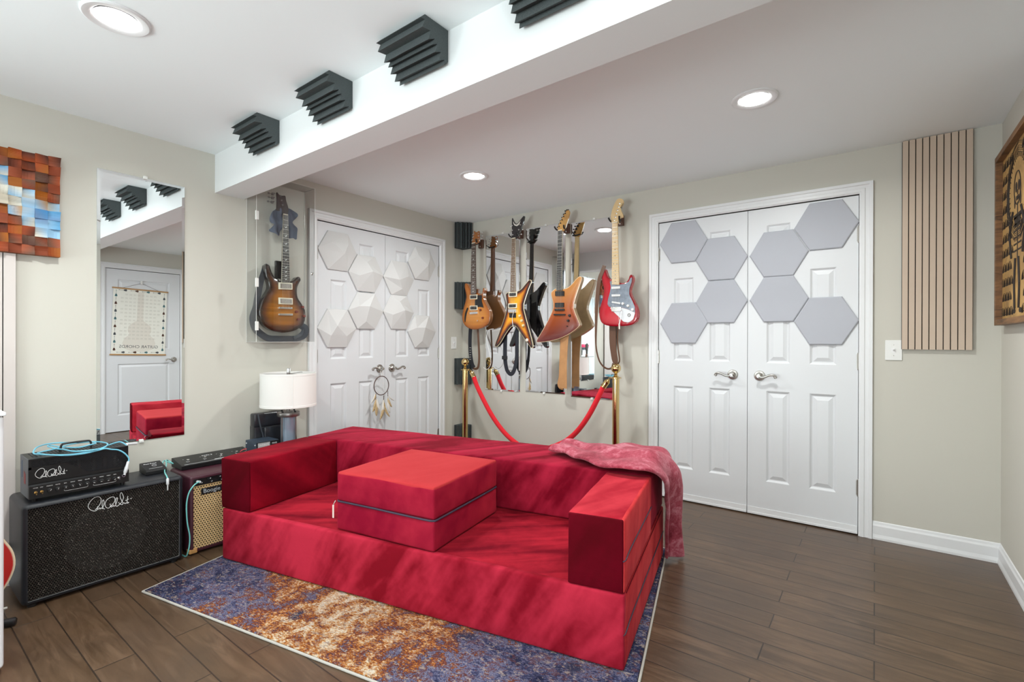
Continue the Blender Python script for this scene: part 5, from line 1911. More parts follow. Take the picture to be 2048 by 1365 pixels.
MB().prism(chaikin(g['plate'], 1, 0.15), -0.0095, -0.0050).build('control_plate', mat('silver_white_plate', (0.66, 0.67, 0.69), 0.3, 0.2), t, bevel=0.0008)
for q in g['pickups']:
    quad_box(t, q, -0.015, -0.006, 'pickup', M['white'])
quad_box(t, g['bridge'], -0.016, -0.006, 'bridge', M['chrome'])
for p in g['knobs']:
    knob(t, p, -0.009, M['white'], 0.010)
j = g['jack'][0]
MB().lathe([(0.014, 0), (0.012, 0.003), (0.006, 0.003), (0.006, 0.0)], (j[0], -0.009, j[1]), Vector((0, -1, 0)), 20).build('jack_socket', M['pewter'], t)
a_ = g['arm']
MB().tube(spline([(p[0], -0.024, p[1]) for p in a_], 4), 0.0026, 8).build('tremolo_arm', M['chrome'], t)
a_ = g['tag']
MB().tube([(a_[0][0], -0.018, a_[0][1]), (a_[1][0], -0.020, a_[1][1]), (a_[2][0], -0.020, a_[2][1])], 0.0008, 5).build('string_of_tag', M['feather_white'], t)
MB().box((a_[2][0] - 0.006, -0.021, a_[3][1] - 0.012), (a_[2][0] + 0.005, -0.0195, a_[2][1] + 0.004)).build('paper_tag', M['feather_white'], t)
strings(t, at, y0, g['bridge'], -0.018)
tuners(t, [(-0.024 + 0.0085 * k, 0.560 + 0.024 * k, -1) for k in range(6)], -0.008)

# --- cased dark sunburst on the left wall (faces +x)
gc = G['cased']
t, g = make_thing('cased', 'electric_guitar.004', 'dark tobacco sunburst electric guitar inside the clear acrylic case', PI / 2, (-3.190, gc['o'][0], gc['o'][1]))
m_top = attr_mat('tobacco_flame_top', 0.25, 0.5, 0.38, 26, (0, 0.05, 0))
guitar_body('body', spline(g['body'], 3, True), t, 0.046, burst([(0, (0.012, 0.006, 0.005)), (0.010, (0.03, 0.010, 0.005)), (0.030, (0.12, 0.032, 0.006)), (0.065, (0.36, 0.125, 0.014)), (0.12, (0.48, 0.180, 0.022))]),
            (0.012, 0.008, 0.007), m_top, M['blackgloss'], 0.010)
at, y0 = neck_parts(t, g, M['ebony'], M['mahogany'], inlay='bird', y0=-0.022, bind=True)
MB().prism([(-0.040, 0.22), (0.030, 0.22), (0.03, 0.10), (-0.040, 0.10)], 0.010, 0.03).build('neck_heel', M['blackgloss'], t, bevel=0.004)
head_part(t, g, -0.012, mat('dark_headstock', (0.030, 0.016, 0.014), 0.3, coat=0.6))
for q in g['pickups']:
    quad_box(t, q, -0.020, -0.008, 'pickup', M['cream'], M['chrome'], 0.007)
quad_box(t, g['bridge'], -0.022, -0.008, 'bridge', M['chrome'])
quad_box(t, g['tail'], -0.020, -0.008, 'tailpiece', M['chrome'])
for p in g['knobs']:
    knob(t, p, -0.012, M['amberknob'], 0.009)
strings(t, at, y0, g['bridge'], -0.023)
hx = [p for p in g['head']]
tuners(t, [(-0.068, 0.600, -1), (-0.066, 0.628, -1), (-0.064, 0.655, -1), (-0.008, 0.592, 1), (-0.014, 0.622, 1), (-0.020, 0.650, 1)], -0.012, M['pewter'])
gl = Matrix.Translation((-3.190, gc['o'][0], gc['o'][1])) @ Matrix.Rotation(PI / 2, 4, 'Z')
# strap loosely looped round the body
lx_, lz_ = min(p[0] for p in g['strap']), min(p[1] for p in g['strap'])
sp = [(p[0] * (min(1, 0.176 / -lx_) if p[0] < 0 else 1), p[1] * (min(1, 0.302 / -lz_) if p[1] < 0 else 1)) for p in spline(g['strap'], 5)]
o = ribbon(sp, [0.015 + 0.006 * math.sin(PI * k / len(sp)) for k in range(len(sp))], 0.030, 0.003, 0.0).xf(gl).build('guitar_strap', M['slatestrap'], smooth=60)
tag(o, 'dark slate leather strap looped round the guitar in the acrylic case', 'strap')
sp2 = spline(g['strap2'], 5)
o = ribbon(sp2, 0.010, 0.026, 0.003).xf(gl).build('strap_end', M['slatestrap'], smooth=60)
o.parent = bpy.data.objects['guitar_strap']
# cleaning cloth hung over the neck: two lobes and the band behind the neck
def lobe(poly, seed):
    out = spline(poly, 3, True)
    pts = [Vector(p) for p in out]
    xs = [p[0] for p in out]
    zs = [p[1] for p in out]
    gp = []
    x = min(xs)
    while x < max(xs):
        z = min(zs)
        while z < max(zs):
            if inside((x, z), out) and seg_dist((x, z), out) > 0.005:
                gp.append((x + 0.001 * math.sin(z * 700), z))
            z += 0.008
        x += 0.008
    n0 = len(out)
    vo, ed, fa, *_ = delaunay_2d_cdt(pts + [Vector(p) for p in gp], [(i, (i + 1) % n0) for i in range(n0)], [], 1, 1e-6)
    V_ = []
    for p in vo:
        w_ = 0.012 * math.sin(p.x * 95 + p.y * 22 + seed) + 0.006 * math.sin(p.x * 30 - p.y * 70 + seed)
        V_.append((p.x, 0.004 + w_, p.y))
    return V_, [tuple(f) for f in fa]
mb = MB()
for poly, sd in ((g['clothL'], 0.4), (g['clothR'], 2.2)):
    V_, F_ = lobe(poly, sd)
    mb.add(V_, F_)
cl, cr = g['clothL'][0], g['clothR'][1]
mb.add([(cl[0], 0.014, cl[1]), (cr[0], 0.014, cr[1]), (cr[0], 0.014, cr[1] - 0.06), (cl[0], 0.014, cl[1] - 0.06)], [(0, 1, 2, 3)])
o = mb.xf(gl).build('cleaning_cloth', M['cloth'], smooth=70, solid=0.003)
tag(o, 'slate blue cloth hung round the neck of the guitar in the acrylic case', 'cloth')

# --- acrylic case
CX, CY0, CY1, CZ0, CZ1 = -3.135, 1.500, 1.900, 1.143, 2.212
t = thing('display_case', 'clear acrylic wall case holding the dark sunburst guitar', 'display case', (XL, 1.70, CZ0))
mv = Matrix.Translation((-XL, -1.70, -CZ0))
th = 0.004
def sheet(lo, hi, nm):
    MB().box(lo, hi).xf(mv).build(nm, M['clear'], t, smooth=0)
sheet((CX - th, CY0, CZ0), (CX, CY1, CZ1), 'case_door')
sheet((XL + 0.002, CY0, CZ0), (CX - th, CY0 + th, CZ1), 'case_side')
sheet((XL + 0.002, CY1 - th, CZ0), (CX - th, CY1, CZ1), 'case_side')
sheet((XL + 0.002, CY0, CZ0), (CX - th, CY1, CZ0 + th), 'case_bottom')
sheet((XL + 0.002, CY0, CZ1 - th), (CX - th, CY1, CZ1), 'case_top')
eg = MB()
r_ = 0.0013
for (a, b) in (((CX, CY0, CZ0), (CX, CY1, CZ0)), ((CX, CY0, CZ0), (CX, CY0, CZ1)), ((CX, CY1, CZ0), (CX, CY1, CZ1)), ((CX, CY0, CZ1), (CX, CY1, CZ1)),
               ((XL + 0.003, CY0, CZ0), (CX, CY0, CZ0)), ((XL + 0.003, CY1, CZ0), (CX, CY1, CZ0)), ((XL + 0.003, CY0, CZ0), (XL + 0.003, CY0, CZ1)), ((XL + 0.003, CY1, CZ0), (XL + 0.003, CY1, CZ1)),
               ((XL + 0.003, CY0, CZ0), (XL + 0.003, CY1, CZ0)), ((XL + 0.003, CY1, CZ1), (CX, CY1, CZ1)), ((XL + 0.003, CY0, CZ1), (CX, CY0, CZ1))):
    eg.tube([a, b], r_, 4)
eg.xf(mv).build('case_edges', M['clear_edge'], t)
for z in (1.945, 1.520, 1.245):
    hb = MB().box((CX - 0.004, CY0 - 0.007, z - 0.028), (CX + 0.008, CY0 + 0.012, z + 0.028)).cyl((CX + 0.006, CY0 - 0.004, z - 0.03), (CX + 0.006, CY0 - 0.004, z + 0.03), 0.004, 10)
    hb.xf(mv).build('case_hinge', M['clear_edge'], t, bevel=0.002)
MB().lathe([(0.004, 0), (0.005, 0.008), (0.010, 0.012), (0.011, 0.018), (0.008, 0.022), (0, 0.023)], (CX, CY1 - 0.028, 1.615), 'x', 20).xf(mv).build('case_knob', M['chrome'], t)

# --- hangers of the four guitars on the far wall
def hanger(xb, zb, xn, label):
    t = thing('guitar_hanger', label, 'guitar hanger', (xb, YF, zb), 0, 'wooden guitar hangers')
    MB().box((-0.025, -0.034, -0.040), (0.025, -0.008, 0.040)).build('mount_block', M['walnut'], t, bevel=0.003)
    mb = MB()
    dx = xn - xb
    yn = YG - 0.004 - YF
    za = 2.068 - zb
    mb.tube([(0, -0.030, 0.0), (0, -0.060, 0.0), (dx, yn + 0.032, za - 0.012)], 0.0042, 8)
    for s in (-1, 1):
        mb.tube(spline([(dx, yn + 0.030, za - 0.012), (dx + s * 0.018, yn + 0.026, za - 0.010), (dx + s * 0.034, yn + 0.010, za - 0.004), (dx + s * 0.038, yn - 0.016, za + 0.002), (dx + s * 0.044, yn - 0.030, za + 0.022)], 4), 0.0065, 8)
    mb.build('yoke', M['black'], t)
    for z in (-0.026, 0.026):
        MB().cyl((0, -0.036, z), (0, -0.033, z), 0.005, 10).build('screw', M['chrome'], t)


hanger(-3.015, 2.074, -2.995, 'wooden wall hanger behind the amber guitar headstock')
hanger(-2.551, 2.108, -2.532, 'wooden wall hanger behind the V headstock')
hanger(-2.073, 2.093, -2.061, 'wooden wall hanger behind the fading maple guitar headstock')
hanger(-1.592, 2.091, -1.581, 'wooden wall hanger behind the red guitar headstock')

# --- straps
def strap(name, label, pts, w, m, y=3.462, extra=None):
    o = ribbon(spline(pts, 5), w, y).build(name, m, smooth=60)
    tag(o, label, 'strap')
    if extra:
        extra(o)
    return o


P1 = [(-3.070, 1.300), (-3.078, 1.253), (-3.083, 1.137), (-3.077, 1.035), (-3.056, 0.935), (-3.030, 0.897)]
def rivets(o):
    mb = MB()
    for k in range(6):
        mb.box((-3.084, 3.4595, 0.975 + 0.022 * k), (-3.066, 3.4620, 0.978 + 0.022 * k))
    mb.build('strap_stitching', M['feather_white'], o)
strap('guitar_strap.001', 'black leather strap with pale stitches under the amber guitar', P1, 0.023, M['blackstrap'], extra=rivets)
P2 = [(-3.034, 0.893), (-3.010, 0.888), (-2.977, 0.907), (-2.964, 0.994), (-2.972, 1.137), (-2.982, 1.275)]
o = ribbon(spline(P2, 5), 0.010, 3.458).build('strap_tail', M['brownleather'], bpy.data.objects['guitar_strap.001'], smooth=60)
o['label'] = 'brown leather tail of the strap'
P3 = [(-2.662, 1.210), (-2.660, 1.187), (-2.663, 1.083), (-2.660, 0.973), (-2.640, 0.891), (-2.599, 0.858), (-2.562, 0.890), (-2.540, 0.977), (-2.531, 1.085), (-2.533, 1.300)]
def buckle(o):
    MB().box((-2.692, 3.455, 0.985), (-2.630, 3.4605, 1.018)).build('strap_buckle', M['black'], o, bevel=0.003)
strap('guitar_strap.002', 'black webbing strap looped below the sunburst V guitar', P3, [0.023] * 12 + [0.023 - 0.0003 * k for k in range(34)], M['blackstrap'], extra=buckle)
P4 = [(-2.028, 1.240), (-2.040, 1.150), (-2.048, 1.040), (-2.052, 0.930), (-2.054, 0.830), (-2.056, 0.765)]
strap('guitar_strap.003', 'wide tan leather strap hanging straight down under the fading maple guitar', P4, [0.034] * 14 + [0.034 + 0.0005 * k for k in range(12)], M['tanleather'], 3.452)
o = ribbon(spline([(-2.078, 1.200), (-2.082, 1.080), (-2.088, 0.950), (-2.092, 0.860), (-2.104, 0.800), (-2.092, 0.768), (-2.060, 0.760)], 5), 0.010, 3.462).build('strap_tail', M['tanleather'], bpy.data.objects['guitar_strap.003'], smooth=60)
P5 = [(-1.672, 1.735), (-1.690, 1.690), (-1.712, 1.640), (-1.726, 1.560), (-1.736, 1.440), (-1.742, 1.276), (-1.742, 1.120), (-1.722, 1.024), (-1.692, 0.971), (-1.650, 0.943), (-1.612, 0.948), (-1.596, 0.985)]
n5 = len(spline(P5, 5))
strap('guitar_strap.004', 'long dark brown leather strap looped from the horn of the red guitar', P5, [0.017 - 0.010 * min(1, max(0, (k - 18) / 12)) for k in range(n5)], M['brownleather'], 3.424)
o = ribbon(spline([(-1.618, 1.290), (-1.618, 1.200), (-1.616, 1.110), (-1.604, 1.030), (-1.592, 0.985), (-1.578, 0.975)], 5), [0.026] * 16 + [0.026 - 0.0014 * k for k in range(10)], 3.462).build('strap_pad', M['brownleather'], bpy.data.objects['guitar_strap.004'], smooth=60)
o = ribbon(spline([(-1.575, 1.285), (-1.584, 1.192), (-1.578, 1.098), (-1.566, 1.010), (-1.580, 0.975)], 5), 0.006, 3.470).build('strap_tail', M['brownleather'], bpy.data.objects['guitar_strap.004'], smooth=60)
o = MB().tube(spline([(-2.800, 3.47, 1.262), (-2.857, 3.46, 1.244), (-2.870, 3.46, 1.152), (-2.842, 3.46, 1.053), (-2.825, 3.465, 0.950), (-2.870, 3.47, 0.890), (-2.920, 3.47, 0.905)], 5), 0.0028, 6).build('hanging_cord', M['white'], smooth=60)
tag(o, 'thin white cord hanging between the amber guitar and the sunburst V guitar', 'cord')
# ------------------------------------------------------------------ amplifiers and small gear by the left wall
def rrect(y0, y1, z0, z1, r, n=5):
    out = []
    for (cy, cz, a) in ((y1 - r, z1 - r, 0), (y0 + r, z1 - r, PI / 2), (y0 + r, z0 + r, PI), (y1 - r, z0 + r, 1.5 * PI)):
        for k in range(n + 1):
            t_ = a + PI / 2 * k / n
            out.append((cy + r * math.cos(t_), cz + r * math.sin(t_)))
    return out


def amp_shell(x0, x1, y0, y1, z0, z1, r, wall, rec, hollow=False):
    """box with rounded edges and a framed recess on its +x face"""
    mb = MB()
    rows = []
    def row(x, ins):
        rows.append([(x, p[0], p[1]) for p in rrect(y0 + ins, y1 - ins, z0 + ins, z1 - ins, max(r - ins, 0.003))])
    row(x0, r * 0.7)
    row(x0 + r * 0.3, r * 0.2)
    row(x0 + r, 0)
    row(x1 - r, 0)
    row(x1 - r * 0.35, r * 0.16)
    row(x1 - r * 0.06, r * 0.5)
    row(x1, r * 0.9)
    row(x1, wall)
    row(x1 - rec, wall + 0.001)
    if hollow:
        row(x1 - rec - 0.01, wall + 0.001)
        row(x0 + 0.02, wall + 0.001)
    mb.grid(rows, closed_u=True)
    n = len(rows[0])
    mb.f.append(list(range(n)))
    mb.mi.append(0)
    b = (len(rows) - 1) * n
    mb.f.append(list(range(b, b + n)))
    mb.mi.append(0)
    return mb


def grille_mat(name, base, hole, pitch, rad, light=None, see=0.0, rough=0.7, offset=True):
    """round holes in a staggered grid on the y-z plane"""
    m, nt, b = new_mat(name)
    v = mapped(nt)
    sx = nt.nodes.new('ShaderNodeSeparateXYZ')
    nt.links.new(v, sx.inputs[0])
    gy = mathn(nt, 'DIVIDE', sx.outputs[1], pitch)
    gz = mathn(nt, 'DIVIDE', sx.outputs[2], pitch * (0.87 if offset else 1.0))
    rowi = mathn(nt, 'FLOOR', gz)
    if offset:
        gy = mathn(nt, 'ADD', gy, mathn(nt, 'MULTIPLY', mathn(nt, 'MODULO', rowi, 2.0), 0.5))
    fy = mathn(nt, 'SUBTRACT', mathn(nt, 'FRACT', gy), 0.5)
    fz = mathn(nt, 'SUBTRACT', mathn(nt, 'FRACT', gz), 0.5)
    d = mathn(nt, 'SQRT', mathn(nt, 'ADD', mathn(nt, 'MULTIPLY', fy, fy), mathn(nt, 'MULTIPLY', fz, fz)))
    h = mathn(nt, 'LESS_THAN', d, rad)
    n = tnoise(nt, v, 180, 2, 0.6)
    c = mixc(nt, n, tuple(x * 0.8 for x in base), tuple(min(1, x * 1.2) for x in base))
    if light:
        c = mixc(nt, mathn(nt, 'GREATER_THAN', n, 0.60), c, light)
    c = mixc(nt, h, c, hole)
    nt.links.new(c, b.inputs['Base Color'])
    b.inputs['Roughness'].default_value = rough
    b.inputs['Specular IOR Level'].default_value = 0.2
    add_bump(nt, b, mathn(nt, 'SUBTRACT', 1.0, h), 0.6, 0.002)
    if see:
        out = nt.nodes['Material Output']
        tr = nt.nodes.new('ShaderNodeBsdfTransparent')
        mx = nt.nodes.new('ShaderNodeMixShader')
        nt.links.new(mathn(nt, 'MULTIPLY', h, see), mx.inputs[0])
        nt.links.new(b.outputs[0], mx.inputs[1])
        nt.links.new(tr.outputs[0], mx.inputs[2])
        nt.links.new(mx.outputs[0], out.inputs[0])
    return m


M['grille_black'] = grille_mat('black_woven_grille_cloth', (0.032, 0.026, 0.021), (0.0003, 0.0003, 0.0003), 0.0094, 0.40, (0.12, 0.105, 0.09), 0.6)
M['wicker'] = grille_mat('woven_cane_grille', (0.62, 0.42, 0.20), (0.030, 0.018, 0.010), 0.0135, 0.29, (0.74, 0.56, 0.32), 0, 0.6)
M['perf'] = grille_mat('perforated_black_steel', (0.018, 0.018, 0.020), (0.0, 0.0, 0.0), 0.0062, 0.32, None, 0.8, 0.4)

SIG= [[(0.658,0.363),(0.666,0.369),(0.676,0.384),(0.68,0.401),(0.677,0.414),(0.669,0.421),(0.656,0.42),(0.643,0.409),(0.635,0.395),(0.633,0.383),(0.638,0.371),(0.648,0.361),(0.657,0.357),(0.665,0.36),(0.667,0.369),(0.667,0.376)],[(0.669,0.36),(0.671,0.366),(0.675,0.367),(0.676,0.36),(0.679,0.364),(0.682,0.365),(0.684,0.36),(0.686,0.365),(0.691,0.383),(0.69,0.397),(0.687,0.401),(0.684,0.392),(0.684,0.376),(0.687,0.363),(0.691,0.357),(0.694,0.358)],[(0.714,0.361),(0.722,0.37),(0.731,0.382),(0.731,0.399),(0.725,0.406),(0.714,0.405),(0.701,0.397),(0.695,0.382),(0.696,0.369),(0.701,0.36),(0.709,0.357),(0.714,0.363),(0.715,0.372),(0.712,0.375)],[(0.715,0.364),(0.719,0.358),(0.722,0.364),(0.719,0.368),(0.725,0.36),(0.728,0.364),(0.726,0.368),(0.732,0.359),(0.74,0.383),(0.741,0.396),(0.738,0.397),(0.734,0.385),(0.735,0.365),(0.739,0.356),(0.743,0.358)],[(0.742,0.358),(0.751,0.364),(0.76,0.376),(0.765,0.393),(0.761,0.409),(0.756,0.419),(0.752,0.41),(0.753,0.393),(0.76,0.375),(0.763,0.364),(0.759,0.359),(0.751,0.366),(0.745,0.374)],[(0.763,0.365),(0.768,0.366),(0.771,0.36),(0.775,0.364),(0.779,0.36),(0.786,0.362),(0.78,0.366)],[(0.782,0.394),(0.78,0.378),(0.779,0.363)],[(0.772,0.375),(0.78,0.378),(0.786,0.38)],[(0.793,0.38),(0.796,0.379)]]


def signature(scale_box, x, parent, r, name='signature_logo'):
    """hand-written script drawn in raised strokes; scale_box = (y0, y1, z0, z1) or None for the traced place"""
    ys = [p[0] for s_ in SIG for p in s_]
    zs = [p[1] for s_ in SIG for p in s_]
    Y0, Y1, Z0, Z1 = min(ys), max(ys), min(zs), max(zs)
    mb = MB()
    for s_ in SIG:
        pts = s_
        if scale_box:
            y0, y1, z0, z1 = scale_box
            pts = [(y0 + (p[0] - Y0) / (Y1 - Y0) * (y1 - y0), z0 + (p[1] - Z0) / (Z1 - Z0) * (z1 - z0)) for p in s_]
        pp = spline(pts, 4) if len(pts) > 2 else pts
        mb.tube([(x, p[0], p[1]) for p in pp], r if len(pts) > 2 else r * 1.8, 6)
    return mb.build(name, M['print'], parent)


# --- big speaker cabinet
t = thing('speaker_cabinet', 'large black speaker cabinet with white script, on the floor below the tall mirror', 'speaker cabinet', (-3.05, 0.716, 0.0))
mv = Matrix.Translation((3.05, -0.716, 0.0))
amp_shell(-3.205, -2.903, 0.412, 1.018, 0.010, 0.447, 0.022, 0.016, 0.010, True).xf(mv).build('cabinet_shell', M['tolex'], t, smooth=50)
MB().box((-2.916, 0.429, 0.027), (-2.914, 1.001, 0.430)).xf(mv).build('grille_cloth', M['grille_black'], t, smooth=0)
cone = MB().lathe([(0.0, 0.006), (0.03, 0.004), (0.045, -0.006), (0.125, 0.0125), (0.135, 0.0165), (0.150, 0.0165), (0.155, 0.012), (0.158, 0.0)], (-2.9345, 0.705, 0.22), 'x', 48)
cone.xf(mv).build('speaker_cone', mat('grey_cone_rim', (0.16, 0.16, 0.155), 0.6), t)
pip = MB()
rr = rrect(0.4295, 1.0005, 0.0275, 0.4295, 0.008)
pip.tube([(-2.909, p[0], p[1]) for p in rr], 0.0022, 6, closed=True)
pip.xf(mv).build('grille_piping', mat('grey_piping', (0.16, 0.16, 0.16), 0.5), t)
signature(None, -2.9125, None, 0.0011).parent = t
bpy.data.objects['signature_logo'].matrix_parent_inverse = Matrix.Translation((3.05, -0.716, 0.0))
for (x, y) in ((-3.17, 0.45), (-3.17, 0.98), (-2.93, 0.45), (-2.93, 0.98)):
    MB().lathe([(0.016, 0.0), (0.018, 0.012)], (x, y, 0.0), 'z', 16).xf(mv).build('rubber_foot', M['black'], t)

# --- amplifier head on the cabinet
t = thing('guitar_amplifier', 'black metal amplifier with knobs and white script, on top of the speaker cabinet', 'amplifier', (-3.015, 0.613, 0.447))
mv = Matrix.Translation((3.015, -0.613, -0.447))
X0, X1, Y0, Y1, Z0, Z1 = -3.105, -2.930, 0.437, 0.790, 0.463, 0.636
MB().box((X0, Y0, Z0), (X1 - 0.006, Y0 + 0.004, Z1)).box((X0, Y1 - 0.004, Z0), (X1 - 0.006, Y1, Z1)).box((X0, Y0, Z0), (X1 - 0.006, Y1, Z0 + 0.003)).box((X0, Y0, Z0), (X0 + 0.004, Y1, Z1)) \
    .xf(mv).build('chassis', M['greysteel'], t, bevel=0.002)
MB().box((X0, Y0 + 0.001, Z1 - 0.004), (X1 - 0.004, Y1 - 0.001, Z1)).xf(mv).build('top_cover', M['blacksteel'], t, bevel=0.002)
vt = MB()
for k in range(26):
    y = Y0 + 0.020 + k * 0.0125
    vt.box((X0 + 0.020, y, Z1 - 0.001), (X0 + 0.070, y + 0.0055, Z1 + 0.0004)).box((X0 + 0.080, y, Z1 - 0.001), (X0 + 0.130, y + 0.0055, Z1 + 0.0004))
vt.xf(mv).build('vent_slots', M['dark'], t, smooth=0)
# front: solid lower left field with the script, perforated upper field
sol = MB().prism([(Y0 + 0.001, 0.527), (Y1 - 0.001, 0.527), (Y1 - 0.001, 0.541), (0.640, 0.541), (0.560, 0.600), (Y0 + 0.001, 0.600)], X1 - 0.006, X1 - 0.002, 'x')
sol.box((X1 - 0.006, Y0 + 0.001, 0.629), (X1 - 0.002, Y1 - 0.001, Z1 - 0.001)).box((X1 - 0.006, Y0 + 0.001, 0.59), (X1 - 0.002, Y0 + 0.010, 0.63)).box((X1 - 0.006, Y1 - 0.008, 0.54), (X1 - 0.002, Y1 - 0.001, 0.63))
sol.xf(mv).build('front_plate', M['blacksteel'], t, smooth=0)
MB().prism([(0.640, 0.541), (Y1 - 0.008, 0.541), (Y1 - 0.008, 0.629), (Y0 + 0.010, 0.629), (Y0 + 0.010, 0.600), (0.560, 0.600)], X1 - 0.0055, X1 - 0.0035, 'x').xf(mv).build('perforated_grille', M['perf'], t, smooth=0)
vv = MB()
for (y, z, r) in ((0.545, 0.56, 0.011), (0.610, 0.56, 0.011), (0.665, 0.555, 0.010), (0.705, 0.555, 0.010), (0.745, 0.555, 0.010)):
    vv.lathe([(r * 0.9, 0), (r, 0.005), (r, 0.045), (r * 0.6, 0.055), (0, 0.058)], (X1 - 0.035, y, z - 0.015), 'z', 16)
vv.xf(mv).build('valves', mat('glass_valve', (0.45, 0.42, 0.40), 0.15, 0.6), t)
cpnl = MB().add([(X1 - 0.006, Y0 + 0.001, 0.527), (X1 + 0.006, Y0 + 0.001, 0.518), (X1 + 0.008, Y0 + 0.001, 0.464), (X1 - 0.006, Y0 + 0.001, 0.464),
                 (X1 - 0.006, Y1 - 0.001, 0.527), (X1 + 0.006, Y1 - 0.001, 0.518), (X1 + 0.008, Y1 - 0.001, 0.464), (X1 - 0.006, Y1 - 0.001, 0.464)],
                [(0, 1, 2, 3), (4, 7, 6, 5), (0, 4, 5, 1), (1, 5, 6, 2), (2, 6, 7, 3), (3, 7, 4, 0)])
cpnl.xf(mv).build('control_panel', M['blacksteel'], t, smooth=0)
xk = X1 + 0.0072
for k, y in enumerate([0.504, 0.530, 0.556, 0.581, 0.606, 0.632, 0.658, 0.684, 0.710, 0.734]):
    o = MB().lathe([(0.0088, 0), (0.0088, 0.003), (0.0074, 0.004), (0.0068, 0.012), (0, 0.0125)], (xk, y, 0.490), 'x', 20).xf(mv).build('control_knob', M['black'], t)
    a = 0.6 - k * 0.31
    pm = MB().tube([(xk + 0.0128, y, 0.490), (xk + 0.0128, y + 0.0065 * math.sin(a), 0.490 + 0.0065 * math.cos(a))], 0.0007, 5)
    pm.xf(mv).build('pointer', M['print'], o)
for y in (0.459, 0.478, 0.749):
    mb = MB().lathe([(0.0058, 0), (0.0058, 0.003), (0.0035, 0.003), (0.0035, 0.006)], (xk, y, 0.491), 'x', 12)
    mb.tube([(xk + 0.004, y, 0.491), (xk + 0.016, y, 0.485)], [0.0016, 0.0026], 8)
    mb.xf(mv).build('toggle_switch', M['brass'] if y < 0.5 else M['chrome'], t)
MB().lathe([(0.0075, 0), (0.0075, 0.003), (0.004, 0.003), (0.004, 0)], (xk, 0.768, 0.497), 'x', 16).xf(mv).build('input_jack', M['chrome'], t)
lb = MB()
for (a, b) in ((0.556, 0.630), (0.658, 0.734)):
    lb.tube([(xk + 0.0006, p[0], p[1]) for p in spline([(a - 0.004, 0.481), (a, 0.475), ((a + b) / 2, 0.4745), (b, 0.475), (b + 0.004, 0.481)], 4)], 0.0007, 5)
lb.xf(mv).build('bracket_lines', M['print'], t)
for (s_, y) in (('POWER', 0.459), ('STBY', 0.478), ('PRESENCE', 0.504), ('MASTER', 0.531), ('BASS', 0.556), ('MIDDLE', 0.581), ('TREBLE', 0.606), ('VOLUME', 0.632), ('BASS', 0.658), ('MIDDLE', 0.684), ('TREBLE', 0.710), ('GAIN', 0.734)):
    text_mesh(s_, 0.0052, mv @ Matrix.Translation((xk - 0.0006, y, 0.508)) @ FRAME_PX, 'panel_text', M['print'], t, 0.0002, 'CENTER', 0.85)
signature((0.459, 0.563, 0.548, 0.590), X1 - 0.0012, None, 0.0009, 'signature_logo.001').parent = t
bpy.data.objects['signature_logo.001'].matrix_parent_inverse = mv
MB().tube(spline([(-3.030, 0.559, 0.636), (-3.030, 0.560, 0.655), (-3.030, 0.565, 0.668), (-3.030, 0.580, 0.671), (-3.030, 0.652, 0.671), (-3.030, 0.665, 0.667), (-3.030, 0.669, 0.655), (-3.030, 0.669, 0.636)], 4), 0.0045, 8).xf(mv).build('carry_handle', M['black'], t)
for (x, y) in ((-3.09, 0.46), (-3.09, 0.77), (-2.95, 0.46), (-2.95, 0.77)):
    MB().lathe([(0.008, 0.447), (0.010, 0.463)], (x, y, 0.0), 'z', 12).xf(mv).build('rubber_foot', M['black'], t)
MB().box((-3.065, Y0 - 0.0008, 0.540), (-3.058, Y0 + 0.001, 0.615)).xf(mv).build('side_slot', mat('blue_side_slot', (0.02, 0.08, 0.18), 0.4), t, smooth=0)
MB().prism([(-3.02, 0.52), (-2.985, 0.52), (-2.985, 0.565), (-3.02, 0.575)], Y0 - 0.0008, Y0 + 0.001).xf(mv).build('side_warning_label', mat('dark_red_label', (0.22, 0.02, 0.02), 0.5), t, smooth=0)

COIL= [(-2.915,0.776,0.645),(-3.014,0.779,0.646),(-3.002,0.751,0.646),(-2.963,0.717,0.646),(-2.915,0.672,0.644),(-2.915,0.626,0.644),(-2.932,0.585,0.646),(-2.984,0.565,0.65),(-3.037,0.548,0.65),(-3.133,0.534,0.65),(-3.16,0.548,0.65),(-3.081,0.565,0.65),(-3.035,0.583,0.65),(-2.993,0.616,0.65),(-2.997,0.655,0.654),(-3.027,0.686,0.654),(-3.088,0.675,0.654),(-3.13,0.625,0.654),(-3.181,0.577,0.654),(-3.179,0.533,0.654),(-3.12,0.493,0.654),(-3.037,0.469,0.646),(-2.979,0.475,0.646),(-2.93,0.5,0.646),(-2.915,0.539,0.64),(-2.915,0.582,0.635),(-2.915,0.626,0.636),(-2.915,0.672,0.639),(-2.933,0.705,0.65),(-3.001,0.723,0.65),(-3.079,0.71,0.65),(-3.119,0.67,0.65),(-3.114,0.61,0.65),(-3.038,0.54,0.65),(-3.003,0.487,0.65),(-2.954,0.471,0.654),(-2.915,0.497,0.649),(-2.915,0.55,0.636),(-2.915,0.582,0.633),(-2.915,0.626,0.632),(-2.915,0.672,0.638),(-2.915,0.696,0.641),(-2.915,0.719,0.633),(-2.915,0.744,0.626),(-2.915,0.768,0.607),(-2.915,0.786,0.579),(-2.915,0.785,0.563)]
cable_pts = spline([(x, y, max(z, 0.6425) if x < -2.93 else z) for (x, y, z) in COIL], 4)
t = thing('instrument_cable', 'sky blue instrument cable coiled on top of the amplifier head', 'cable', (-3.02, 0.61, 0.64))
mv = Matrix.Translation((3.02, -0.61, -0.64))
MB().tube(cable_pts, 0.0032, 8).xf(mv).build('cord', M['cable'], t)
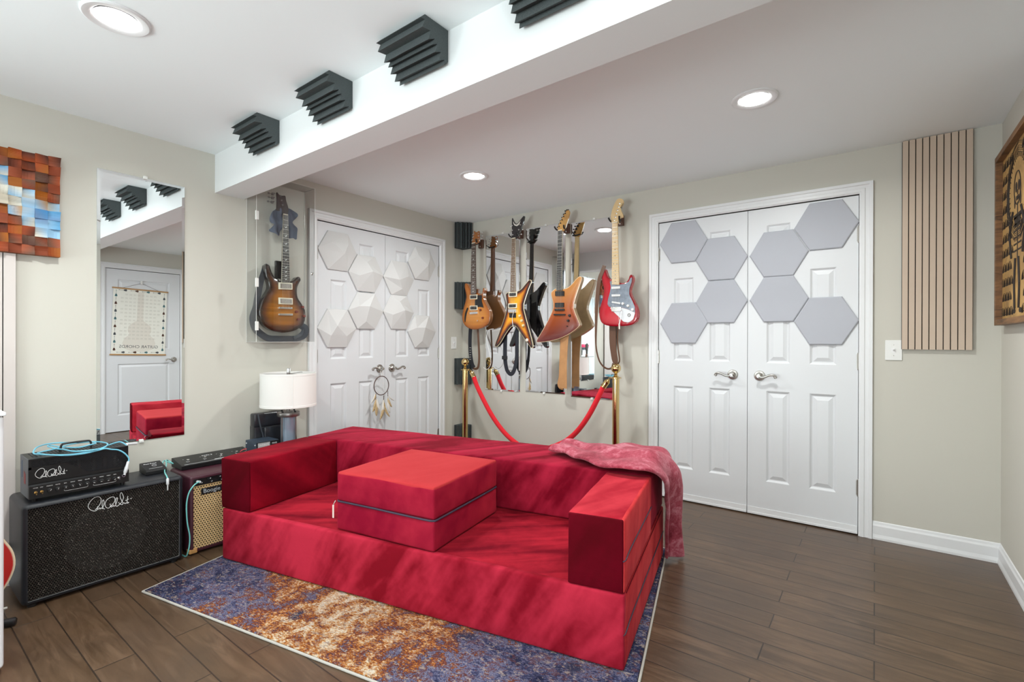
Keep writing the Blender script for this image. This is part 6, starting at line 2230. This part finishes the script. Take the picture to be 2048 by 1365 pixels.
MB().lathe([(0.004, 0), (0.0055, 0.004), (0.0060, 0.020), (0.0078, 0.030), (0.0078, 0.052), (0.005, 0.056), (0.005, 0.064)], (-2.914, 0.784, 0.564), Vector((0.006, -0.017, -0.064)), 16).xf(mv).build('jack_plug', M['plug'], t)
MB().cyl((-2.9155, 0.778, 0.648), (-2.945, 0.825, 0.640), 0.0062, 12).xf(mv).build('jack_plug', M['plug'], t)

# --- little pedal on the cabinet
t = thing('foot_switch', 'small black foot switch with white script, on the right end of the speaker cabinet', 'pedal', (-3.085, 0.938, 0.447))
pr_ = [(-0.055, 0.002), (0.050, 0.002), (0.052, 0.020), (0.040, 0.030), (-0.050, 0.050), (-0.056, 0.046)]
MB().prism(pr_, -0.046, 0.046).build('pedal_body', M['black'], t, bevel=0.002)
mt = Matrix.Translation((0.0, 0.0, 0.0))
# sloping top: direction down towards +x
sl = Vector((0.090, 0, -0.020)).normalized()
upv = Vector((0.020, 0, 0.090)).normalized()
fr = Matrix(((0, -sl.x, upv.x, -0.045), (1, 0, 0, 0), (0, -sl.z, upv.z, 0.0492), (0, 0, 0, 1)))
text_mesh('Paul Reed', 0.016, Matrix.Translation((0.026, -0.036, -0.005)) @ fr, 'script_print', M['print'], t, 0.0002, 'LEFT', 0.9)
rg = []
for k in range(16):
    p = fr @ Vector((0.004 + 0.010 * math.cos(2 * PI * k / 16), -0.048 + 0.010 * math.sin(2 * PI * k / 16), 0.0006))
    rg.append(p[:])
MB().tube(rg, 0.0008, 5, closed=True).build('ring_print', M['print'], t)
MB().box((0.0, -0.030, 0.0), (0.001, 0.030, 0.001)).xf(Matrix.Translation((0.038, 0, 0.0318))).build('line_print', M['print'], t, smooth=0)
t = thing('patch_cable', 'aqua cable with white plug hanging over the front of the speaker cabinet', 'cable', (-3.0, 1.0, 0.47))
mv = Matrix.Translation((3.0, -1.0, -0.47))
MB().tube(spline([(-3.190, 1.066, 0.452), (-3.215, 1.050, 0.470), (-3.190, 1.030, 0.478), (-3.120, 1.010, 0.470), (-3.035, 0.975, 0.462), (-2.960, 0.952, 0.461), (-2.915, 0.944, 0.458), (-2.898, 0.943, 0.447)], 5), 0.0030, 8).xf(mv).build('cord', M['cable2'], t)
MB().tube(spline([(-3.215, 1.066, 0.450), (-3.238, 1.050, 0.460), (-3.225, 1.030, 0.470), (-3.140, 0.998, 0.455), (-3.060, 0.990, 0.452)], 5), 0.0030, 8).xf(mv).build('cord', M['cable2'], t)
MB().lathe([(0.0035, 0), (0.0060, 0.004), (0.0066, 0.030), (0.0050, 0.034), (0.0030, 0.036), (0.0030, 0.060), (0.001, 0.064)], (-2.8965, 0.943, 0.449), Vector((0.001, 0.002, -1)), 16).xf(mv).build('jack_plug', M['plug'], t)

# --- maroon combo with cane grille
t = thing('combo_amplifier', 'maroon combo amplifier with woven cane grille, behind the left end of the sofa', 'amplifier', (-3.06, 1.32, 0.0))
mv = Matrix.Translation((3.06, -1.32, 0.0))
amp_shell(-3.210, -2.925, 1.053, 1.588, 0.010, 0.424, 0.014, 0.018, 0.012).xf(mv).build('cabinet_shell', M['maroon'], t, smooth=50)
MB().box((-2.938, 1.071, 0.022), (-2.933, 1.570, 0.366)).xf(mv).build('cane_grille', M['wicker'], t, smooth=0)
MB().box((-2.940, 1.071, 0.368), (-2.931, 1.570, 0.406)).xf(mv).build('control_panel', M['black'], t, smooth=0)
for k in range(9):
    y = 1.100 + k * 0.050
    for z in ((0.395, 0.378) if k != 0 else (0.380,)):
        o = MB().lathe([(0.0075, 0), (0.0070, 0.010), (0, 0.0105)], (-2.931, y + (0.008 if z < 0.39 else 0), z), 'x', 16).xf(mv).build('control_knob', M['black'], t)
        MB().tube([(-2.920, y + (0.008 if z < 0.39 else 0), z), (-2.920, y + (0.008 if z < 0.39 else 0) + 0.005, z + 0.004)], 0.0011, 5).xf(mv).build('pointer', M['print'], o)
o = MB().box((-2.934, 1.111, 0.314), (-2.929, 1.215, 0.347)).xf(mv).build('logo_plate', M['black'], t, bevel=0.002)
text_mesh('Boogie', 0.031, mv @ Matrix.Translation((-2.9285, 1.163, 0.3215)) @ FRAME_PX, 'logo_letters', mat('silver_letters', (0.42, 0.44, 0.46), 0.4), t, 0.0006, 'CENTER', 1.0)
for y in (1.062, 1.579):
    s = 1 if y < 1.3 else -1
    cb = MB().box((-2.962, y - 0.011 * s if s > 0 else y - 0.030, 0.0085), (-2.9235, y + 0.030 if s > 0 else y + 0.011, 0.034))
    cb.xf(mv).build('leather_corner', M['tan_corner'], t, bevel=0.006, seg=3)
for (x, y) in ((-3.18, 1.09), (-3.18, 1.56), (-2.96, 1.09), (-2.96, 1.56)):
    MB().lathe([(0.014, 0.0), (0.016, 0.012)], (x, y, 0.0), 'z', 14).xf(mv).build('rubber_foot', M['black'], t)
t = thing('amplifier_cable', 'aqua cable plugged into the maroon combo, hanging down to the floor', 'cable', (-2.90, 1.03, 0.0))
mv = Matrix.Translation((2.90, -1.03, 0.0))
MB().tube(spline([(-2.903, 1.092, 0.394), (-2.892, 1.074, 0.393), (-2.888, 1.055, 0.380), (-2.888, 1.036, 0.350), (-2.888, 1.026, 0.300), (-2.888, 1.026, 0.245), (-2.888, 1.030, 0.191), (-2.888, 1.040, 0.129), (-2.890, 1.041, 0.085), (-2.896, 1.036, 0.040), (-2.930, 1.036, 0.006), (-3.02, 1.036, 0.005)], 5), 0.0034, 8).xf(mv).build('cord', M['cable2'], t)
MB().cyl((-2.926, 1.090, 0.392), (-2.900, 1.093, 0.394), 0.0062, 14).xf(mv).build('jack_plug', M['plug'], t)

# --- long foot controller on the combo
t = thing('pedal_board', 'long black foot controller with chrome switches, on top of the maroon combo', 'pedal', (-3.165, 1.27, 0.424))
prf = [(-0.080, 0.002), (0.070, 0.002), (0.074, 0.026), (-0.066, 0.052), (-0.080, 0.050)]
MB().prism(prf, -0.195, 0.195).build('pedal_body', M['blacksteel'], t, bevel=0.002)
sl = Vector((0.140, 0, -0.026)).normalized()
upv = Vector((0.026, 0, 0.140)).normalized()
for k, y in enumerate((-0.150, -0.062, 0.026, 0.114, 0.172)):
    p = Vector((0.028, y, 0.0350))
    MB().lathe([(0.0085, 0), (0.0085, 0.003), (0.006, 0.004), (0.006, 0.011), (0.0072, 0.012), (0.0072, 0.015), (0, 0.016)], p, upv, 18).build('foot_button', M['chrome'], t)
    MB().lathe([(0.003, 0), (0.003, 0.002), (0, 0.003)], p - sl * 0.040 + Vector((0, -0.01, 0)), upv, 10).build('indicator_lamp', M['chrome'], t)
fr = Matrix(((0, -sl.x, upv.x, -0.030), (1, 0, 0, 0), (0, -sl.z, upv.z, 0.0462), (0, 0, 0, 1)))
text_mesh('MARK V', 0.016, Matrix.Translation((0.010, -0.03, -0.0018)) @ fr, 'white_print', M['print'], t, 0.0003, 'CENTER')
ln = MB().box((0.060, -0.180, 0.0288), (0.0615, 0.180, 0.0296)).box((0.050, -0.02, 0.0308), (0.056, 0.035, 0.0316))
ln.build('white_lines', M['print'], t, smooth=0)

# --- small navy box on the combo
t = thing('attenuator', 'small navy steel box with white lettering, behind the left arm of the sofa', 'audio box', (-3.085, 1.515, 0.424))
MB().box((-0.070, -0.070, 0.004), (0.068, 0.070, 0.106)).build('steel_box', M['navybox'], t, bevel=0.002)
MB().box((0.0675, -0.068, 0.006), (0.0715, 0.068, 0.104)).build('face_plate', M['black'], t, bevel=0.001)
MB().box((0.0705, -0.062, 0.072), (0.0722, 0.012, 0.100)).build('label_plate', M['panel_label'], t, smooth=0)
text_mesh('WEBER', 0.020, Matrix.Translation((0.0722, -0.025, 0.0785)) @ FRAME_PX, 'label_text', M['print'], t, 0.0004, 'CENTER', 0.98)
text_mesh('MASS', 0.014, Matrix.Translation((0.0716, 0.040, 0.084)) @ FRAME_PX, 'label_text', M['print'], t, 0.0004, 'CENTER', 0.95)
for (x, z) in ((-0.055, 0.088), (0.055, 0.088), (0.055, 0.020), (-0.055, 0.020)):
    MB().cyl((x, -0.0725, z), (x, -0.069, z), 0.0038, 10).build('screw', M['white'], t)
o = MB().tube(spline([(-3.16, 1.40, 0.445), (-3.15, 1.42, 0.47), (-3.14, 1.447, 0.478)], 4), 0.0025, 6).build('red_lead', mat('red_lead_jacket', (0.60, 0.03, 0.04), 0.4), smooth=60)
tag(o, 'short red lead running into the small navy box', 'cable')

# --- side table with lamp and bag
t = thing('side_table', 'small black side table hidden behind the sofa, carrying the lamp', 'table', (-3.09, 1.765, 0.029))
MB().box((-0.165, -0.165, 0.375), (0.085, 0.160, 0.395)).build('table_top', M['black'], t, bevel=0.003)
for (x, y) in ((-0.15, -0.150), (-0.15, 0.145), (0.070, -0.150), (0.070, 0.145)):
    MB().box((x - 0.012, y - 0.012, -0.029), (x + 0.012, y + 0.012, 0.375)).build('leg', M['black'], t, bevel=0.002)

t = thing('table_lamp', 'table lamp with white drum shade and grey glass column base', 'lamp', (-3.055, 1.668, 0.395))
MB().lathe([(0.0, 0.0295), (0.066, 0.0295), (0.068, 0.034), (0.066, 0.046), (0.045, 0.048)], (0, 0, 0), 'z', 40).build('lamp_base', M['pewter'], t)
MB().lathe([(0.046, 0.046), (0.046, 0.272)], (0, 0, 0), 'z', 40).build('glass_column', M['smoke_glass'], t)
for k in range(4):
    a = 2 * PI * k / 4 + 0.35
    MB().cyl((0.057 * math.cos(a), 0.057 * math.sin(a), 0.046), (0.057 * math.cos(a), 0.057 * math.sin(a), 0.272), 0.0045, 10).build('column_rod', M['pewter'], t)
MB().lathe([(0.067, 0.268), (0.069, 0.272), (0.069, 0.290), (0.067, 0.295), (0.035, 0.296), (0.033, 0.302), (0.0, 0.303)], (0, 0, 0), 'z', 48).build('top_collar', M['pewter'], t)
b = MB()
for k in range(4):
    a = 2 * PI * k / 4 + 0.35
    b.lathe([(0.0065, 0), (0.0065, 0.008), (0.004, 0.010)], (0.052 * math.cos(a), 0.052 * math.sin(a), 0.295), 'z', 8)
b.build('collar_bolts', M['blacksteel'], t)
MB().cyl((0, 0, 0.30), (0, 0, 0.556), 0.011, 16).build('lamp_stem', M['pewter'], t)
sh = MB()
prof = [(0.1665, 0.333), (0.1690, 0.334), (0.1690, 0.347), (0.1680, 0.348), (0.1675, 0.534), (0.1685, 0.535), (0.1685, 0.547), (0.1660, 0.548), (0.1650, 0.547), (0.1650, 0.334), (0.1665, 0.333)]
n = 64
sh.grid([[(r * math.cos(2 * PI * k / n), r * math.sin(2 * PI * k / n), z) for k in range(n)] for (r, z) in prof], closed_u=True)
sh.tube([(0.1692 * math.cos(-0.35), 0.1692 * math.sin(-0.35), 0.335), (0.1688 * math.cos(-0.35), 0.1688 * math.sin(-0.35), 0.546)], 0.0014, 5)
sh.build('lamp_shade', M['shade'], t, smooth=30)
sp_ = MB()
for k in range(3):
    a = 2 * PI * k / 3
    sp_.cyl((0, 0, 0.541), (0.1660 * math.cos(a), 0.1660 * math.sin(a), 0.543), 0.0018, 6)
sp_.build('shade_spider', M['pewter'], t)
MB().lathe([(0.009, 0.546), (0.0125, 0.548), (0.0125, 0.576), (0.010, 0.578), (0, 0.578)], (0, 0, 0), 'z', 20).build('finial', M['chrome'], t)

t = thing('leather_bag', 'upright black leather bag leaning behind the lamp base', 'bag', (-3.180, 1.62, 0.4245))
bg = M['bagblack'] = mat('black_leather', (0.020, 0.021, 0.026), 0.28, coat=0.2, bump=(60, 0.3))
MB().soft_box((-0.045, -0.115, 0.0), (0.010, 0.110, 0.2525), 0.015, 0.004, 0.04, seed=2).build('bag_body', bg, t, smooth=60)
MB().soft_box((0.008, -0.060, 0.0), (0.034, 0.100, 0.170), 0.010, 0.003, 0.04, seed=5).build('front_pocket', bg, t, smooth=60)
MB().soft_box((-0.048, -0.118, 0.170), (0.016, 0.115, 0.260), 0.012, 0.004, 0.04, seed=8).build('bag_flap', bg, t, smooth=60)
MB().tube(spline([(0.020, -0.095, 0.255), (0.030, -0.085, 0.180), (0.026, -0.066, 0.110), (0.028, -0.066, 0.004)], 5), 0.005, 6).build('bag_strap', M['slatestrap'], t)
t = thing('document_case', 'flat black case standing behind the leather bag by the left wall', 'case', (-3.250, 1.685, 0.4245))
MB().prism([(-0.165, 0.0), (0.150, 0.0), (0.135, 0.176), (-0.165, 0.176)], -0.011, 0.011, 'x').build('case_body', M['bagblack'], t, bevel=0.004)

# ------------------------------------------------------------------ dream catcher on the left door handle
t = thing('dream_catcher', 'dream catcher with tawny feathers hanging from the lever of the left double doors', 'dream catcher', (XL + 0.058, 2.533, 0.788))
n = 40
MB().tube([(0, 0.073 * math.cos(2 * PI * k / n), 0.076 * math.sin(2 * PI * k / n)) for k in range(n)], 0.0034, 8, closed=True).build('hoop', M['umber'], t)
wb_ = MB()
rs = [0.072, 0.058, 0.043, 0.028, 0.014]
for q in range(4):
    m_ = 10
    for k in range(m_):
        a0, a1 = 2 * PI * (k + 0.5 * q) / m_, 2 * PI * (k + 0.5 * (q + 1)) / m_
        a2 = 2 * PI * (k + 1 + 0.5 * q) / m_
        for (aa, bb) in ((a0, a1), (a1, a2)):
            r1, r2_ = (rs[q], rs[q + 1])
            if (aa, bb) == (a1, a2):
                r1, r2_ = rs[q + 1], rs[q]
            wb_.tube([(0, r1 * math.cos(aa), r1 * math.sin(aa)), (0, r2_ * math.cos(bb), r2_ * math.sin(bb))], 0.0005, 4, cap=False)
wb_.build('woven_web', M['webb'], t)
MB().tube(spline([(0.0, -0.004, 0.076), (-0.002, -0.008, 0.110), (-0.010, 0.010, 0.126), (-0.006, 0.018, 0.110), (0.0, 0.004, 0.078)], 4), 0.0016, 6).build('hanging_loop', M['webb'], t)


def feather(y, z, L, lean, m, w=0.012, curl=0.0):
    mb = MB()
    rows = []
    N_ = 12
    for i in range(N_ + 1):
        k = i / N_
        cy = y + lean * k + curl * k * k
        cz = z - L * k
        ww = w * math.sin(PI * min(1, k * 0.92 + 0.06)) ** 0.7
        jit = 0.0025 * noise.noise(Vector((y * 50, k * 9, L)))
        rows.append([(0.004 * math.sin(k * 3), cy - ww + jit, cz - ww * 0.7), (0.001 + 0.004 * math.sin(k * 3), cy, cz), (0.004 * math.sin(k * 3), cy + ww + jit, cz - ww * 0.7)])
    mb.grid(rows)
    mb.tube([(0.0015 + 0.004 * math.sin(i / N_ * 3), y + lean * i / N_ + curl * (i / N_) ** 2, z - L * i / N_) for i in range(N_ + 1)], 0.0007, 4)
    return mb.build('feather', m, t, smooth=60, solid=0.0006)


for (y, z, nb) in ((-0.055, -0.055, 4), (0.022, -0.076, 4), (0.064, -0.045, 3)):
    bd = MB().tube([(0, y, z), (0, y + 0.002, z - 0.060)], 0.0012, 5)
    for k in range(nb):
        bd.ball((0, y + 0.001, z - 0.014 - 0.013 * k), 0.0038, 8)
    bd.build('beaded_cord', M['umber'], t)
MB().tube([(0, 0.024, -0.13), (0, 0.026, -0.195)], 0.001, 5).ball((0, 0.026, -0.19), 0.004, 8).build('beaded_cord', M['umber'], t)
for a in [(-0.055, -0.105, 0.10, -0.020, 'feather', 0.014, -0.01), (-0.055, -0.110, 0.13, 0.006, 'feather', 0.015, 0.0), (-0.048, -0.100, 0.11, 0.020, 'feather_white', 0.013, 0.02),
          (-0.060, -0.060, 0.075, -0.034, 'feather_white', 0.010, -0.01), (-0.058, -0.062, 0.055, -0.022, 'feather', 0.010, 0.0),
          (0.022, -0.115, 0.115, -0.006, 'feather_white', 0.016, -0.01), (0.024, -0.150, 0.125, -0.028, 'feather', 0.015, -0.01), (0.026, -0.155, 0.110, 0.030, 'feather', 0.012, 0.03), (0.020, -0.120, 0.090, 0.012, 'feather', 0.012, 0.0),
          (0.066, -0.105, 0.080, 0.012, 'feather', 0.013, 0.030), (0.066, -0.108, 0.120, 0.000, 'feather_white', 0.013, 0.02), (0.066, -0.075, 0.062, 0.020, 'feather_white', 0.007, 0.050)]:
    feather(a[0], a[1], a[2], a[3], M[a[4]], a[5], a[6])

# ------------------------------------------------------------------ things cut off by the left edge
t = thing('white_cabinet', 'plain white rounded cabinet cut off by the left edge of the photo', 'cabinet', (-2.58, 0.00, 0.0))
MB().box((-0.175, -0.300, 0.020), (0.175, 0.300, 0.893)).build('cabinet_body', M['cabinet'], t, bevel=0.014, seg=4)
MB().box((-0.180, -0.304, 0.893), (0.180, 0.304, 0.905)).build('cabinet_top', M['cabinet'], t, bevel=0.003)
for (x, y) in ((-0.15, -0.27), (-0.15, 0.27), (0.15, -0.27), (0.15, 0.27)):
    MB().cyl((x, y, 0), (x, y, 0.022), 0.018, 14).build('foot', M['cabinet'], t)

t = thing('red_guitar', 'glossy red guitar with cream binding on a stand, cut off at the left edge', 'guitar', (-2.852, 0.215, 0.245), PI / 2)
ol = [(0.178 * math.cos(a) * (1.0 if math.sin(a) < 0.2 else 0.97), 0.178 * math.sin(a)) for a in [2 * PI * k / 48 for k in range(48)]]
ol = [(x, z) if z < 0.05 else (x * (1 - 0.55 * min(1, (z - 0.05) / 0.16) * 0.6), z) for (x, z) in ol]
full = []
for (x, z) in spline([(0.0, -0.178), (0.07, -0.168), (0.135, -0.118), (0.170, -0.040), (0.168, 0.030), (0.140, 0.095), (0.110, 0.150), (0.118, 0.210), (0.120, 0.260), (0.080, 0.290), (0.030, 0.280)], 4):
    full.append((x, z))
full = full + [(-x, z) for (x, z) in full[::-1][0:-1]]
m_top = attr_mat('cherry_red_top', 0.18, 1.0)
guitar_body('body', full, t, 0.045, burst([(0, (0.78, 0.68, 0.48)), (0.005, (0.78, 0.68, 0.48)), (0.0068, (0.50, 0.010, 0.012)), (0.08, (0.62, 0.020, 0.016))]), (0.40, 0.01, 0.012), m_top, M['redgloss'], 0.004, 0.010, binding=(0.74, 0.64, 0.45))
MB().box((-0.026, -0.012, 0.28), (0.026, 0.012, 0.70)).build('neck', M['mahogany'], t, bevel=0.005)
MB().prism([(-0.024, 0.70), (0.024, 0.70), (0.040, 0.85), (0.0, 0.87), (-0.040, 0.85)], -0.006, 0.010).build('headstock', M['blackgloss'], t, bevel=0.002)
MB().box((-0.04, -0.016, -0.03), (0.04, -0.004, 0.005)).build('pickup', M['chrome'], t, bevel=0.002)
for p in ((0.09, -0.08), (0.12, -0.03)):
    knob(t, p, -0.004, M['amberknob'])
t = thing('guitar_stand', 'black tubular floor stand under the red guitar at the left edge', 'guitar stand', (-2.86, 0.215, 0.0))
for s in (-1, 1):
    MB().tube(spline([(0.0, 0.0, 0.030), (0.042, s * 0.09, 0.026), (0.070, s * 0.150, 0.018)], 4), 0.011, 10).build('stand_leg', M['black'], t)
    MB().lathe([(0.010, 0), (0.0155, 0.004), (0.0165, 0.045), (0.012, 0.050)], (0.058, s * 0.120, 0.0185), Vector((0.45, s, -0.04)), 14).build('rubber_end', M['black'], t)
    MB().tube([(-0.005, s * 0.06, 0.052), (0.045, s * 0.075, 0.052), (0.060, s * 0.078, 0.080)], 0.008, 8).build('support_arm', M['black'], t)
MB().cyl((0, -0.07, 0.052), (0, 0.150, 0.052), 0.005, 8).build('cross_bar', M['chrome'], t)
MB().cyl((0.0, 0, 0.03), (-0.10, 0, 0.50), 0.010, 10).build('stand_post', M['black'], t)

# ------------------------------------------------------------------ behind the camera, seen in the mirrors
def stool(x, y, seat_z, label, rz=0.0):
    t = thing('bar_stool', label, 'stool', (x, y, 0), rz, 'red bar stools behind the camera')
    MB().lathe([(0.0, seat_z - 0.075), (0.10, seat_z - 0.070), (0.150, seat_z - 0.045), (0.165, seat_z - 0.015), (0.160, seat_z)], (0, 0, 0), 'z', 32).build('seat_pan', M['greysteel'], t)
    MB().lathe([(0.160, seat_z - 0.002), (0.170, seat_z + 0.012), (0.165, seat_z + 0.042), (0.140, seat_z + 0.060), (0.0, seat_z + 0.070)], (0, 0, 0), 'z', 32).build('seat', M['stool_red'], t)
    MB().cyl((0, 0, 0.30), (0, 0, seat_z - 0.07), 0.018, 14).build('post', M['black'], t)
    for k in range(3):
        a = 2 * PI * k / 3
        MB().cyl((0.01 * math.cos(a), 0.01 * math.sin(a), 0.34), (0.24 * math.cos(a), 0.24 * math.sin(a), 0.010), 0.010, 10).build('leg', M['black'], t)
    return t


stool(-1.960, -2.15, 0.775, 'lower red round stool, seen only in the mirrors', 0.4)
stool(-1.150, -2.75, 1.005, 'taller red round stool by the curtains, seen only in the mirrors', 0.9)

cm, nt, b = new_mat('sheer_white_curtain')
tr = nt.nodes.new('ShaderNodeBsdfTranslucent')
tr.inputs[0].default_value = (0.80, 0.85, 0.85, 1)
mx = nt.nodes.new('ShaderNodeMixShader')
mx.inputs[0].default_value = 0.5
b.inputs['Base Color'].default_value = (0.80, 0.84, 0.84, 1)
b.inputs['Roughness'].default_value = 0.9
nt.links.new(b.outputs[0], mx.inputs[1])
nt.links.new(tr.outputs[0], mx.inputs[2])
nt.links.new(mx.outputs[0], nt.nodes['Material Output'].inputs[0])
for (x0, x1, nm) in ((-1.30, -0.20, 'right'), (-2.80, -2.25, 'left')):
    t = thing('curtain', 'sheer white floor length curtain at the %s side of the back window' % nm, 'curtain', ((x0 + x1) / 2, YB + 0.09, 0.0), 0, 'sheer curtains on the back window')
    rows = []
    N_ = 70
    for z in (0.02, 0.5, 1.0, 1.6, 2.14):
        rows.append([((x0 - (x0 + x1) / 2) + (x1 - x0) * k / N_, 0.028 * math.sin(k * 0.95) * (1.1 - 0.2 * z), z) for k in range(N_ + 1)])
    MB().grid(rows).build('curtain_cloth', cm, t, smooth=80)
t = thing('curtain_rod', 'white curtain rod above the back window', 'curtain rod', (-1.5, YB + 0.09, 2.15))
MB().cyl((-1.40, 0, 0), (1.35, 0, 0), 0.010, 12).build('rod', M['white'], t)
for x in (-1.38, 0.0, 1.33):
    MB().box((x - 0.008, -0.090, -0.008), (x + 0.008, 0.0, 0.008)).build('rod_bracket', M['white'], t, smooth=0)
